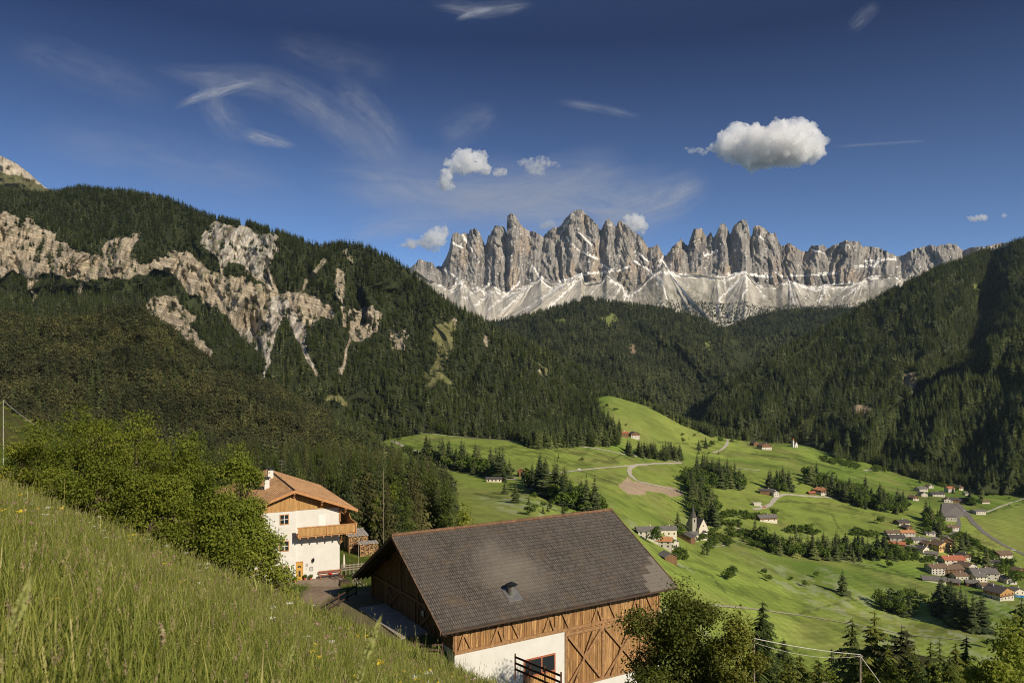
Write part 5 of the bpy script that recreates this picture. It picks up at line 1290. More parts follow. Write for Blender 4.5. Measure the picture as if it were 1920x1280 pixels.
for a, b in ((3.6, 7.7), (11.8, 7.9)):
    m.hexa([(xg - .05, a - .1, BE + 1.0), (xg + .03, a - .1, BE + 1.0), (xg + .03, a + .1, BE + 1.0), (xg - .05, a + .1, BE + 1.0), (xg - .05, b - .1, BR - 1.0), (xg + .03, b - .1, BR - 1.0), (xg + .03, b + .1, BR - 1.0), (xg - .05, b + .1, BR - 1.0)])
m.build("gable_bracing", simple("dark_beams", (.26, .15, .085), .85, .35, 5, .4), barn)
m = MB(); m.box(xg - .07, xg + .03, 6.5, 8.9, TB + .16, TB + 1.85); dr = m.build("door", K['dtimber'], barn)
m = MB(); m.box(xg - .10, xg - .071, 7.5, 7.62, TB + .9, TB + 1.1); m.build("handle", K['metal'], dr)
m = MB(); m.box(xg - .09, xg - .05, 5.1, 5.4, TB + 1.25, TB + 1.6); m.build("notice", K['white'], barn)
# lower window and door
wx0, wx1 = 6.55, 9.15
m = MB()
for a, b, c, d in ((wx0, wx0 + .1, .1, 2.8), (wx1 - .1, wx1, .1, 2.8), (wx0 + .101, wx1 - .101, 2.7, 2.8), (wx0 + .101, wx1 - .101, 1.55, 1.67), (7.95, 8.05, 1.671, 2.699), (wx0 + .101, wx1 - .101, .1, .2)): m.box(a, b, Y0 - .09, Y0 - .032, c, d)
wf = m.build("window", simple("reddish_window_wood", (.36, .12, .06), .7, .2, 4, .1), barn)
m = MB(); m.box(wx0 + .1, 7.95, Y0 - .06, Y0 - .034, 1.67, 2.7); m.box(8.05, wx1 - .1, Y0 - .06, Y0 - .034, 1.67, 2.7); m.build("pane", K['glass'], wf)
m = MB(); m.box(wx0 + .1, wx1 - .1, Y0 - .07, Y0 - .034, .2, 1.55); m.build("door_panel", K['htimber'], wf)
# roof vent
v = empty("roof_vent", (0, 0, 0)); v.parent = barn; v.location = (6.25, 1.75, BE + 1.75 * sl)
MB().lathe([(.27, -.4), (.27, .55), (.25, .55)], n=20).build("pipe", K['metal'], v, smooth_=False)
MB().lathe([(.43, .62), (.43, .65), (.06, .82), (.02, .84)], n=20).build("cowl", K['black'], v)
m = MB()
for a in range(4):
    q = a * math.pi / 2 + .4; m.tube([(.26 * math.cos(q), .26 * math.sin(q), .45), (.30 * math.cos(q), .30 * math.sin(q), .64)], .02, 5)
m.build("strut", K['metal'], v)
m = MB(); m.hexa([(-.55, -.6, -.6 * sl + .005), (.55, -.6, -.6 * sl + .005), (.55, .45, .45 * sl + .005), (-.55, .45, .45 * sl + .005), (-.55, -.6, -.6 * sl + .045), (.55, -.6, -.6 * sl + .045), (.55, .45, .45 * sl + .045), (-.55, .45, .45 * sl + .045)])
m.build("flashing", K['metal'], v)
def bw(x, y, z=0):                                 # barn coordinates to world
    return Vector((-4.43 + x * math.cos(BA) - y * math.sin(BA), 48 + x * math.sin(BA) + y * math.cos(BA), BZ + z))
def nz(x, y): return float(near_z(np.array([x]), np.array([y]))[0])

# railings, fences
def fence(name, pts, h, npost, rails, mat, label, cat="fence", post=.09, rail=(.03, .12), group=None, toz=None):
    pts = [Vector(p) for p in pts]; Ls = [(b - a).length for a, b in zip(pts[:-1], pts[1:])]; tot = sum(Ls)
    def at(s):
        for i, L_ in enumerate(Ls):
            if s <= L_ or i == len(Ls) - 1: return pts[i].lerp(pts[i + 1], s / L_)
            s -= L_
    t = empty(name, pts[0], 0, label, cat, group); o = pts[0]; q = [at(tot * i / (npost - 1)) - o for i in range(npost)]
    for p in q: MB().box(p.x - post / 2, p.x + post / 2, p.y - post / 2, p.y + post / 2, p.z - .5, p.z + h).build("post", mat, t)
    for r in range(rails):
        m = MB(); z = h * (r + .75) / rails - .08
        for a, b in zip(q[:-1], q[1:]): m.beam(a + Vector((0, -post * .6, z)), b + Vector((0, -post * .6, z)), rail[0], rail[1])
        m.build("rail", mat, t)
    return t
K['rail'] = simple("dark_red_brown_rail", (.10, .045, .03), .8, .3, 5, .3)
a_ = P(966, 1262, 44.5); b_ = P(1052, 1300, 41.0)
fence("railing", [a_ + Vector((0, 0, .1)), b_ + Vector((0, 0, .1))], 1.05, 4, 3, K['rail'], "dark wooden three-rail railing in front of the barn's lower window", "railing")
# concrete ramp before the lower door
rp = MB(); p_ = [bw(3.2, -3.6, .45), bw(9.5, -3.6, .2), bw(9.5, .6, .3), bw(3.2, .6, .5)]
rp.hexa([q - Vector((0, 0, 3)) for q in p_] + p_); o = rp.build("ramp", K['concrete']); o["kind"] = 'structure'
# slab and fence in the shaded yard by the gable
y_ = [bw(-.9, 4.2), bw(1.2, 4.2), bw(1.2, 12.0), bw(-.9, 12.0)]; zt = YARD_Z + .12
m = MB(); m.hexa([Vector((q.x, q.y, zt - .6)) for q in y_] + [Vector((q.x, q.y, zt)) for q in y_]); o = m.build("yard_slab", K['concrete']); o["kind"] = 'structure'
def gp3(x, y, dz=0): return Vector((x, y, nz(x, y) + dz))
q0, q1 = bw(-3.0, 12.5), bw(.2, 15.5)
fence("yard_fence", [gp3(q0.x, q0.y), gp3(q1.x, q1.y)], 1.0, 4, 2, K['dark'], "dark wooden rail fence at the far side of the shaded barn yard")
q0, q1 = bw(-4.3, 3.0), bw(.9, 1.6)
fence("yard_fence", [gp3(q0.x, q0.y), gp3(q1.x, q1.y)], 1.0, 4, 3, K['dark'], "dark wooden rail fence between the grass crest and the barn's near gable corner")
fence("garden_fence", [P(662, 1086, 82), P(676, 1108, 74), P(700, 1125, 67)], .9, 7, 2, K['pole'], "low grey slatted fence of the garden plot between house and barn", rail=(.03, .16))
fence("picket_fence", [P(641, 1070, 92), P(700, 1064, 95)], .8, 9, 3, K['pole'], "weathered picket fence behind the garden, beyond the house corner", rail=(.03, .1))
# garden plot plants
gpl = np.array([[x, y, nz(x, y)] for x, y in [(q.x, q.y) for q in [P(rnd.uniform(668, 705), 1100, rnd.uniform(68, 80)) for rnd in [random] for _ in range(60)]]])
forest("garden_bed", broads, gpl, .4, .9, 950, None, "green plants of the small kitchen garden")

# ------------------------------------------------------------------ the house
HA = R(25.0)
house = empty("farmhouse", (-26.0, 92.0, HOUSE_Z), HA, "white three-storey farmhouse with an orange shingled gable roof and timber gable", "house")
HW, HE, HR, HL = 7.6, 8.3, 11.1, 24.0; hs = (HR - HE) / HW; FY = 1.25
m = MB()
def rs(x0, z0_, x1, z1, y0, y1, th=.14): m.hexa([(x0, y0, z0_ - th), (x1, y0, z1 - th), (x1, y1, z1 - th), (x0, y1, z0_ - th), (x0, y0, z0_), (x1, y0, z1), (x1, y1, z1), (x0, y1, z0_)])
rs(-HW, HE, 0, HR, 0, HL); rs(.001, HR, HW, HE, 0, HL)
hroof = m.build("roof", K['houseroof'], house)
MB().tube([(0, -.03, HR + .03), (0, HL, HR + .03)], .09, 8).build("ridge_cap", K['dark'], hroof)
m = MB()
for sx in (-1, 1):
    m.hexa([(sx * HW, -.07, HE - .28), (0, -.07, HR - .28), (0, -.005, HR - .28), (sx * HW, -.005, HE - .28), (sx * HW, -.07, HE + .03), (0, -.07, HR + .03), (0, -.005, HR + .03), (sx * HW, -.005, HE + .03)])
m.build("verge_board", K['hbeam'], hroof)
for sx in (-1, 1): MB().tube([(sx * (HW + .07), 0, HE - .1), (sx * (HW + .07), HL, HE - .1)], .07, 8).build("gutter", K['dark'], hroof)
m = MB(); m.box(-5.62, .25, FY - .3, HL - 1.2, -1.5, 8.5); m.box(.252, 5.62, FY, HL - 1.2, -1.5, 8.5); m.build("wall", K['plaster'], house)
m = MB(); za = HE + (HW - 5.62) * hs - .16
m.poly([(-5.62, FY - .32, 8.502), (.25, FY - .32, 8.502), (.25, FY - .32, HR - .25 * hs - .16), (0, FY - .32, HR - .16), (-5.62, FY - .32, za)], (0, .4, 0))
m.poly([(.252, FY - .04, 8.502), (5.62, FY - .04, 8.502), (5.62, FY - .04, za), (.252, FY - .04, HR - .25 * hs - .17)], (0, .4, 0))
for sx in (-1, 1): m.box(sx * 5.62 - .1, sx * 5.62 + .1, FY + .4, HL - 1.3, 8.503, za)
m.poly([(-5.62, HL - 1.6, 8.502), (5.62, HL - 1.6, 8.502), (5.62, HL - 1.6, za), (0, HL - 1.6, HR - .17), (-5.62, HL - 1.6, za)], (0, .2, 0))
m.build("timber_gable", K['htimber'], house)
for x in (-3.3, -.0, 3.3, 6.2):                    # carved purlin ends
    zt_ = HR - abs(x) * hs - .17; m = MB()
    m.box(x - .12, x + .12, .05, FY + .3, zt_ - .26, zt_ - .02); m.box(x - .11, x + .11, .35, FY + .1, zt_ - .5, zt_ - .262); m.box(x - .10, x + .10, .65, FY + .1, zt_ - .72, zt_ - .502)
    m.build("purlin", K['hbeam'], house)
def hwin(x0, x1, z0_, z1, y, bars=2, glassmat=None):
    fr = MB(); t_ = .09
    fr.box(x0 - t_, x0, y - .05, y + .05, z0_ - t_, z1 + t_); fr.box(x1, x1 + t_, y - .05, y + .05, z0_ - t_, z1 + t_)
    fr.box(x0 + .001, x1 - .001, y - .05, y + .05, z1, z1 + t_); fr.box(x0 + .001, x1 - .001, y - .07, y + .05, z0_ - t_, z0_)
    w = fr.build("window", K['hbeam'], house)
    MB().box(x0, x1, y - .01, y + .04, z0_, z1).build("pane", glassmat or K['glass'], w)
    g_ = MB(); xc = (x0 + x1) / 2; g_.box(xc - .035, xc + .035, y - .035, y - .012, z0_ + .001, z1 - .001)
    if bars > 1: zc = (z0_ + z1) / 2; g_.box(x0 + .001, xc - .036, y - .034, y - .012, zc - .03, zc + .03); g_.box(xc + .036, x1 - .001, y - .034, y - .012, zc - .03, zc + .03)
    g_.build("glazing_bars", K['white'], w)
yl = FY - .3
hwin(-1.55, -.65, 7.05, 8.1, yl); hwin(-1.6, -.62, 3.85, 4.9, yl); hwin(-1.6, -.62, .75, 1.85, yl, 1, K['curtain'])
hwin(-4.6, -3.7, 7.05, 8.1, yl); hwin(-4.6, -3.7, 3.85, 4.9, yl); hwin(-4.6, -3.7, .75, 1.85, yl)
d_ = MB().box(.32, 1.12, FY - .05, FY + .02, 0.0, 2.15).build("door", K['door'], house)
m = MB()
for i in range(9):
    a = math.pi * i / 8; r_ = .24
    if i < 8: b = math.pi * (i + 1) / 8; m.hexa([(.72 + r_ * math.cos(q) * k2, FY - .07, 1.55 + r_ * math.sin(q) * k2) for q, k2 in ((a, .3), (a, 1), (b, 1), (b, .3))] + [(.72 + r_ * math.cos(q) * k2, FY - .051, 1.55 + r_ * math.sin(q) * k2) for q, k2 in ((a, .3), (a, 1), (b, 1), (b, .3))])
m.box(.62, .86, FY - .07, FY - .051, .45, 1.15); m.build("door_glass", K['glass'], d_)
MB().tube([(.40, FY - .09, 1.05), (.40, FY - .12, 1.05), (.50, FY - .12, 1.05)], .018, 6).build("handle", K['metal'], d_)
m = MB(); m.box(.27, .315, FY - .08, FY, 0, 2.2); m.box(1.125, 1.17, FY - .08, FY, 0, 2.2); m.box(.27, 1.17, FY - .08, FY, 2.201, 2.28); m.build("door_frame", K['hbeam'], d_)
MB().box(3.0, 3.85, FY - .03, FY + .01, 5.75, 7.75).build("balcony_door", K['white'], house)
# balcony
bal = empty("balcony", (0, 0, 0)); bal.parent = house
m = MB(); m.box(.25, 7.3, FY - 1.75, FY - .003, 5.5, 5.62); m.box(5.63, 7.3, FY, FY + 7.5, 5.5, 5.62); m.build("deck", K['hbeam'], bal)
m = MB(); m.box(.25, 7.3, FY - 1.80, FY - 1.75, 5.68, 6.62); m.box(7.3, 7.35, FY - 1.80, FY + 7.5, 5.68, 6.62); m.build("rail_boards", K['htimber'], bal)
m = MB(); m.box(.2, 7.4, FY - 1.86, FY - 1.70, 6.64, 6.74); m.box(7.25, 7.41, FY - 1.69, FY + 7.5, 6.64, 6.74); m.build("handrail", K['hbeam'], bal)
for x in (.3, 3.7, 7.25): MB().box(x - .06, x + .06, FY - 1.88, FY - 1.81, 5.5, 6.7).build("post", K['hbeam'], bal)
for i in range(8):
    x = .45 + i * .93; MB().box(x, x + .14, FY - 1.8, FY - .003, 5.3, 5.498).build("bracket", K['hbeam'], bal)
m = MB(); m.box(5.55, 5.7, FY - .15, FY - .01, 6.75, 8.9); m.beam((5.7, FY + .2, 4.0), (6.9, FY + .2, 5.45), .14, .14); m.beam((5.62, FY - .1, 4.0), (5.66, FY - 1.3, 5.4), .12, .12); m.build("brace", K['hbeam'], bal)
m = MB(); m.beam((7.32, FY + 1.5, 6.75), (7.32, FY + 3.2, 7.9), .1, .1); m.beam((7.32, FY + 4.9, 6.75), (7.32, FY + 3.2, 7.9), .1, .1); m.poly([(7.3, FY + 1.8, 6.75), (7.3, FY + 4.6, 6.75), (7.3, FY + 3.2, 7.7)], (.05, 0, 0)); m.build("gable_panel", K['htimber'], bal)
# chimneys
def chim(x, y, w, h, cap=True):
    zr = HR - abs(x) * hs
    c = MB().box(x - w / 2, x + w / 2, y - w / 2, y + w / 2, zr - .5, zr + h).build("chimney", K['plaster'], hroof)
    m = MB(); m.box(x - w / 2 - .16, x + w / 2 + .16, y - w / 2 - .16, y + w / 2 + .16, zr + h + .22, zr + h + .30)
    for a in (-1, 1):
        for b in (-1, 1): m.box(x + a * w * .38 - .04, x + a * w * .38 + .04, y + b * w * .38 - .04, y + b * w * .38 + .04, zr + h, zr + h + .22)
    m.build("chimney_cap", K['black'], hroof)
chim(-.85, 15.0, .70, 1.15); chim(-2.1, 9.0, .62, 1.1); chim(-3.9, 18.0, .65, 1.0)
zr = HR - 3.2 * hs; m = MB(); m.hexa([(-3.8, 12.0, zr - .25), (-2.7, 12.0, zr + .1), (-2.7, 13.0, zr + .1), (-3.8, 13.0, zr - .25), (-3.8, 12.0, zr + .35), (-2.7, 12.0, zr + .55), (-2.7, 13.0, zr + .55), (-3.8, 13.0, zr + .35)]); m.build("roof_hatch", K['black'], hroof)
m = MB(); zr = HR - .6 * hs; m.tube([(.6, 14.5, zr - .1), (.6, 14.5, zr + 2.6)], .03, 6); m.tube([(.2, 14.5, zr + 2.3), (1.0, 14.5, zr + 2.3)], .02, 5); m.tube([(.3, 14.5, zr + 1.9), (.9, 14.5, zr + 1.9)], .02, 5)
for k_ in range(5): m.tube([(.25 + k_ * .17, 14.3, zr + 2.3), (.25 + k_ * .17, 14.7, zr + 2.3)], .012, 4)
m.build("aerial", K['metal'], hroof)
m = MB(); m.box(1.5, 1.75, FY - .04, FY, 1.62, 1.95); m.box(1.52, 1.6, FY - .04, FY, 1.25, 1.35); m.build("name_plate", simple("faded_plate", (.35, .33, .32), .8, .1, 3, 0), house)
m = MB(); m.box(1.95, 2.35, FY - .05, FY, 1.0, 1.45); nb = m.build("notice_board", K['dark'], house); MB().box(1.99, 2.31, FY - .06, FY - .051, 1.04, 1.41).build("notice", K['curtain'], nb)
def hw(x, y, z=0): return Vector((-26 + x * math.cos(HA) - y * math.sin(HA), 92 + x * math.sin(HA) + y * math.cos(HA), HOUSE_Z + z))
m = MB(); m.box(-.03, .03, .22, .28, 0, .06); m.lathe([(.02, .02), (.12, .1), (.15, .4), (.1, .5), (.01, .58)], n=8)
ln = m.build("wall_lantern", K['black'], None, hw(2.35, FY - .28, 2.05)); ln.rotation_euler = (0, 0, HA); tag(ln, "black wrought lantern on the white wall right of the front door", "lantern")
# bench
bn = empty("bench", hw(3.0, FY - .75, 0), HA, "long red-brown wooden bench against the white house wall", "bench")
K['bench'] = simple("red_brown_bench", (.30, .11, .06), .7, .2, 4, .15)
m = MB()
for i in range(3): m.box(-.1, 2.7, -.05 + i * .14, .06 + i * .14, .44, .48)
m.build("seat", K['bench'], bn); m = MB(); m.box(-.1, 2.7, .42, .45, .66, .76); m.box(-.1, 2.7, .42, .45, .82, .92); m.build("backrest", K['bench'], bn)
for x in (.1, 1.3, 2.5): m = MB(); m.box(x, x + .07, -.02, .05, 0, .44); m.box(x, x + .07, .36, .41, 0, .9); m.build("leg", K['bench'], bn)
cu = MB().lathe([(.05, .48), (.2, .5), (.22, .6), (.1, .68), (.01, .69)], n=10).build("cushion", K['red'], None, hw(4.35, FY - .6, .005)); tag(cu, "red cushion lying on the bench by the house", "cushion")
# flower pots
for i, (x, y, lb) in enumerate([(1.35, FY - .35, "flower pot directly right of the house door"), (2.0, FY - .5, "small flower pot between the door and the bench"), (6.0, FY - .7, "bushy potted plant at the right end of the bench"), (.1, FY - .8, "low potted flowers left of the front door")]):
    t = empty("flower_pot", hw(x, y, 0), .3 * i, lb, "flower pot")
    MB().lathe([(.13, 0), (.19, .32), (.16, .32), (.14, .26)], n=12).build("pot", K['redroof'], t)
    T_ = clump_tris([(0, 0, .5, .26, .22)], 130, .08, 960 + i); obj("foliage", tri_mesh("foliage", T_), M_GRN, t)
# paved terrace, walled bin, log benches
m = MB(); q_ = [hw(-3.2, -6.5, .04), hw(3.6, -7.5, .04), hw(6.2, FY - .01, .04), hw(-3.2, FY - .31, .04)]
m.hexa([q - Vector((0, 0, .8)) for q in q_] + q_)
def pavers():
    t = NT("brown_pavers"); co = t.coord(); br = t.n("ShaderNodeTexBrick", Vector=co, Color1=(.24, .18, .13, 1), Color2=(.30, .23, .17, 1), Mortar=(.13, .10, .08, 1), Scale=1.0)
    br.inputs["Brick Width"].default_value = .24; br.inputs["Row Height"].default_value = .16; br.inputs["Mortar Size"].default_value = .012
    t.col(t.mix(t.ramp(t.noise(co, .6, 5), [(.4, 0), (.7, .4)]), br.outputs[0], (.34, .28, .20))); t.rough(.95); return t.m
o = m.build("terrace", pavers()); o["kind"] = 'structure'
t = empty("walled_bin", P(646, 1113, 85.5), .4, "small white walled bin box with a dark wooden lid at the edge of the terrace", "bin")
MB().box(-.5, .5, -.5, .5, -.3, .95).build("wall", K['plaster'], t); m = MB(); m.box(-.6, .6, -.6, .6, .96, 1.05); m.box(-.55, .55, -.55, .55, 1.051, 1.5); m.build("lid", K['dark'], t)
tg = MB().tube([hw(-3.0, -1.2, .25), hw(-.3, -1.3, .25)], .17, 8).build("log", K['pole']); tag(tg, "grey log lying along the terrace left of the door", "log")
# parasol, closed, by the corner
t = empty("parasol", hw(6.25, FY + .4, 0), 0, "closed off-white parasol standing at the house corner", "parasol")
MB().tube([(0, 0, 0), (0, 0, 2.6)], .03, 6).build("pole", K['pole'], t); MB().lathe([(.10, .9), (.17, 1.2), (.09, 2.3), (.02, 2.65)], n=8).build("canopy", K['cream'], t)
# woodpiles
def logs_mat():
    t = NT("stacked_log_ends"); co = t.coord(); vo = t.n("ShaderNodeTexVoronoi", Vector=co, Scale=7.0)
    c = t.ramp(vo.outputs["Distance"], [(.0, (.62, .42, .20)), (.42, (.50, .30, .13)), (.60, (.07, .045, .03))])
    t.col(t.mix(.35, c, vo.outputs["Color"], 'MULTIPLY')); t.rough(.9); t.bump(vo.outputs["Distance"], .8, -.06); return t.m
K['logs'] = logs_mat()
for i, (px_, py_, D_, w_, d_2, h_, rz, lb) in enumerate([(672, 1040, 108, 2.6, 5.2, 2.7, .35, "tall woodpile of split logs under a plank cover, behind the house"), (692, 1046, 106, 2.4, 1.6, 2.0, .35, "lower woodpile of split logs right of the tall one"), (654, 1030, 110, .8, 2.0, 2.6, .35, "narrow slatted wooden crate of logs beside the house wall")]):
    t = empty("woodpile", P(px_, py_, D_), rz, lb, "woodpile")
    MB().box(-w_ / 2, w_ / 2, 0, d_2, -1.5, h_).build("logs", K['logs'], t)
    m = MB()
    for k_ in range(6): m.box(-w_ / 2 - .15 + k_ * (w_ + .3) / 6, -w_ / 2 - .15 + (k_ + .9) * (w_ + .3) / 6, -.2, d_2 + .1, h_ + .01 + .02 * (k_ % 2), h_ + .08 + .02 * (k_ % 2))
    m.build("cover", simple("grey_cover_planks", (.38, .34, .29), .9, .2, 3, .3), t)
    m = MB()
    for k_ in range(5):
        x = -w_ / 2 + k_ * w_ / 4; m.box(x - .05, x + .05, -.08, -.003, -1.5, h_)
    m.build("stakes", K['beam'], t)

# ------------------------------------------------------------------ church and village
def sheet_at(px, py): return V.locate(px, py)
WINM = {}
def win_mesh(w, h):
    k = (round(w, 1), round(h, 1))
    if k not in WINM:
        me = MB().box(-w / 2, w / 2, -.10, .02, 0, h).mesh("window"); me.materials.append(K['glass']); WINM[k] = me
    return WINM[k]
def chalet(px, py, w, d, h, rz, wall, roofm, label, gab=None, over=.9, pitch=.42, wins=(2, 3), chimneys=1, name="house", cat="house", group=None, axis='y', balcony=False, D=None):
    """house with its gable to the front (ridge along local y) or its eave to the front (axis 'x')"""
    p = sheet_at(px, py) if D is None else P(px, py, D)
    t = empty(name, p, R(rz), label, cat, group)
    W, L_ = (w, d) if axis == 'y' else (d, w)
    def M_(x, y, z): return (x, y, z) if axis == 'y' else (-y, x, z)          # ridge frame -> house frame
    rise = W / 2 * pitch
    def hx(m, pts): m.hexa([M_(*q) for q in pts])
    x0, x1, y0, y1 = -W / 2, W / 2, -L_ / 2, L_ / 2
    m = MB(); hx(m, [(x0, y0, -4), (x1, y0, -4), (x1, y1, -4), (x0, y1, -4), (x0, y0, h), (x1, y0, h), (x1, y1, h), (x0, y1, h)])
    same = gab is None
    if same:
        b = len(m.v); m.v += [M_(*q) for q in ((x0, y0, h), (x1, y0, h), (0, y0, h + rise), (x0, y1, h), (x1, y1, h), (0, y1, h + rise))]; m.f += [(b, b + 1, b + 2), (b + 4, b + 3, b + 5)]
    m.build("wall", K[wall], t)
    if not same:
        m = MB(); hg = h * .55; e = .06
        hx(m, [(x0 - e, y0 - e, hg), (x1 + e, y0 - e, hg), (x1 + e, y1 + e, hg), (x0 - e, y1 + e, hg), (x0 - e, y0 - e, h + .02), (x1 + e, y0 - e, h + .02), (x1 + e, y1 + e, h + .02), (x0 - e, y1 + e, h + .02)])
        b = len(m.v); m.v += [M_(*q) for q in ((x0, y0 - e, h + .02), (x1, y0 - e, h + .02), (0, y0 - e, h + rise), (x0, y1 + e, h + .02), (x1, y1 + e, h + .02), (0, y1 + e, h + rise))]; m.f += [(b, b + 1, b + 2), (b + 4, b + 3, b + 5)]
        m.build("timber_storey", K[gab], t)
    m = MB(); o = over; zl = h - o * pitch; th = .22
    for sx in (-1, 1):
        hx(m, [(sx * (W / 2 + o), y0 - o, zl + .1), (0, y0 - o, h + rise + .1), (0, y1 + o, h + rise + .1), (sx * (W / 2 + o), y1 + o, zl + .1), (sx * (W / 2 + o), y0 - o, zl + .1 + th), (0, y0 - o, h + rise + .1 + th), (0, y1 + o, h + rise + .1 + th), (sx * (W / 2 + o), y1 + o, zl + .1 + th)])
    rf = m.build("roof", K[roofm], t)
    for c in range(chimneys):
        yc = y0 + L_ * (.35 + .35 * c); xc = W * .12 * (-1) ** c; m = MB()
        m.hexa([M_(xc + a, yc + b_, z) for z in (h + rise * .5, h + rise + 1.1) for a, b_ in ((-.35, -.35), (.35, -.35), (.35, .35), (-.35, .35))]); m.build("chimney", K['plaster'], rf)
    rows_, cols = wins; fh = h / rows_ if rows_ else 1
    faces = [('f', w), ('r', d), ('l', d)]
    for nm, span in faces:
        n_ = cols if nm == 'f' else max(1, cols - 1)
        for r_ in range(rows_):
            for c in range(n_):
                if rows_ * cols > 9 and nm != 'f' and r_ == 0: continue
                me = win_mesh(1.1, 1.25); q = bpy.data.objects.new("window", me); COL.objects.link(q); q.parent = t
                u = (c + .5) / n_ - .5; z = fh * r_ + fh * .32; ex = .07 if not same and z > h * .5 else 0
                if nm == 'f': q.location = (u * w, -d / 2 - ex, z)
                elif nm == 'r': q.location = (w / 2 + ex, u * d, z); q.rotation_euler = (0, 0, R(90))
                else: q.location = (-w / 2 - ex, u * d, z); q.rotation_euler = (0, 0, R(-90))
    if balcony:
        m = MB(); zb = h * .55; m.box(-w / 2 - .2, w / 2 + .2, -d / 2 - 1.2, -d / 2 - .07, zb - .1, zb + .05); m.box(-w / 2 - .2, w / 2 + .2, -d / 2 - 1.25, -d / 2 - 1.15, zb, zb + 1.0)
        m.build("balcony", K['vwood'], t)
    return t
VG = "houses of the village at the right"
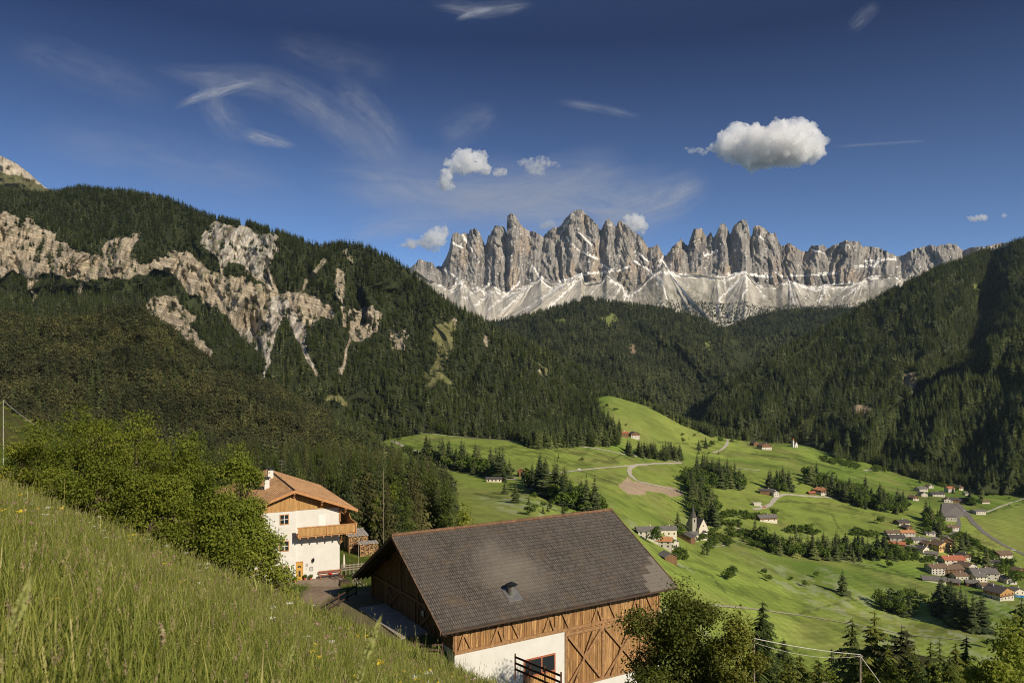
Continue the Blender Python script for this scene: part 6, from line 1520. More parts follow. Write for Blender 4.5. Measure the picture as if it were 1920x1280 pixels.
HOUSES = [
 (980, 893, 9, 9, 5, 10, 'vwood', 'redroof', "small red-roofed farmhouse left of the long dark barn on the upper meadow", dict(chimneys=1, wins=(1, 2))),
 (1001, 901, 20, 11, 5, 18, 'cream', 'darkroof', "long dark-roofed barn beside the small red-roofed farmhouse", dict(axis='x', chimneys=0, gab='vwood', wins=(1, 4), name="farm_barn", cat="barn")),
 (1017, 908, 17, 7, 3, 15, 'vwood', 'greyroof', "open tan shed with a grey roof directly below the long farm barn", dict(axis='x', chimneys=0, wins=(0, 0), name="shed", cat="shed")),
 (926, 903, 13, 5, 3, 5, 'cream', 'darkroof', "low dark shed on the path left of the small red-roofed farmhouse", dict(axis='x', chimneys=0, wins=(1, 4), name="shed", cat="shed")),
 (1169, 817, 13, 9, 5, 12, 'vwood', 'redroof', "red-roofed farm building at the foot of the hill meadow, left of the dark-roofed one", dict(axis='x', chimneys=1, wins=(1, 3), gab='redroof' if False else None)),
 (1188, 820, 15, 11, 6, 20, 'plaster', 'darkroof', "dark-roofed white farmhouse beside the red one at the foot of the hill meadow", dict(gab='vwood', wins=(2, 3), chimneys=1)),
 (1415, 835, 13, 12, 5.5, 20, 'vwood', 'darkroof', "dark timber barn left of the lone white farmhouse near the forest", dict(chimneys=0, wins=(0, 0), name="farm_barn", cat="barn")),
 (1433, 842, 21, 15, 7.5, 18, 'plaster', 'brownroof', "lone white farmhouse near the far forest with a brown gable roof", dict(gab='vwood', wins=(2, 4), chimneys=1)),
 (1437, 926, 18, 10, 5, -10, 'vwood', 'darkroof', "dark-roofed barn at the bend of the white farm track", dict(axis='x', chimneys=1, wins=(0, 0), name="farm_barn", cat="barn")),
 (1451, 929, 9, 9, 5, 25, 'plaster', 'greyroof', "small white house right of the dark barn at the track bend", dict(wins=(2, 2))),
 (1539, 925, 14, 12, 5.5, 30, 'plaster', 'orroof', "orange-roofed chalet with a timber storey alone on the meadow", dict(gab='vwood', wins=(2, 3), balcony=True)),
 (1521, 926, 9, 6, 2.6, 10, 'vwood', 'redroof', "low red-roofed annex left of the orange-roofed chalet", dict(axis='x', chimneys=0, wins=(0, 0), name="shed", cat="shed")),
 (1418, 947, 9, 6, 3, 10, 'plaster', 'cream', "small white shed with a pale flat-looking roof beside the farm track", dict(axis='x', chimneys=0, wins=(0, 0), pitch=.15, name="shed", cat="shed")),
 (1436, 976, 21, 12, 4.5, 12, 'cream', 'greyroof', "grey-roofed barn with cream lower walls under the track bend", dict(axis='x', chimneys=1, gab='vwood', wins=(1, 3), name="farm_barn", cat="barn")),
 (1214, 1009, 16, 10, 6.5, 4, 'plaster', 'greyroof', "left block of the long white farmhouse near the church, grey roof", dict(axis='x', wins=(2, 4), chimneys=1)),
 (1251, 1003, 13, 10, 5.5, 4, 'cream', 'greyroof', "right block of the long farmhouse near the church, plain cream wall", dict(axis='x', wins=(1, 3), chimneys=1)),
 (1242, 1024, 13, 9, 5, -15, 'plaster', 'orroof', "orange-roofed house below the long white farmhouse", dict(axis='x', wins=(2, 3))),
 (1258, 1027, 9, 7, 5, 30, 'plaster', 'greyroof', "small white gabled house right of the orange-roofed house", dict(wins=(1, 2))),
 (1286, 1013, 13, 10, 4, -35, 'vwood', 'darkroof', "dark gabled barn just below the church", dict(chimneys=0, wins=(0, 0), name="farm_barn", cat="barn")),
 (1298, 1010, 9, 8, 5, 5, 'cream', 'greyroof', "small cream house against the church wall with a grey roof", dict(axis='x', wins=(1, 2))),
 (1252, 1050, 9, 8, 3.5, 20, 'vwood', 'greyroof', "small grey log hut at the end of the lane below the church", dict(chimneys=0, wins=(0, 0), name="log_hut", cat="hut")),
 (1727, 920, 18, 12, 5, 15, 'plaster', 'greyroof', "topmost long grey-roofed village house at the forest edge", dict(axis='x', wins=(1, 3))),
 (1730, 930, 12, 9, 5, 10, 'plaster', 'darkroof', "dark-roofed village house just below the topmost one", dict(wins=(2, 2))),
 (1756, 930, 22, 12, 5, 5, 'plaster', 'darkroof', "wide dark-roofed village building left of the tall red-roofed house", dict(axis='x', wins=(1, 4))),
 (1780, 923, 12, 12, 9, 5, 'plaster', 'redroof', "tall white village house with a red roof at the top of the village", dict(axis='x', wins=(3, 2))),
 (1797, 917, 14, 12, 5, 25, 'cream', 'darkroof', "dark-roofed house right of the tall red-roofed one", dict(gab='vwood', wins=(2, 2))),
 (1712, 937, 12, 10, 5, 20, 'plaster', 'brownroof', "pinkish white house half hidden at the wood edge, left end of upper village", dict(gab='vwood', wins=(2, 2))),
 (1776, 941, 13, 10, 4.5, -10, 'plaster', 'brownroof', "brown-roofed house at the left end of the long dark hall", dict(wins=(1, 3))),
 (1796, 941, 26, 12, 5, -12, 'vwood', 'darkroof', "long dark hall at the head of the paved yard", dict(axis='x', chimneys=0, wins=(1, 4), name="hall")),
 (1833, 962, 18, 12, 4.5, 15, 'plaster', 'greyroof', "white garage building with dark doors beside the village road", dict(axis='x', chimneys=0, wins=(1, 4), pitch=.25, name="garage", cat="garage")),
 (1846, 943, 13, 7, 3, 5, 'cream', 'brownroof', "low cream shed with a brown roof at the edge of the right-hand field", dict(axis='x', chimneys=0, wins=(0, 0), name="shed", cat="shed")),
 (1779, 975, 16, 12, 6, 0, 'stone', 'greyroof', "grey flat-looking workshop at the lower end of the paved yard", dict(axis='x', chimneys=0, wins=(1, 3), pitch=.12, name="workshop", cat="workshop")),
 (1690, 983, 17, 11, 4.5, 15, 'plaster', 'darkroof', "dark-roofed white house alone on the steep meadow by the village wood", dict(axis='x', wins=(1, 3), gab='vwood')),
 (1782, 993, 17, 11, 4.5, 20, 'plaster', 'brownroof', "reddish brown-roofed house below the workshop, right of the spruce clump", dict(axis='x', wins=(1, 3))),
 (1672, 1003, 15, 9, 4.5, 0, 'cream', 'brownroof', "brown-roofed house behind the dark-roofed one at the left end of the village", dict(axis='x', wins=(1, 2))),
 (1680, 1012, 18, 10, 4.5, -5, 'stone', 'darkroof', "dark blue-grey roofed house above the red-roofed one, left end of the village", dict(axis='x', wins=(1, 3))),
 (1700, 1003, 17, 9, 4.5, 0, 'plaster', 'orroof', "white house with a bright orange roof at the upper left of the village", dict(axis='x', wins=(1, 4))),
 (1681, 1024, 17, 10, 4, -15, 'vwood', 'redroof', "lowest red-roofed house at the left end of the village", dict(axis='x', wins=(1, 2))),
 (1721, 1016, 16, 10, 4.5, 0, 'plaster', 'greyroof', "grey-roofed house left of the yellow chalet", dict(axis='x', wins=(1, 3))),
 (1762, 1030, 19, 14, 7.5, 20, 'ochre', 'brownroof', "yellow chalet with white balconies in the middle of the village", dict(wins=(2, 4), balcony=True)),
 (1727, 1034, 14, 11, 5, 35, 'cream', 'darkroof', "dark-roofed house on the slope below the grey-roofed one", dict(wins=(1, 2))),
 (1744, 1041, 15, 9, 3.5, -25, 'plaster', 'greyroof', "low long grey roof under the yellow chalet", dict(axis='x', wins=(1, 2))),
 (1784, 1057, 24, 15, 7, 0, 'cream', 'redroof', "big house with a broad red roof behind the hotels", dict(axis='x', wins=(2, 4), chimneys=2)),
 (1755, 1074, 19, 13, 8, 5, 'plaster', 'brownroof', "white hotel with red balconies at the left of the lower row", dict(axis='x', wins=(3, 5), chimneys=2)),
 (1781, 1076, 22, 14, 8, 8, 'vwood', 'brownroof', "brown timber hotel right of the white one in the lower row", dict(axis='x', wins=(3, 5), chimneys=2)),
 (1812, 1070, 17, 13, 7, 25, 'plaster', 'brownroof', "white gabled house between the brown hotel and the largest roof", dict(wins=(2, 3))),
 (1842, 1082, 26, 17, 7, -10, 'plaster', 'greyroof', "largest grey-roofed hotel at the right of the lower row", dict(wins=(2, 4), chimneys=2, axis='x')),
 (1861, 1077, 16, 14, 6, -8, 'cream', 'brownroof', "cream wing at the right end of the largest grey-roofed hotel", dict(axis='x', wins=(2, 3))),
 (1834, 1088, 13, 10, 6, 5, 'cream', 'greyroof', "cream house front just below the largest hotel roof", dict(axis='x', wins=(2, 3))),
 (1750, 1090, 21, 11, 3.5, -18, 'cream', 'greyroof', "broad grey barn roof below the white hotel", dict(chimneys=0, wins=(0, 0), name="farm_barn", cat="barn", axis='x')),
 (1784, 1094, 15, 10, 3.5, -35, 'vwood', 'greyroof', "smaller grey barn roof right of the broad one below the hotels", dict(chimneys=0, wins=(0, 0), name="farm_barn", cat="barn", axis='x')),
 (1872, 1120, 21, 16, 8, 25, 'plaster', 'darkroof', "lowest large chalet with a dark roof and orange gable at the right edge", dict(gab='htimber', wins=(2, 4), balcony=True, chimneys=2)),
 (1878, 1043, 20, 12, 5, 15, 'plaster', 'brownroof', "white house under the village road near the right edge", dict(axis='x', wins=(1, 4), gab='vwood')),
 (1905, 1112, 12, 9, 4, 10, 'cream', 'greyroof', "small grey-roofed house beside the blue pool at the right edge", dict(wins=(1, 2))),
 (1862, 1058, 12, 8, 4, -20, 'cream', 'darkroof', "small dark roof between the road and the hotels", dict(axis='x', wins=(1, 2))),
 (1742, 914, 12, 9, 4, 20, 'plaster', 'brownroof', "small brown-roofed house between the topmost house and the tall red-roofed one", dict(wins=(2, 2))),
 (1812, 928, 11, 8, 4, 10, 'cream', 'greyroof', "small cream house right of the long dark hall, under the spruces", dict(axis='x', wins=(1, 2))),
 (1700, 992, 11, 8, 4, 25, 'vwood', 'darkroof', "dark timber house half hidden at the left edge of the spruce clump", dict(wins=(1, 2))),
 (1742, 1003, 12, 8, 4, 0, 'plaster', 'greyroof', "small grey-roofed house at the foot of the spruce clump", dict(axis='x', wins=(1, 2))),
 (1740, 1024, 13, 9, 4.5, 15, 'plaster', 'brownroof', "white house squeezed between the grey roof and the yellow chalet", dict(wins=(2, 2), gab='vwood')),
 (1704, 1029, 12, 8, 3.5, 10, 'cream', 'greyroof', "small grey shed roof right of the lowest red-roofed house", dict(axis='x', chimneys=0, wins=(0, 0), name="shed", cat="shed")),
 (1776, 1019, 13, 10, 5, -20, 'vwood', 'brownroof', "brown chalet behind the yellow chalet at the wood edge", dict(wins=(1, 2), balcony=True)),
 (1806, 1048, 14, 10, 5, 15, 'plaster', 'darkroof', "white house with a dark roof just right of the broad red roof", dict(wins=(2, 2), gab='vwood')),
 (1798, 1085, 14, 10, 5, 5, 'plaster', 'brownroof', "low white annex in front of the brown timber hotel", dict(axis='x', wins=(1, 3))),
 (1822, 1097, 12, 9, 4, -15, 'vwood', 'greyroof', "small timber house below the cream house front of the lower row", dict(axis='x', wins=(1, 2))),
 (1890, 1092, 13, 10, 5, 10, 'plaster', 'greyroof', "white grey-roofed house among the leafy trees near the right edge", dict(wins=(2, 2))),
 (1849, 1103, 14, 9, 4.5, 0, 'cream', 'brownroof', "cream house between the largest hotel and the lowest chalet", dict(axis='x', wins=(1, 3))),
 (1908, 1075, 12, 9, 5, 20, 'plaster', 'brownroof', "white brown-roofed house at the very right edge above the pool", dict(wins=(2, 2), gab='vwood')),
 (1341, 801, 9, 7, 3, 10, 'plaster', 'greyroof', "tiny pale hut at the far forest edge of the valley", dict(chimneys=0, wins=(0, 0), name="hut", cat="hut")),
]
for h_ in HOUSES:
    px_, py_, w_, d_3, hh_, rz_, wa, ro, lb, kw = h_
    if px_ > 1660: kw = dict(kw); kw.setdefault('group', VG); w_, d_3, hh_ = w_ * .9, d_3 * .95, hh_ * .85
    if wa == 'plaster': wa = 'vplaster'
    chalet(px_, py_, w_, d_3, hh_, rz_, wa, ro, lb, **kw)
def church():
    p = sheet_at(1316, 1004); t = empty("church", p, R(24), "small grey-roofed church with a pointed spire on the meadow", "church"); t.scale = (1.18, 1.18, 1.18)
    W, L_, h, rise = 8.5, 17, 7.0, 7.0
    m = MB(); m.box(-W / 2, W / 2, -2, L_ - 2, -4, h); b = len(m.v)
    m.v += [(-W / 2, -2, h), (W / 2, -2, h), (0, -2, h + rise), (-W / 2, L_ - 2, h), (W / 2, L_ - 2, h), (0, L_ - 2, h + rise)]; m.f += [(b, b + 1, b + 2), (b + 4, b + 3, b + 5)]
    m.build("nave", K['cream'], t)
    m = MB(); o = .35
    for sx in (-1, 1): m.hexa([(sx * (W / 2 + o), -2.3, h - .5), (0, -2.3, h + rise + .1), (0, L_ - 1.8, h + rise + .1), (sx * (W / 2 + o), L_ - 1.8, h - .5), (sx * (W / 2 + o), -2.3, h - .25), (0, -2.3, h + rise + .4), (0, L_ - 1.8, h + rise + .4), (sx * (W / 2 + o), L_ - 1.8, h - .25)])
    m.build("roof", K['greyroof'], t)
    tw = empty("tower", (-6.6, 3, 0)); tw.parent = t
    MB().box(-2, 2, -2, 2, -4, 15).build("tower_wall", K['stone'], tw)
    b = MB(); b.box(-2.25, 2.25, -2.25, 2.25, 15, 15.5); b.lathe([(3.0, 15.5), (1.2, 19.0), (.05, 27.5)], n=8); b.build("spire", K['darkroof'], tw)
    b = MB(); b.box(-.55, .55, -2.06, -1.9, 11.5, 13.8); b.box(1.9, 2.06, -.55, .55, 11.5, 13.8); b.build("bell_opening", K['glass'], tw)
    b = MB(); b.tube([(0, 0, 27.4), (0, 0, 28.8)], .06, 5); b.box(-.4, .4, -.05, .05, 28.2, 28.3); b.build("cross", K['metal'], tw)
    b = MB(); b.box(-1.6, 1.6, -4.4, -2.01, -3, 3.2); q = len(b.v); b.build("porch", K['plaster'], t)
    b = MB()
    for sx in (-1, 1): b.hexa([(sx * 2.1, -4.8, 3.0), (0, -4.8, 4.9), (0, -2.02, 4.9), (sx * 2.1, -2.02, 3.0), (sx * 2.1, -4.8, 3.25), (0, -4.8, 5.15), (0, -2.02, 5.15), (sx * 2.1, -2.02, 3.25)])
    b.build("porch_roof", K['greyroof'], t)
    for y in (2, 6.5, 11):
        b = MB(); b.box(W / 2 - .02, W / 2 + .06, y - .45, y + .45, 2.5, 5.5); b.build("window", K['glass'], t)
    b = MB(); b.lathe([(.5, 0), (.5, .1)], n=10); b.v = [(x, -2.05 - z, 8.6 + y) for x, y, z in b.v]; b.build("window", K['glass'], t)
    b = MB(); b.box(4.6, 8.5, 2, 7, -3, 4.0); b.build("sacristy", K['plaster'], t)
    b = MB(); b.hexa([(4.3, 1.7, 5.6), (8.9, 1.7, 3.9), (8.9, 7.3, 3.9), (4.3, 7.3, 5.6), (4.3, 1.7, 5.85), (8.9, 1.7, 4.15), (8.9, 7.3, 4.15), (4.3, 7.3, 5.85)]); b.build("sacristy_roof", K['greyroof'], t)
church()
m = MB(); cw = [V.locate(x, y) for x, y in ((1288, 1008), (1320, 1012), (1348, 1010), (1340, 1000))]
for a, b in zip(cw[:-1], cw[1:]): m.beam(a + Vector((0, 0, .2)), b + Vector((0, 0, .2)), .6, 2.0)
o = m.build("churchyard_wall", K['cream']); tag(o, "low pale wall around the churchyard", "wall")
def chapel():
    p = sheet_at(1490, 838); t = empty("chapel", p, R(35), "tiny white chapel with a slim tower alone on the far meadow", "chapel")
    m = MB(); m.box(-3.5, 3.5, -4, 6, -2, 6); b = len(m.v); m.v += [(-3.5, -4, 6), (3.5, -4, 6), (0, -4, 10)]; m.f += [(b, b + 1, b + 2)]; m.build("nave", K['plaster'], t)
    m = MB()
    for sx in (-1, 1): m.hexa([(sx * 4, -4.4, 5.4), (0, -4.4, 10.1), (0, 6.2, 10.1), (sx * 4, 6.2, 5.4), (sx * 4, -4.4, 5.7), (0, -4.4, 10.4), (0, 6.2, 10.4), (sx * 4, 6.2, 5.7)])
    m.build("roof", K['brownroof'], t)
    MB().box(-6.6, -3.9, -1.6, 1.1, -2, 13).build("tower", K['plaster'], t)
    m = MB(); m.lathe([(1.9, 13), (2.2, 14), (1.2, 15.4), (.9, 16), (.15, 18), (.02, 19.5)], (-5.25, -.25, 0), 10); m.build("onion_dome", K['redroof'], t)
    MB().box(-.8, .8, -4.06, -3.9, 0, 2.4).build("door", K['dark'], t)
chapel()
# machines and wagons by the track, cars
def car(px, py, colr, label, rz, kind="parked_car", cat="car", L_=4.2):
    p = sheet_at(px, py); t = empty(kind, p + Vector((0, 0, .1)), R(rz), label, cat)
    pts = [(-L_ / 2, .35), (L_ / 2, .35), (L_ / 2, .8), (L_ * .28, .95), (L_ * .12, 1.42), (-L_ * .32, 1.42), (-L_ * .45, .95), (-L_ / 2, .85)]
    m = MB(); m.poly([(x, -.85, z) for x, z in pts], (0, 1.7, 0)); m.build("body", simple(kind + "_paint", colr, .35, .03, 2, 0), t)
    m = MB(); m.box(-L_ * .36, L_ * .18, -.87, .87, 1.0, 1.32); m.build("window", K['glass'], t)
    for x in (-L_ * .3, L_ * .3):
        for y in (-.8, .8): MB().tube([(x, y - .1, .32), (x, y + .1, .32)], .32, 10).build("wheel", K['black'], t)
car(1433, 951, (.45, .05, .04), "red vehicle beside the small white shed on the farm track", 20, "parked_tractor", "vehicle", 5)
car(1427, 949, (.7, .7, .68), "white vehicle between the small white shed and the red vehicle", 30)
car(1441, 948, (.5, .5, .5), "grey vehicle at the right end of the row on the farm track", 10)
car(1786, 952, (.5, .06, .05), "red car on the paved village yard", 0)
car(1774, 955, (.7, .7, .7), "white car on the paved village yard, left of the red one", 5)
car(1790, 962, (.08, .1, .2), "dark blue car at the lower end of the paved village yard", 90)
car(1808, 958, (.6, .6, .6), "silver car at the top of the village road", 60)
car(1900, 1032, (.75, .75, .75), "white car driving on the valley road near the right edge", -25)
car(1086, 880, (.75, .75, .73), "white car on the meadow track to the right of the two-barn farm", 5)
m = MB(); m.box(-4, 4, -2.5, 2.5, -.5, .3); sp_ = m.build("swimming_pool", simple("pool_water", (.05, .25, .55), .1, .1, 2, .1), None, V.locate(1910, 1118) + Vector((0, 0, .4))); tag(sp_, "small blue swimming pool below the houses at the right edge", "pool")

# ------------------------------------------------------------------ roads and paths
def ribbon(name, pts, width, mat, lift=.35, sheet=None, kind='structure'):
    sheet = sheet or V; q = []
    for (x1, y1), (x2, y2) in zip(pts[:-1], pts[1:]):
        n = max(2, int(math.hypot(x2 - x1, y2 - y1) / 4)); q += [(x1 + (x2 - x1) * i / n, y1 + (y2 - y1) * i / n) for i in range(n)]
    q.append(pts[-1]); W_ = [sheet.locate(*p) for p in q]
    for _ in range(3): W_ = [W_[0]] + [(a + b * 2 + c) / 4 for a, b, c in zip(W_[:-2], W_[1:-1], W_[2:])] + [W_[-1]]
    Vv = []
    for i, p in enumerate(W_):
        d = (W_[min(i + 1, len(W_) - 1)] - W_[max(0, i - 1)]); d.z = 0; d.normalize(); s = Vector((-d.y, d.x, 0))
        wob = 1 + .25 * math.sin(i * 1.7) * math.sin(i * .61)
        for k_ in (-1, -.33, .33, 1):
            c = p + s * k_ * width / 2 * wob; c.z = sheet.zat(c.x, c.y) + lift; Vv.append(c)
    Fq = [(i * 4 + k_, i * 4 + k_ + 1, i * 4 + k_ + 5, i * 4 + k_ + 4) for i in range(len(W_) - 1) for k_ in range(3)]
    me = mesh_np(name, [tuple(v_) for v_ in Vv], Fq, True); o = obj(name, me, mat); o["kind"] = kind; return o
ribbon("road", [(1795, 945), (1808, 956), (1814, 965), (1824, 979), (1846, 999), (1880, 1021), (1935, 1046)], 8, K['asphalt'])
ribbon("road", [(1700, 1008), (1735, 1010), (1760, 1008), (1790, 1000), (1800, 985), (1795, 970)], 5, K['asphalt'])
ribbon("path", [(795, 812), (870, 820), (950, 825), (1050, 832), (1120, 841), (1165, 851), (1220, 858), (1278, 866)], 5, K['gravel'])
ribbon("path", [(1278, 868), (1230, 869), (1190, 872), (1178, 878), (1180, 889), (1192, 901), (1215, 907), (1245, 913), (1275, 921)], 6, K['gravel'])
ribbon("path", [(1015, 889), (1060, 885), (1100, 880), (1140, 876), (1180, 873)], 3.5, K['gravel'])
ribbon("path", [(735, 827), (760, 838), (800, 856), (835, 866), (860, 871)], 5, K['gravel'])
ribbon("path", [(915, 901), (945, 899), (968, 898), (955, 893), (935, 887), (925, 883)], 5, K['gravel'])
ribbon("path", [(1337, 849), (1352, 844), (1362, 836), (1366, 828), (1363, 822)], 5, K['gravel'])
ribbon("path", [(1413, 955), (1432, 952), (1447, 945), (1450, 937), (1458, 930), (1472, 926), (1500, 929), (1565, 933)], 6, K['gravel'])
ribbon("path", [(1330, 1134), (1400, 1140), (1500, 1153), (1600, 1170), (1700, 1190), (1815, 1201)], 1.9, K['track'])
ribbon("path", [(1372, 1012), (1430, 1026), (1500, 1040), (1560, 1048), (1640, 1062)], 2.0, K['track'])
ribbon("path", [(1360, 984), (1400, 995), (1430, 998)], 3, K['gravel'])
ribbon("path", [(1375, 876), (1400, 880), (1425, 882)], 4, K['gravel'])
ribbon("path", [(1620, 882), (1660, 880), (1690, 875), (1705, 872)], 5, K['gravel'])
ribbon("path", [(1262, 1032), (1275, 1022), (1268, 1040), (1258, 1048)], 3, K['gravel'])
ribbon("path", [(1310, 1020), (1335, 1026), (1360, 1022), (1372, 1010)], 1.6, K['gravel'])
ribbon("path", [(1395, 815), (1425, 816), (1470, 822)], 3, K['gravel'])
ribbon("path", [(1850, 960), (1880, 948), (1925, 933)], 3, K['gravel'])
m = MB(); yq = [V.locate(x, y) for x, y in ((1764, 972), (1808, 968), (1800, 944), (1766, 944))]; m.hexa([q - Vector((0, 0, 1.5)) for q in yq] + [q + Vector((0, 0, .9)) for q in yq]); o = m.build("village_yard", K['asphalt']); o["kind"] = 'structure'

# ------------------------------------------------------------------ poles and cables near the camera
def pole(px, top, D, h, r, label, mat='pole', cat="pole", name="utility_pole"):
    p = P(px, top, D); t = empty(name, (p.x, p.y, p.z - h), 0, label, cat); MB().tube([(0, 0, 0), (0, 0, h)], [r, r * .8], 8).build("pole", K[mat], t); return t, p
t, p1 = pole(1613, 1226, 54, 9, .09, "thin grey utility pole with a guy wire at the bottom right")
m = MB(); m.tube([(0, 0, 8.9), (1.9, -.5, 6.2), (2.9, -.8, 4.5)], .025, 5); m.build("guy_wire", K['wire'], t); MB().box(-.18, .18, -.05, .05, 8.82, 8.92).build("crossarm", K['pole'], t)
t, p2 = pole(1414, 1196, 42, 7, .06, "thin pale pole at the right edge of the large cherry tree")
def cable(a, b, sag, r, label):
    n = 24; pts = [a.lerp(b, i / n) - Vector((0, 0, sag * 4 * (i / n) * (1 - i / n))) for i in range(n + 1)]
    o = MB().tube([q - pts[0] for q in pts], r, 6).build("cable", K['wire'], None, pts[0]); tag(o, label, "cable")
cable(p2, p1, .12, .022, "thick pale cable sagging between the two poles at bottom right")
cable(p2 + Vector((0, 0, -.22)), p1 + Vector((0, 0, -.12)), .4, .010, "thin second cable just under the thick pale one")
t, p3 = pole(6, 750, 46, 4, .014, "white pole cut by the left picture edge above the bushes", 'white')
cable(p3, P(150, 838, 40), .3, .009, "thin cable running down from the white pole into the bushes")
pole(719, 882, 118, 17, .035, "tall thin mast standing between the house and the barn", 'pole', "mast", "mast")
pole(672, 1000, 100, 6, .05, "short thin post beside the woodpile behind the house", 'pole', "post", "post")
# shed roof just entering the picture at the bottom edge
t = empty("shed", P(1606, 1332, 40), R(-20), "corner of a grey shingled shed roof at the bottom edge, under the utility pole", "shed")
m = MB(); m.hexa([(-1.6, -1.5, -.5), (1.6, -1.5, -.5), (1.6, 1.2, .75), (-1.6, 1.2, .75), (-1.6, -1.5, -.4), (1.6, -1.5, -.4), (1.6, 1.2, .85), (-1.6, 1.2, .85)]); m.build("roof", K['barnroof'] if False else K['greyroof'], t)
MB().box(-1.4, 1.4, -1.2, 1.0, -3.5, -.45).build("wall", K['dtimber'], t)
# ------------------------------------------------------------------ clouds
def cloud_mat(name, dens, scale, thr, seed):
    t = NT(name); t.t.nodes.remove(t.b)
    co = t.coord('Object')
    n = t.noise(t.mapv(co, loc=(seed, seed * .7, 0)), scale, 7, .62)
    # fade towards the rim of each lobe is in the shape itself; the noise eats into it
    at = t.n("ShaderNodeMath", _operation='MULTIPLY'); d = t.ramp(n, [(thr - .04, 0), (thr + .2, 1)])
    t.link(d, at.inputs[0]); at.inputs[1].default_value = dens * 1.9
    v = t.n("ShaderNodeVolumeScatter"); v.inputs["Color"].default_value = (1, 1, 1, 1); t.link(at.outputs[0], v.inputs["Density"]); v.inputs["Anisotropy"].default_value = .35
    t.link(v.outputs[0], t.out.inputs[1]); return t.m
def blob(lobes, res=14, seed=0):
    """closed lumpy shell over ellipsoid lobes"""
    m = MB(); g = np.random.default_rng(seed)
    for (x, y, z, rx, ry, rz_) in lobes:
        prof = [(math.sin(math.pi * i / res) * 1.0, -math.cos(math.pi * i / res)) for i in range(res + 1)]
        b = len(m.v); m.lathe([(max(a, .001), c) for a, c in prof], n=res * 2)
        for k in range(b, len(m.v)):
            q = Vector(m.v[k]); f = 1 + .22 * (float(fbm(q.x * 2.2 + seed + x, q.y * 2.2 + q.z * 2.2, 3, 5)) - .5) * 2
            m.v[k] = (x + q.x * rx * f, y + q.y * ry * f, z + q.z * rz_ * f)
    return m
def cloud(px, py, D, lobes, label, dens=.02, thr=.42, ns=4.5, seed=1, w=.0):
    """lobes in picture units (dx, dy up, radius x, radius z); turned into metres at distance D"""
    s = D / F; c = P(px, py, D)
    L_ = [(dx * s, (random.random() - .5) * rx * s * .5, dy * s, rx * s, (rx + rz_) * .55 * s, rz_ * s) for dx, dy, rx, rz_ in lobes]
    o = blob(L_, 12, seed).build("cumulus_cloud", cloud_mat("cloud_%d" % seed, dens, ns / (s * 100), thr, seed), None, c, smooth_=True)
    md = o.modifiers.new("merge", 'REMESH'); md.mode = 'VOXEL'; md.voxel_size = s * 2.2; md.use_smooth_shade = True
    big = max(q[3] for q in L_)
    for k_, (ns_, st_) in enumerate(((.6, .75), (.25, .42), (.10, .18))):
        tx = bpy.data.textures.new("cloud_billow", 'CLOUDS'); tx.noise_scale = ns_ * min(big, 45 * s); tx.noise_depth = 2
        dm = o.modifiers.new("billow", 'DISPLACE'); dm.texture = tx; dm.texture_coords = 'LOCAL'; dm.strength = st_ * min(big, 40 * s); dm.mid_level = .55
    return tag(o, label, "cloud")
cloud(1437, 274, 10500, [(0, -4, 88, 34), (-62, 2, 38, 30), (-55, 22, 26, 20), (-25, 14, 40, 26), (20, 14, 42, 28), (50, 24, 34, 24), (62, 2, 48, 36), (40, -18, 48, 26), (-10, -22, 50, 22), (85, -8, 26, 24), (-90, -4, 20, 12)], "largest white cumulus cloud above the right end of the rock towers", .012, .36, 5.5, 3)
cloud(1303, 282, 10500, [(0, 0, 16, 5), (-14, 4, 8, 4), (14, -4, 12, 6)], "small torn wisp of cloud left of the largest cloud", .008, .46, 12, 4)
cloud(872, 310, 9500, [(4, 2, 34, 22), (-6, 16, 20, 16), (22, 8, 22, 18), (-22, 4, 18, 12), (-35, -30, 17, 20), (38, -8, 14, 12)], "bright cumulus cloud above the left end of the rock towers", .014, .40, 9, 5)
cloud(937, 324, 9500, [(0, 0, 14, 9), (-8, 2, 8, 7)], "small round cloud puff just right of the bright left cumulus", .012, .42, 12, 6)
cloud(1003, 312, 9500, [(0, -2, 20, 15), (-14, 8, 18, 9), (12, 12, 18, 8), (34, 4, 16, 6), (6, -12, 14, 8)], "torn small cloud between the two cumulus clouds, right of the round puff", .010, .47, 12, 7)
cloud(800, 450, 9500, [(12, 0, 26, 18), (24, 14, 20, 14), (8, -12, 16, 14), (-24, -6, 18, 9), (-42, -10, 12, 6)], "low cumulus cloud left of the first rock tower", .013, .42, 9, 8)
cloud(1185, 420, 10500, [(0, 0, 22, 18), (-14, -6, 18, 14), (16, -4, 14, 14)], "cumulus cloud rising behind the central rock tower", .013, .40, 9, 9)
cloud(1027, 421, 11500, [(0, 0, 15, 9), (-6, -4, 10, 6)], "faint small cloud between two rock towers", .005, .40, 9, 10)
cloud(1833, 409, 11500, [(0, 0, 16, 7), (-12, 2, 8, 5), (12, 1, 8, 5)], "small flat cloud above the right mountain flank", .010, .42, 12, 11)
cloud(1883, 404, 11500, [(0, 0, 5, 5)], "tiny cloud puff at the right edge of the sky", .010, .38, 16, 12)

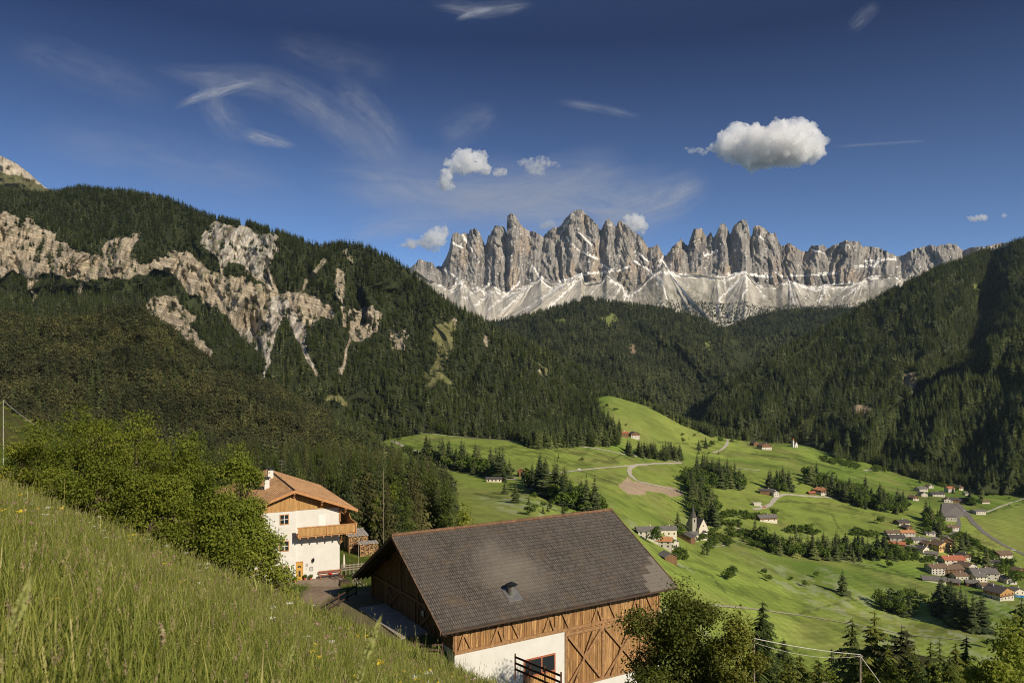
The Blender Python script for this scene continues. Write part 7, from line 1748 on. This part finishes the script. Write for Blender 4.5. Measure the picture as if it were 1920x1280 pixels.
# high cirrus: thin sheets of ice cloud at about nine kilometres, lit by the sun
def cirrus_mat(name, amt, fib, seed):
    t = NT(name); t.t.nodes.remove(t.b)
    uv = t.n("ShaderNodeUVMap").outputs[0]; sep = t.n("ShaderNodeSeparateXYZ", Vector=uv); u, v_ = sep.outputs[0], sep.outputs[1]
    e = t.math('SUBTRACT', 1.0, t.math('ABSOLUTE', t.math('SUBTRACT', t.math('MULTIPLY', v_, 2.0), 1.0)))
    en = t.ramp(t.math('MULTIPLY', t.math('SUBTRACT', 1.0, t.math('ABSOLUTE', t.math('SUBTRACT', t.math('MULTIPLY', u, 2.0), 1.0))), 1.7), [(0, 0), (1, 1)], 'EASE')
    n1 = t.noise(t.mapv(uv, (fib * .22, 1.7, 1), loc=(seed, seed, 0), rot=(0, 0, .18)), 2.4, 9, .62, .8)
    n2 = t.noise(t.mapv(uv, (3, 1.2, 1), loc=(seed * 2, 0, 0)), 2.0, 5, .6)
    e2 = t.ramp(t.math('MULTIPLY', e, t.math('ADD', .45, n2)), [(.0, 0), (.35, .35), (.85, 1)], 'EASE')
    a = t.math('MULTIPLY', t.math('MULTIPLY', e2, en), t.ramp(n1, [(.28, .12), (.80, 1)])); a = t.math('MULTIPLY', a, amt)
    tr = t.n("ShaderNodeBsdfTransparent"); tl = t.n("ShaderNodeBsdfTranslucent"); df = t.n("ShaderNodeBsdfDiffuse")
    tl.inputs[0].default_value = (.74, .82, .96, 1); df.inputs[0].default_value = (.74, .82, .96, 1)
    m1 = t.n("ShaderNodeMixShader"); m1.inputs[0].default_value = .5; t.link(df.outputs[0], m1.inputs[1]); t.link(tl.outputs[0], m1.inputs[2])
    mx = t.n("ShaderNodeMixShader"); t.link(a, mx.inputs[0]); t.link(tr.outputs[0], mx.inputs[1]); t.link(m1.outputs[0], mx.inputs[2]); t.link(mx.outputs[0], t.out.inputs[0])
    return t.m
CI = [0]
def cirrus(pts, amt, fib=8):
    """pts: (px, py, half width) along the streak; laid on a level sheet of air at 9 km"""
    CI[0] += 1; H = 8600.0 + 60 * CI[0]; V_, U_ = [], []
    a = np.array(pts, float); n = 40; s = np.linspace(0, len(a) - 1, n); ii = np.arange(len(a))
    x = np.interp(s, ii, a[:, 0]); y = np.interp(s, ii, a[:, 1]); w = np.interp(s, ii, a[:, 2])
    for _ in range(6):
        for q in (x, y, w): q[1:-1] = (q[:-2] + 2 * q[1:-1] + q[2:]) / 4
    K_ = 9
    for i in range(n):
        dx = x[min(i + 1, n - 1)] - x[max(0, i - 1)]; dy = y[min(i + 1, n - 1)] - y[max(0, i - 1)]; L_ = math.hypot(dx, dy) + 1e-9
        for k in range(K_):
            f = k / (K_ - 1) * 2 - 1; X_ = x[i] - dy / L_ * w[i] * f; Y_ = y[i] + dx / L_ * w[i] * f
            D_ = H * F / (YH - min(Y_, YH - 60)); V_.append(tuple(P(X_, Y_, D_))); U_.append((i / (n - 1), k / (K_ - 1)))
    Fq = [(i * K_ + k, i * K_ + k + 1, (i + 1) * K_ + k + 1, (i + 1) * K_ + k) for i in range(n - 1) for k in range(K_ - 1)]
    me = mesh_np("cirrus_clouds", V_, Fq, True); uvl = me.uv_layers.new(name="UVMap"); li = np.array(Fq).ravel(); uvl.data.foreach_set("uv", np.array(U_, np.float32)[li].ravel())
    o = obj("cirrus_clouds", me, cirrus_mat("cirrus_%d" % CI[0], amt, fib, CI[0] * 3.1)); o["kind"] = 'stuff'; o.visible_shadow = True
cirrus([(260, 122, 14.5), (330, 138, 23.2), (400, 150, 31.9), (470, 148, 37.7), (540, 168, 43.5), (600, 205, 49.3), (660, 250, 49.3), (710, 300, 43.5), (770, 340, 34.8)], 0.46, 14)
cirrus([(385, 130, 20.3), (395, 165, 29.0), (400, 200, 34.8), (430, 235, 40.6), (470, 270, 29.0)], 0.42, 6)
cirrus([(320, 206, 5.8), (365, 184, 11.6), (400, 176, 13.0), (440, 162, 13.0), (500, 148, 5.8)], 1.00, 9)
cirrus([(450, 248, 14.5), (480, 257, 17.4), (520, 266, 13.0), (560, 276, 7.2)], 0.87, 6)
cirrus([(0, 80, 37.7), (100, 110, 49.3), (220, 150, 49.3), (330, 200, 43.5)], 0.19, 8)
cirrus([(620, 150, 23.2), (670, 190, 37.7), (720, 250, 49.3), (760, 320, 49.3)], 0.43, 10)
cirrus([(560, 340, 58.0), (720, 350, 87.0), (900, 370, 101.5), (1050, 385, 87.0), (1200, 385, 87.0), (1320, 350, 72.5)], 0.82, 7)
cirrus([(760, 400, 31.9), (880, 385, 52.2), (1000, 355, 63.8), (1100, 330, 63.8), (1200, 310, 58.0)], 0.66, 6)
cirrus([(1100, 430, 31.9), (1180, 400, 49.3), (1260, 370, 49.3), (1340, 330, 34.8)], 0.78, 6)
cirrus([(640, 450, 23.2), (700, 430, 31.9), (780, 420, 31.9), (860, 410, 23.2)], 0.51, 7)
cirrus([(1550, 276, 4.3), (1640, 270, 4.3), (1760, 263, 3.6)], 0.32, 9)
cirrus([(800, 8, 8.7), (860, 14, 17.4), (900, 22, 20.3), (960, 14, 17.4), (1010, 6, 8.7)], 0.50, 6)
cirrus([(850, 38, 5.8), (890, 24, 11.6), (930, 16, 7.2)], 0.80, 6)
cirrus([(1590, 60, 14.5), (1620, 30, 20.3), (1650, 5, 14.5)], 0.29, 4)
cirrus([(1040, 190, 8.7), (1090, 197, 11.6), (1150, 208, 11.6), (1210, 222, 7.2)], 0.41, 8)
cirrus([(0, 250, 58.0), (200, 280, 72.5), (420, 330, 72.5), (600, 380, 58.0)], 0.23, 10)
cirrus([(820, 270, 43.5), (880, 230, 43.5), (940, 210, 29.0)], 0.27, 6)
cirrus([(500, 70, 29.0), (620, 110, 49.3), (760, 140, 43.5)], 0.14, 10)

# ------------------------------------------------------------------ the air of the valley
hz = MB().box(-9000, 9000, -3000, 9000, -421, 2050).build("haze", None); hz["kind"] = 'stuff'
hm = bpy.data.materials.new("haze_air"); hm.use_nodes = True; hn = hm.node_tree.nodes; hn.remove(hn["Principled BSDF"])
pv = hn.new("ShaderNodeVolumePrincipled"); pv.inputs["Color"].default_value = (.60, .78, 1.0, 1); pv.inputs["Density"].default_value = 1.2e-5; pv.inputs["Anisotropy"].default_value = .0
hm.node_tree.links.new(pv.outputs[0], hn["Material Output"].inputs[1]); hz.data.materials.append(hm)
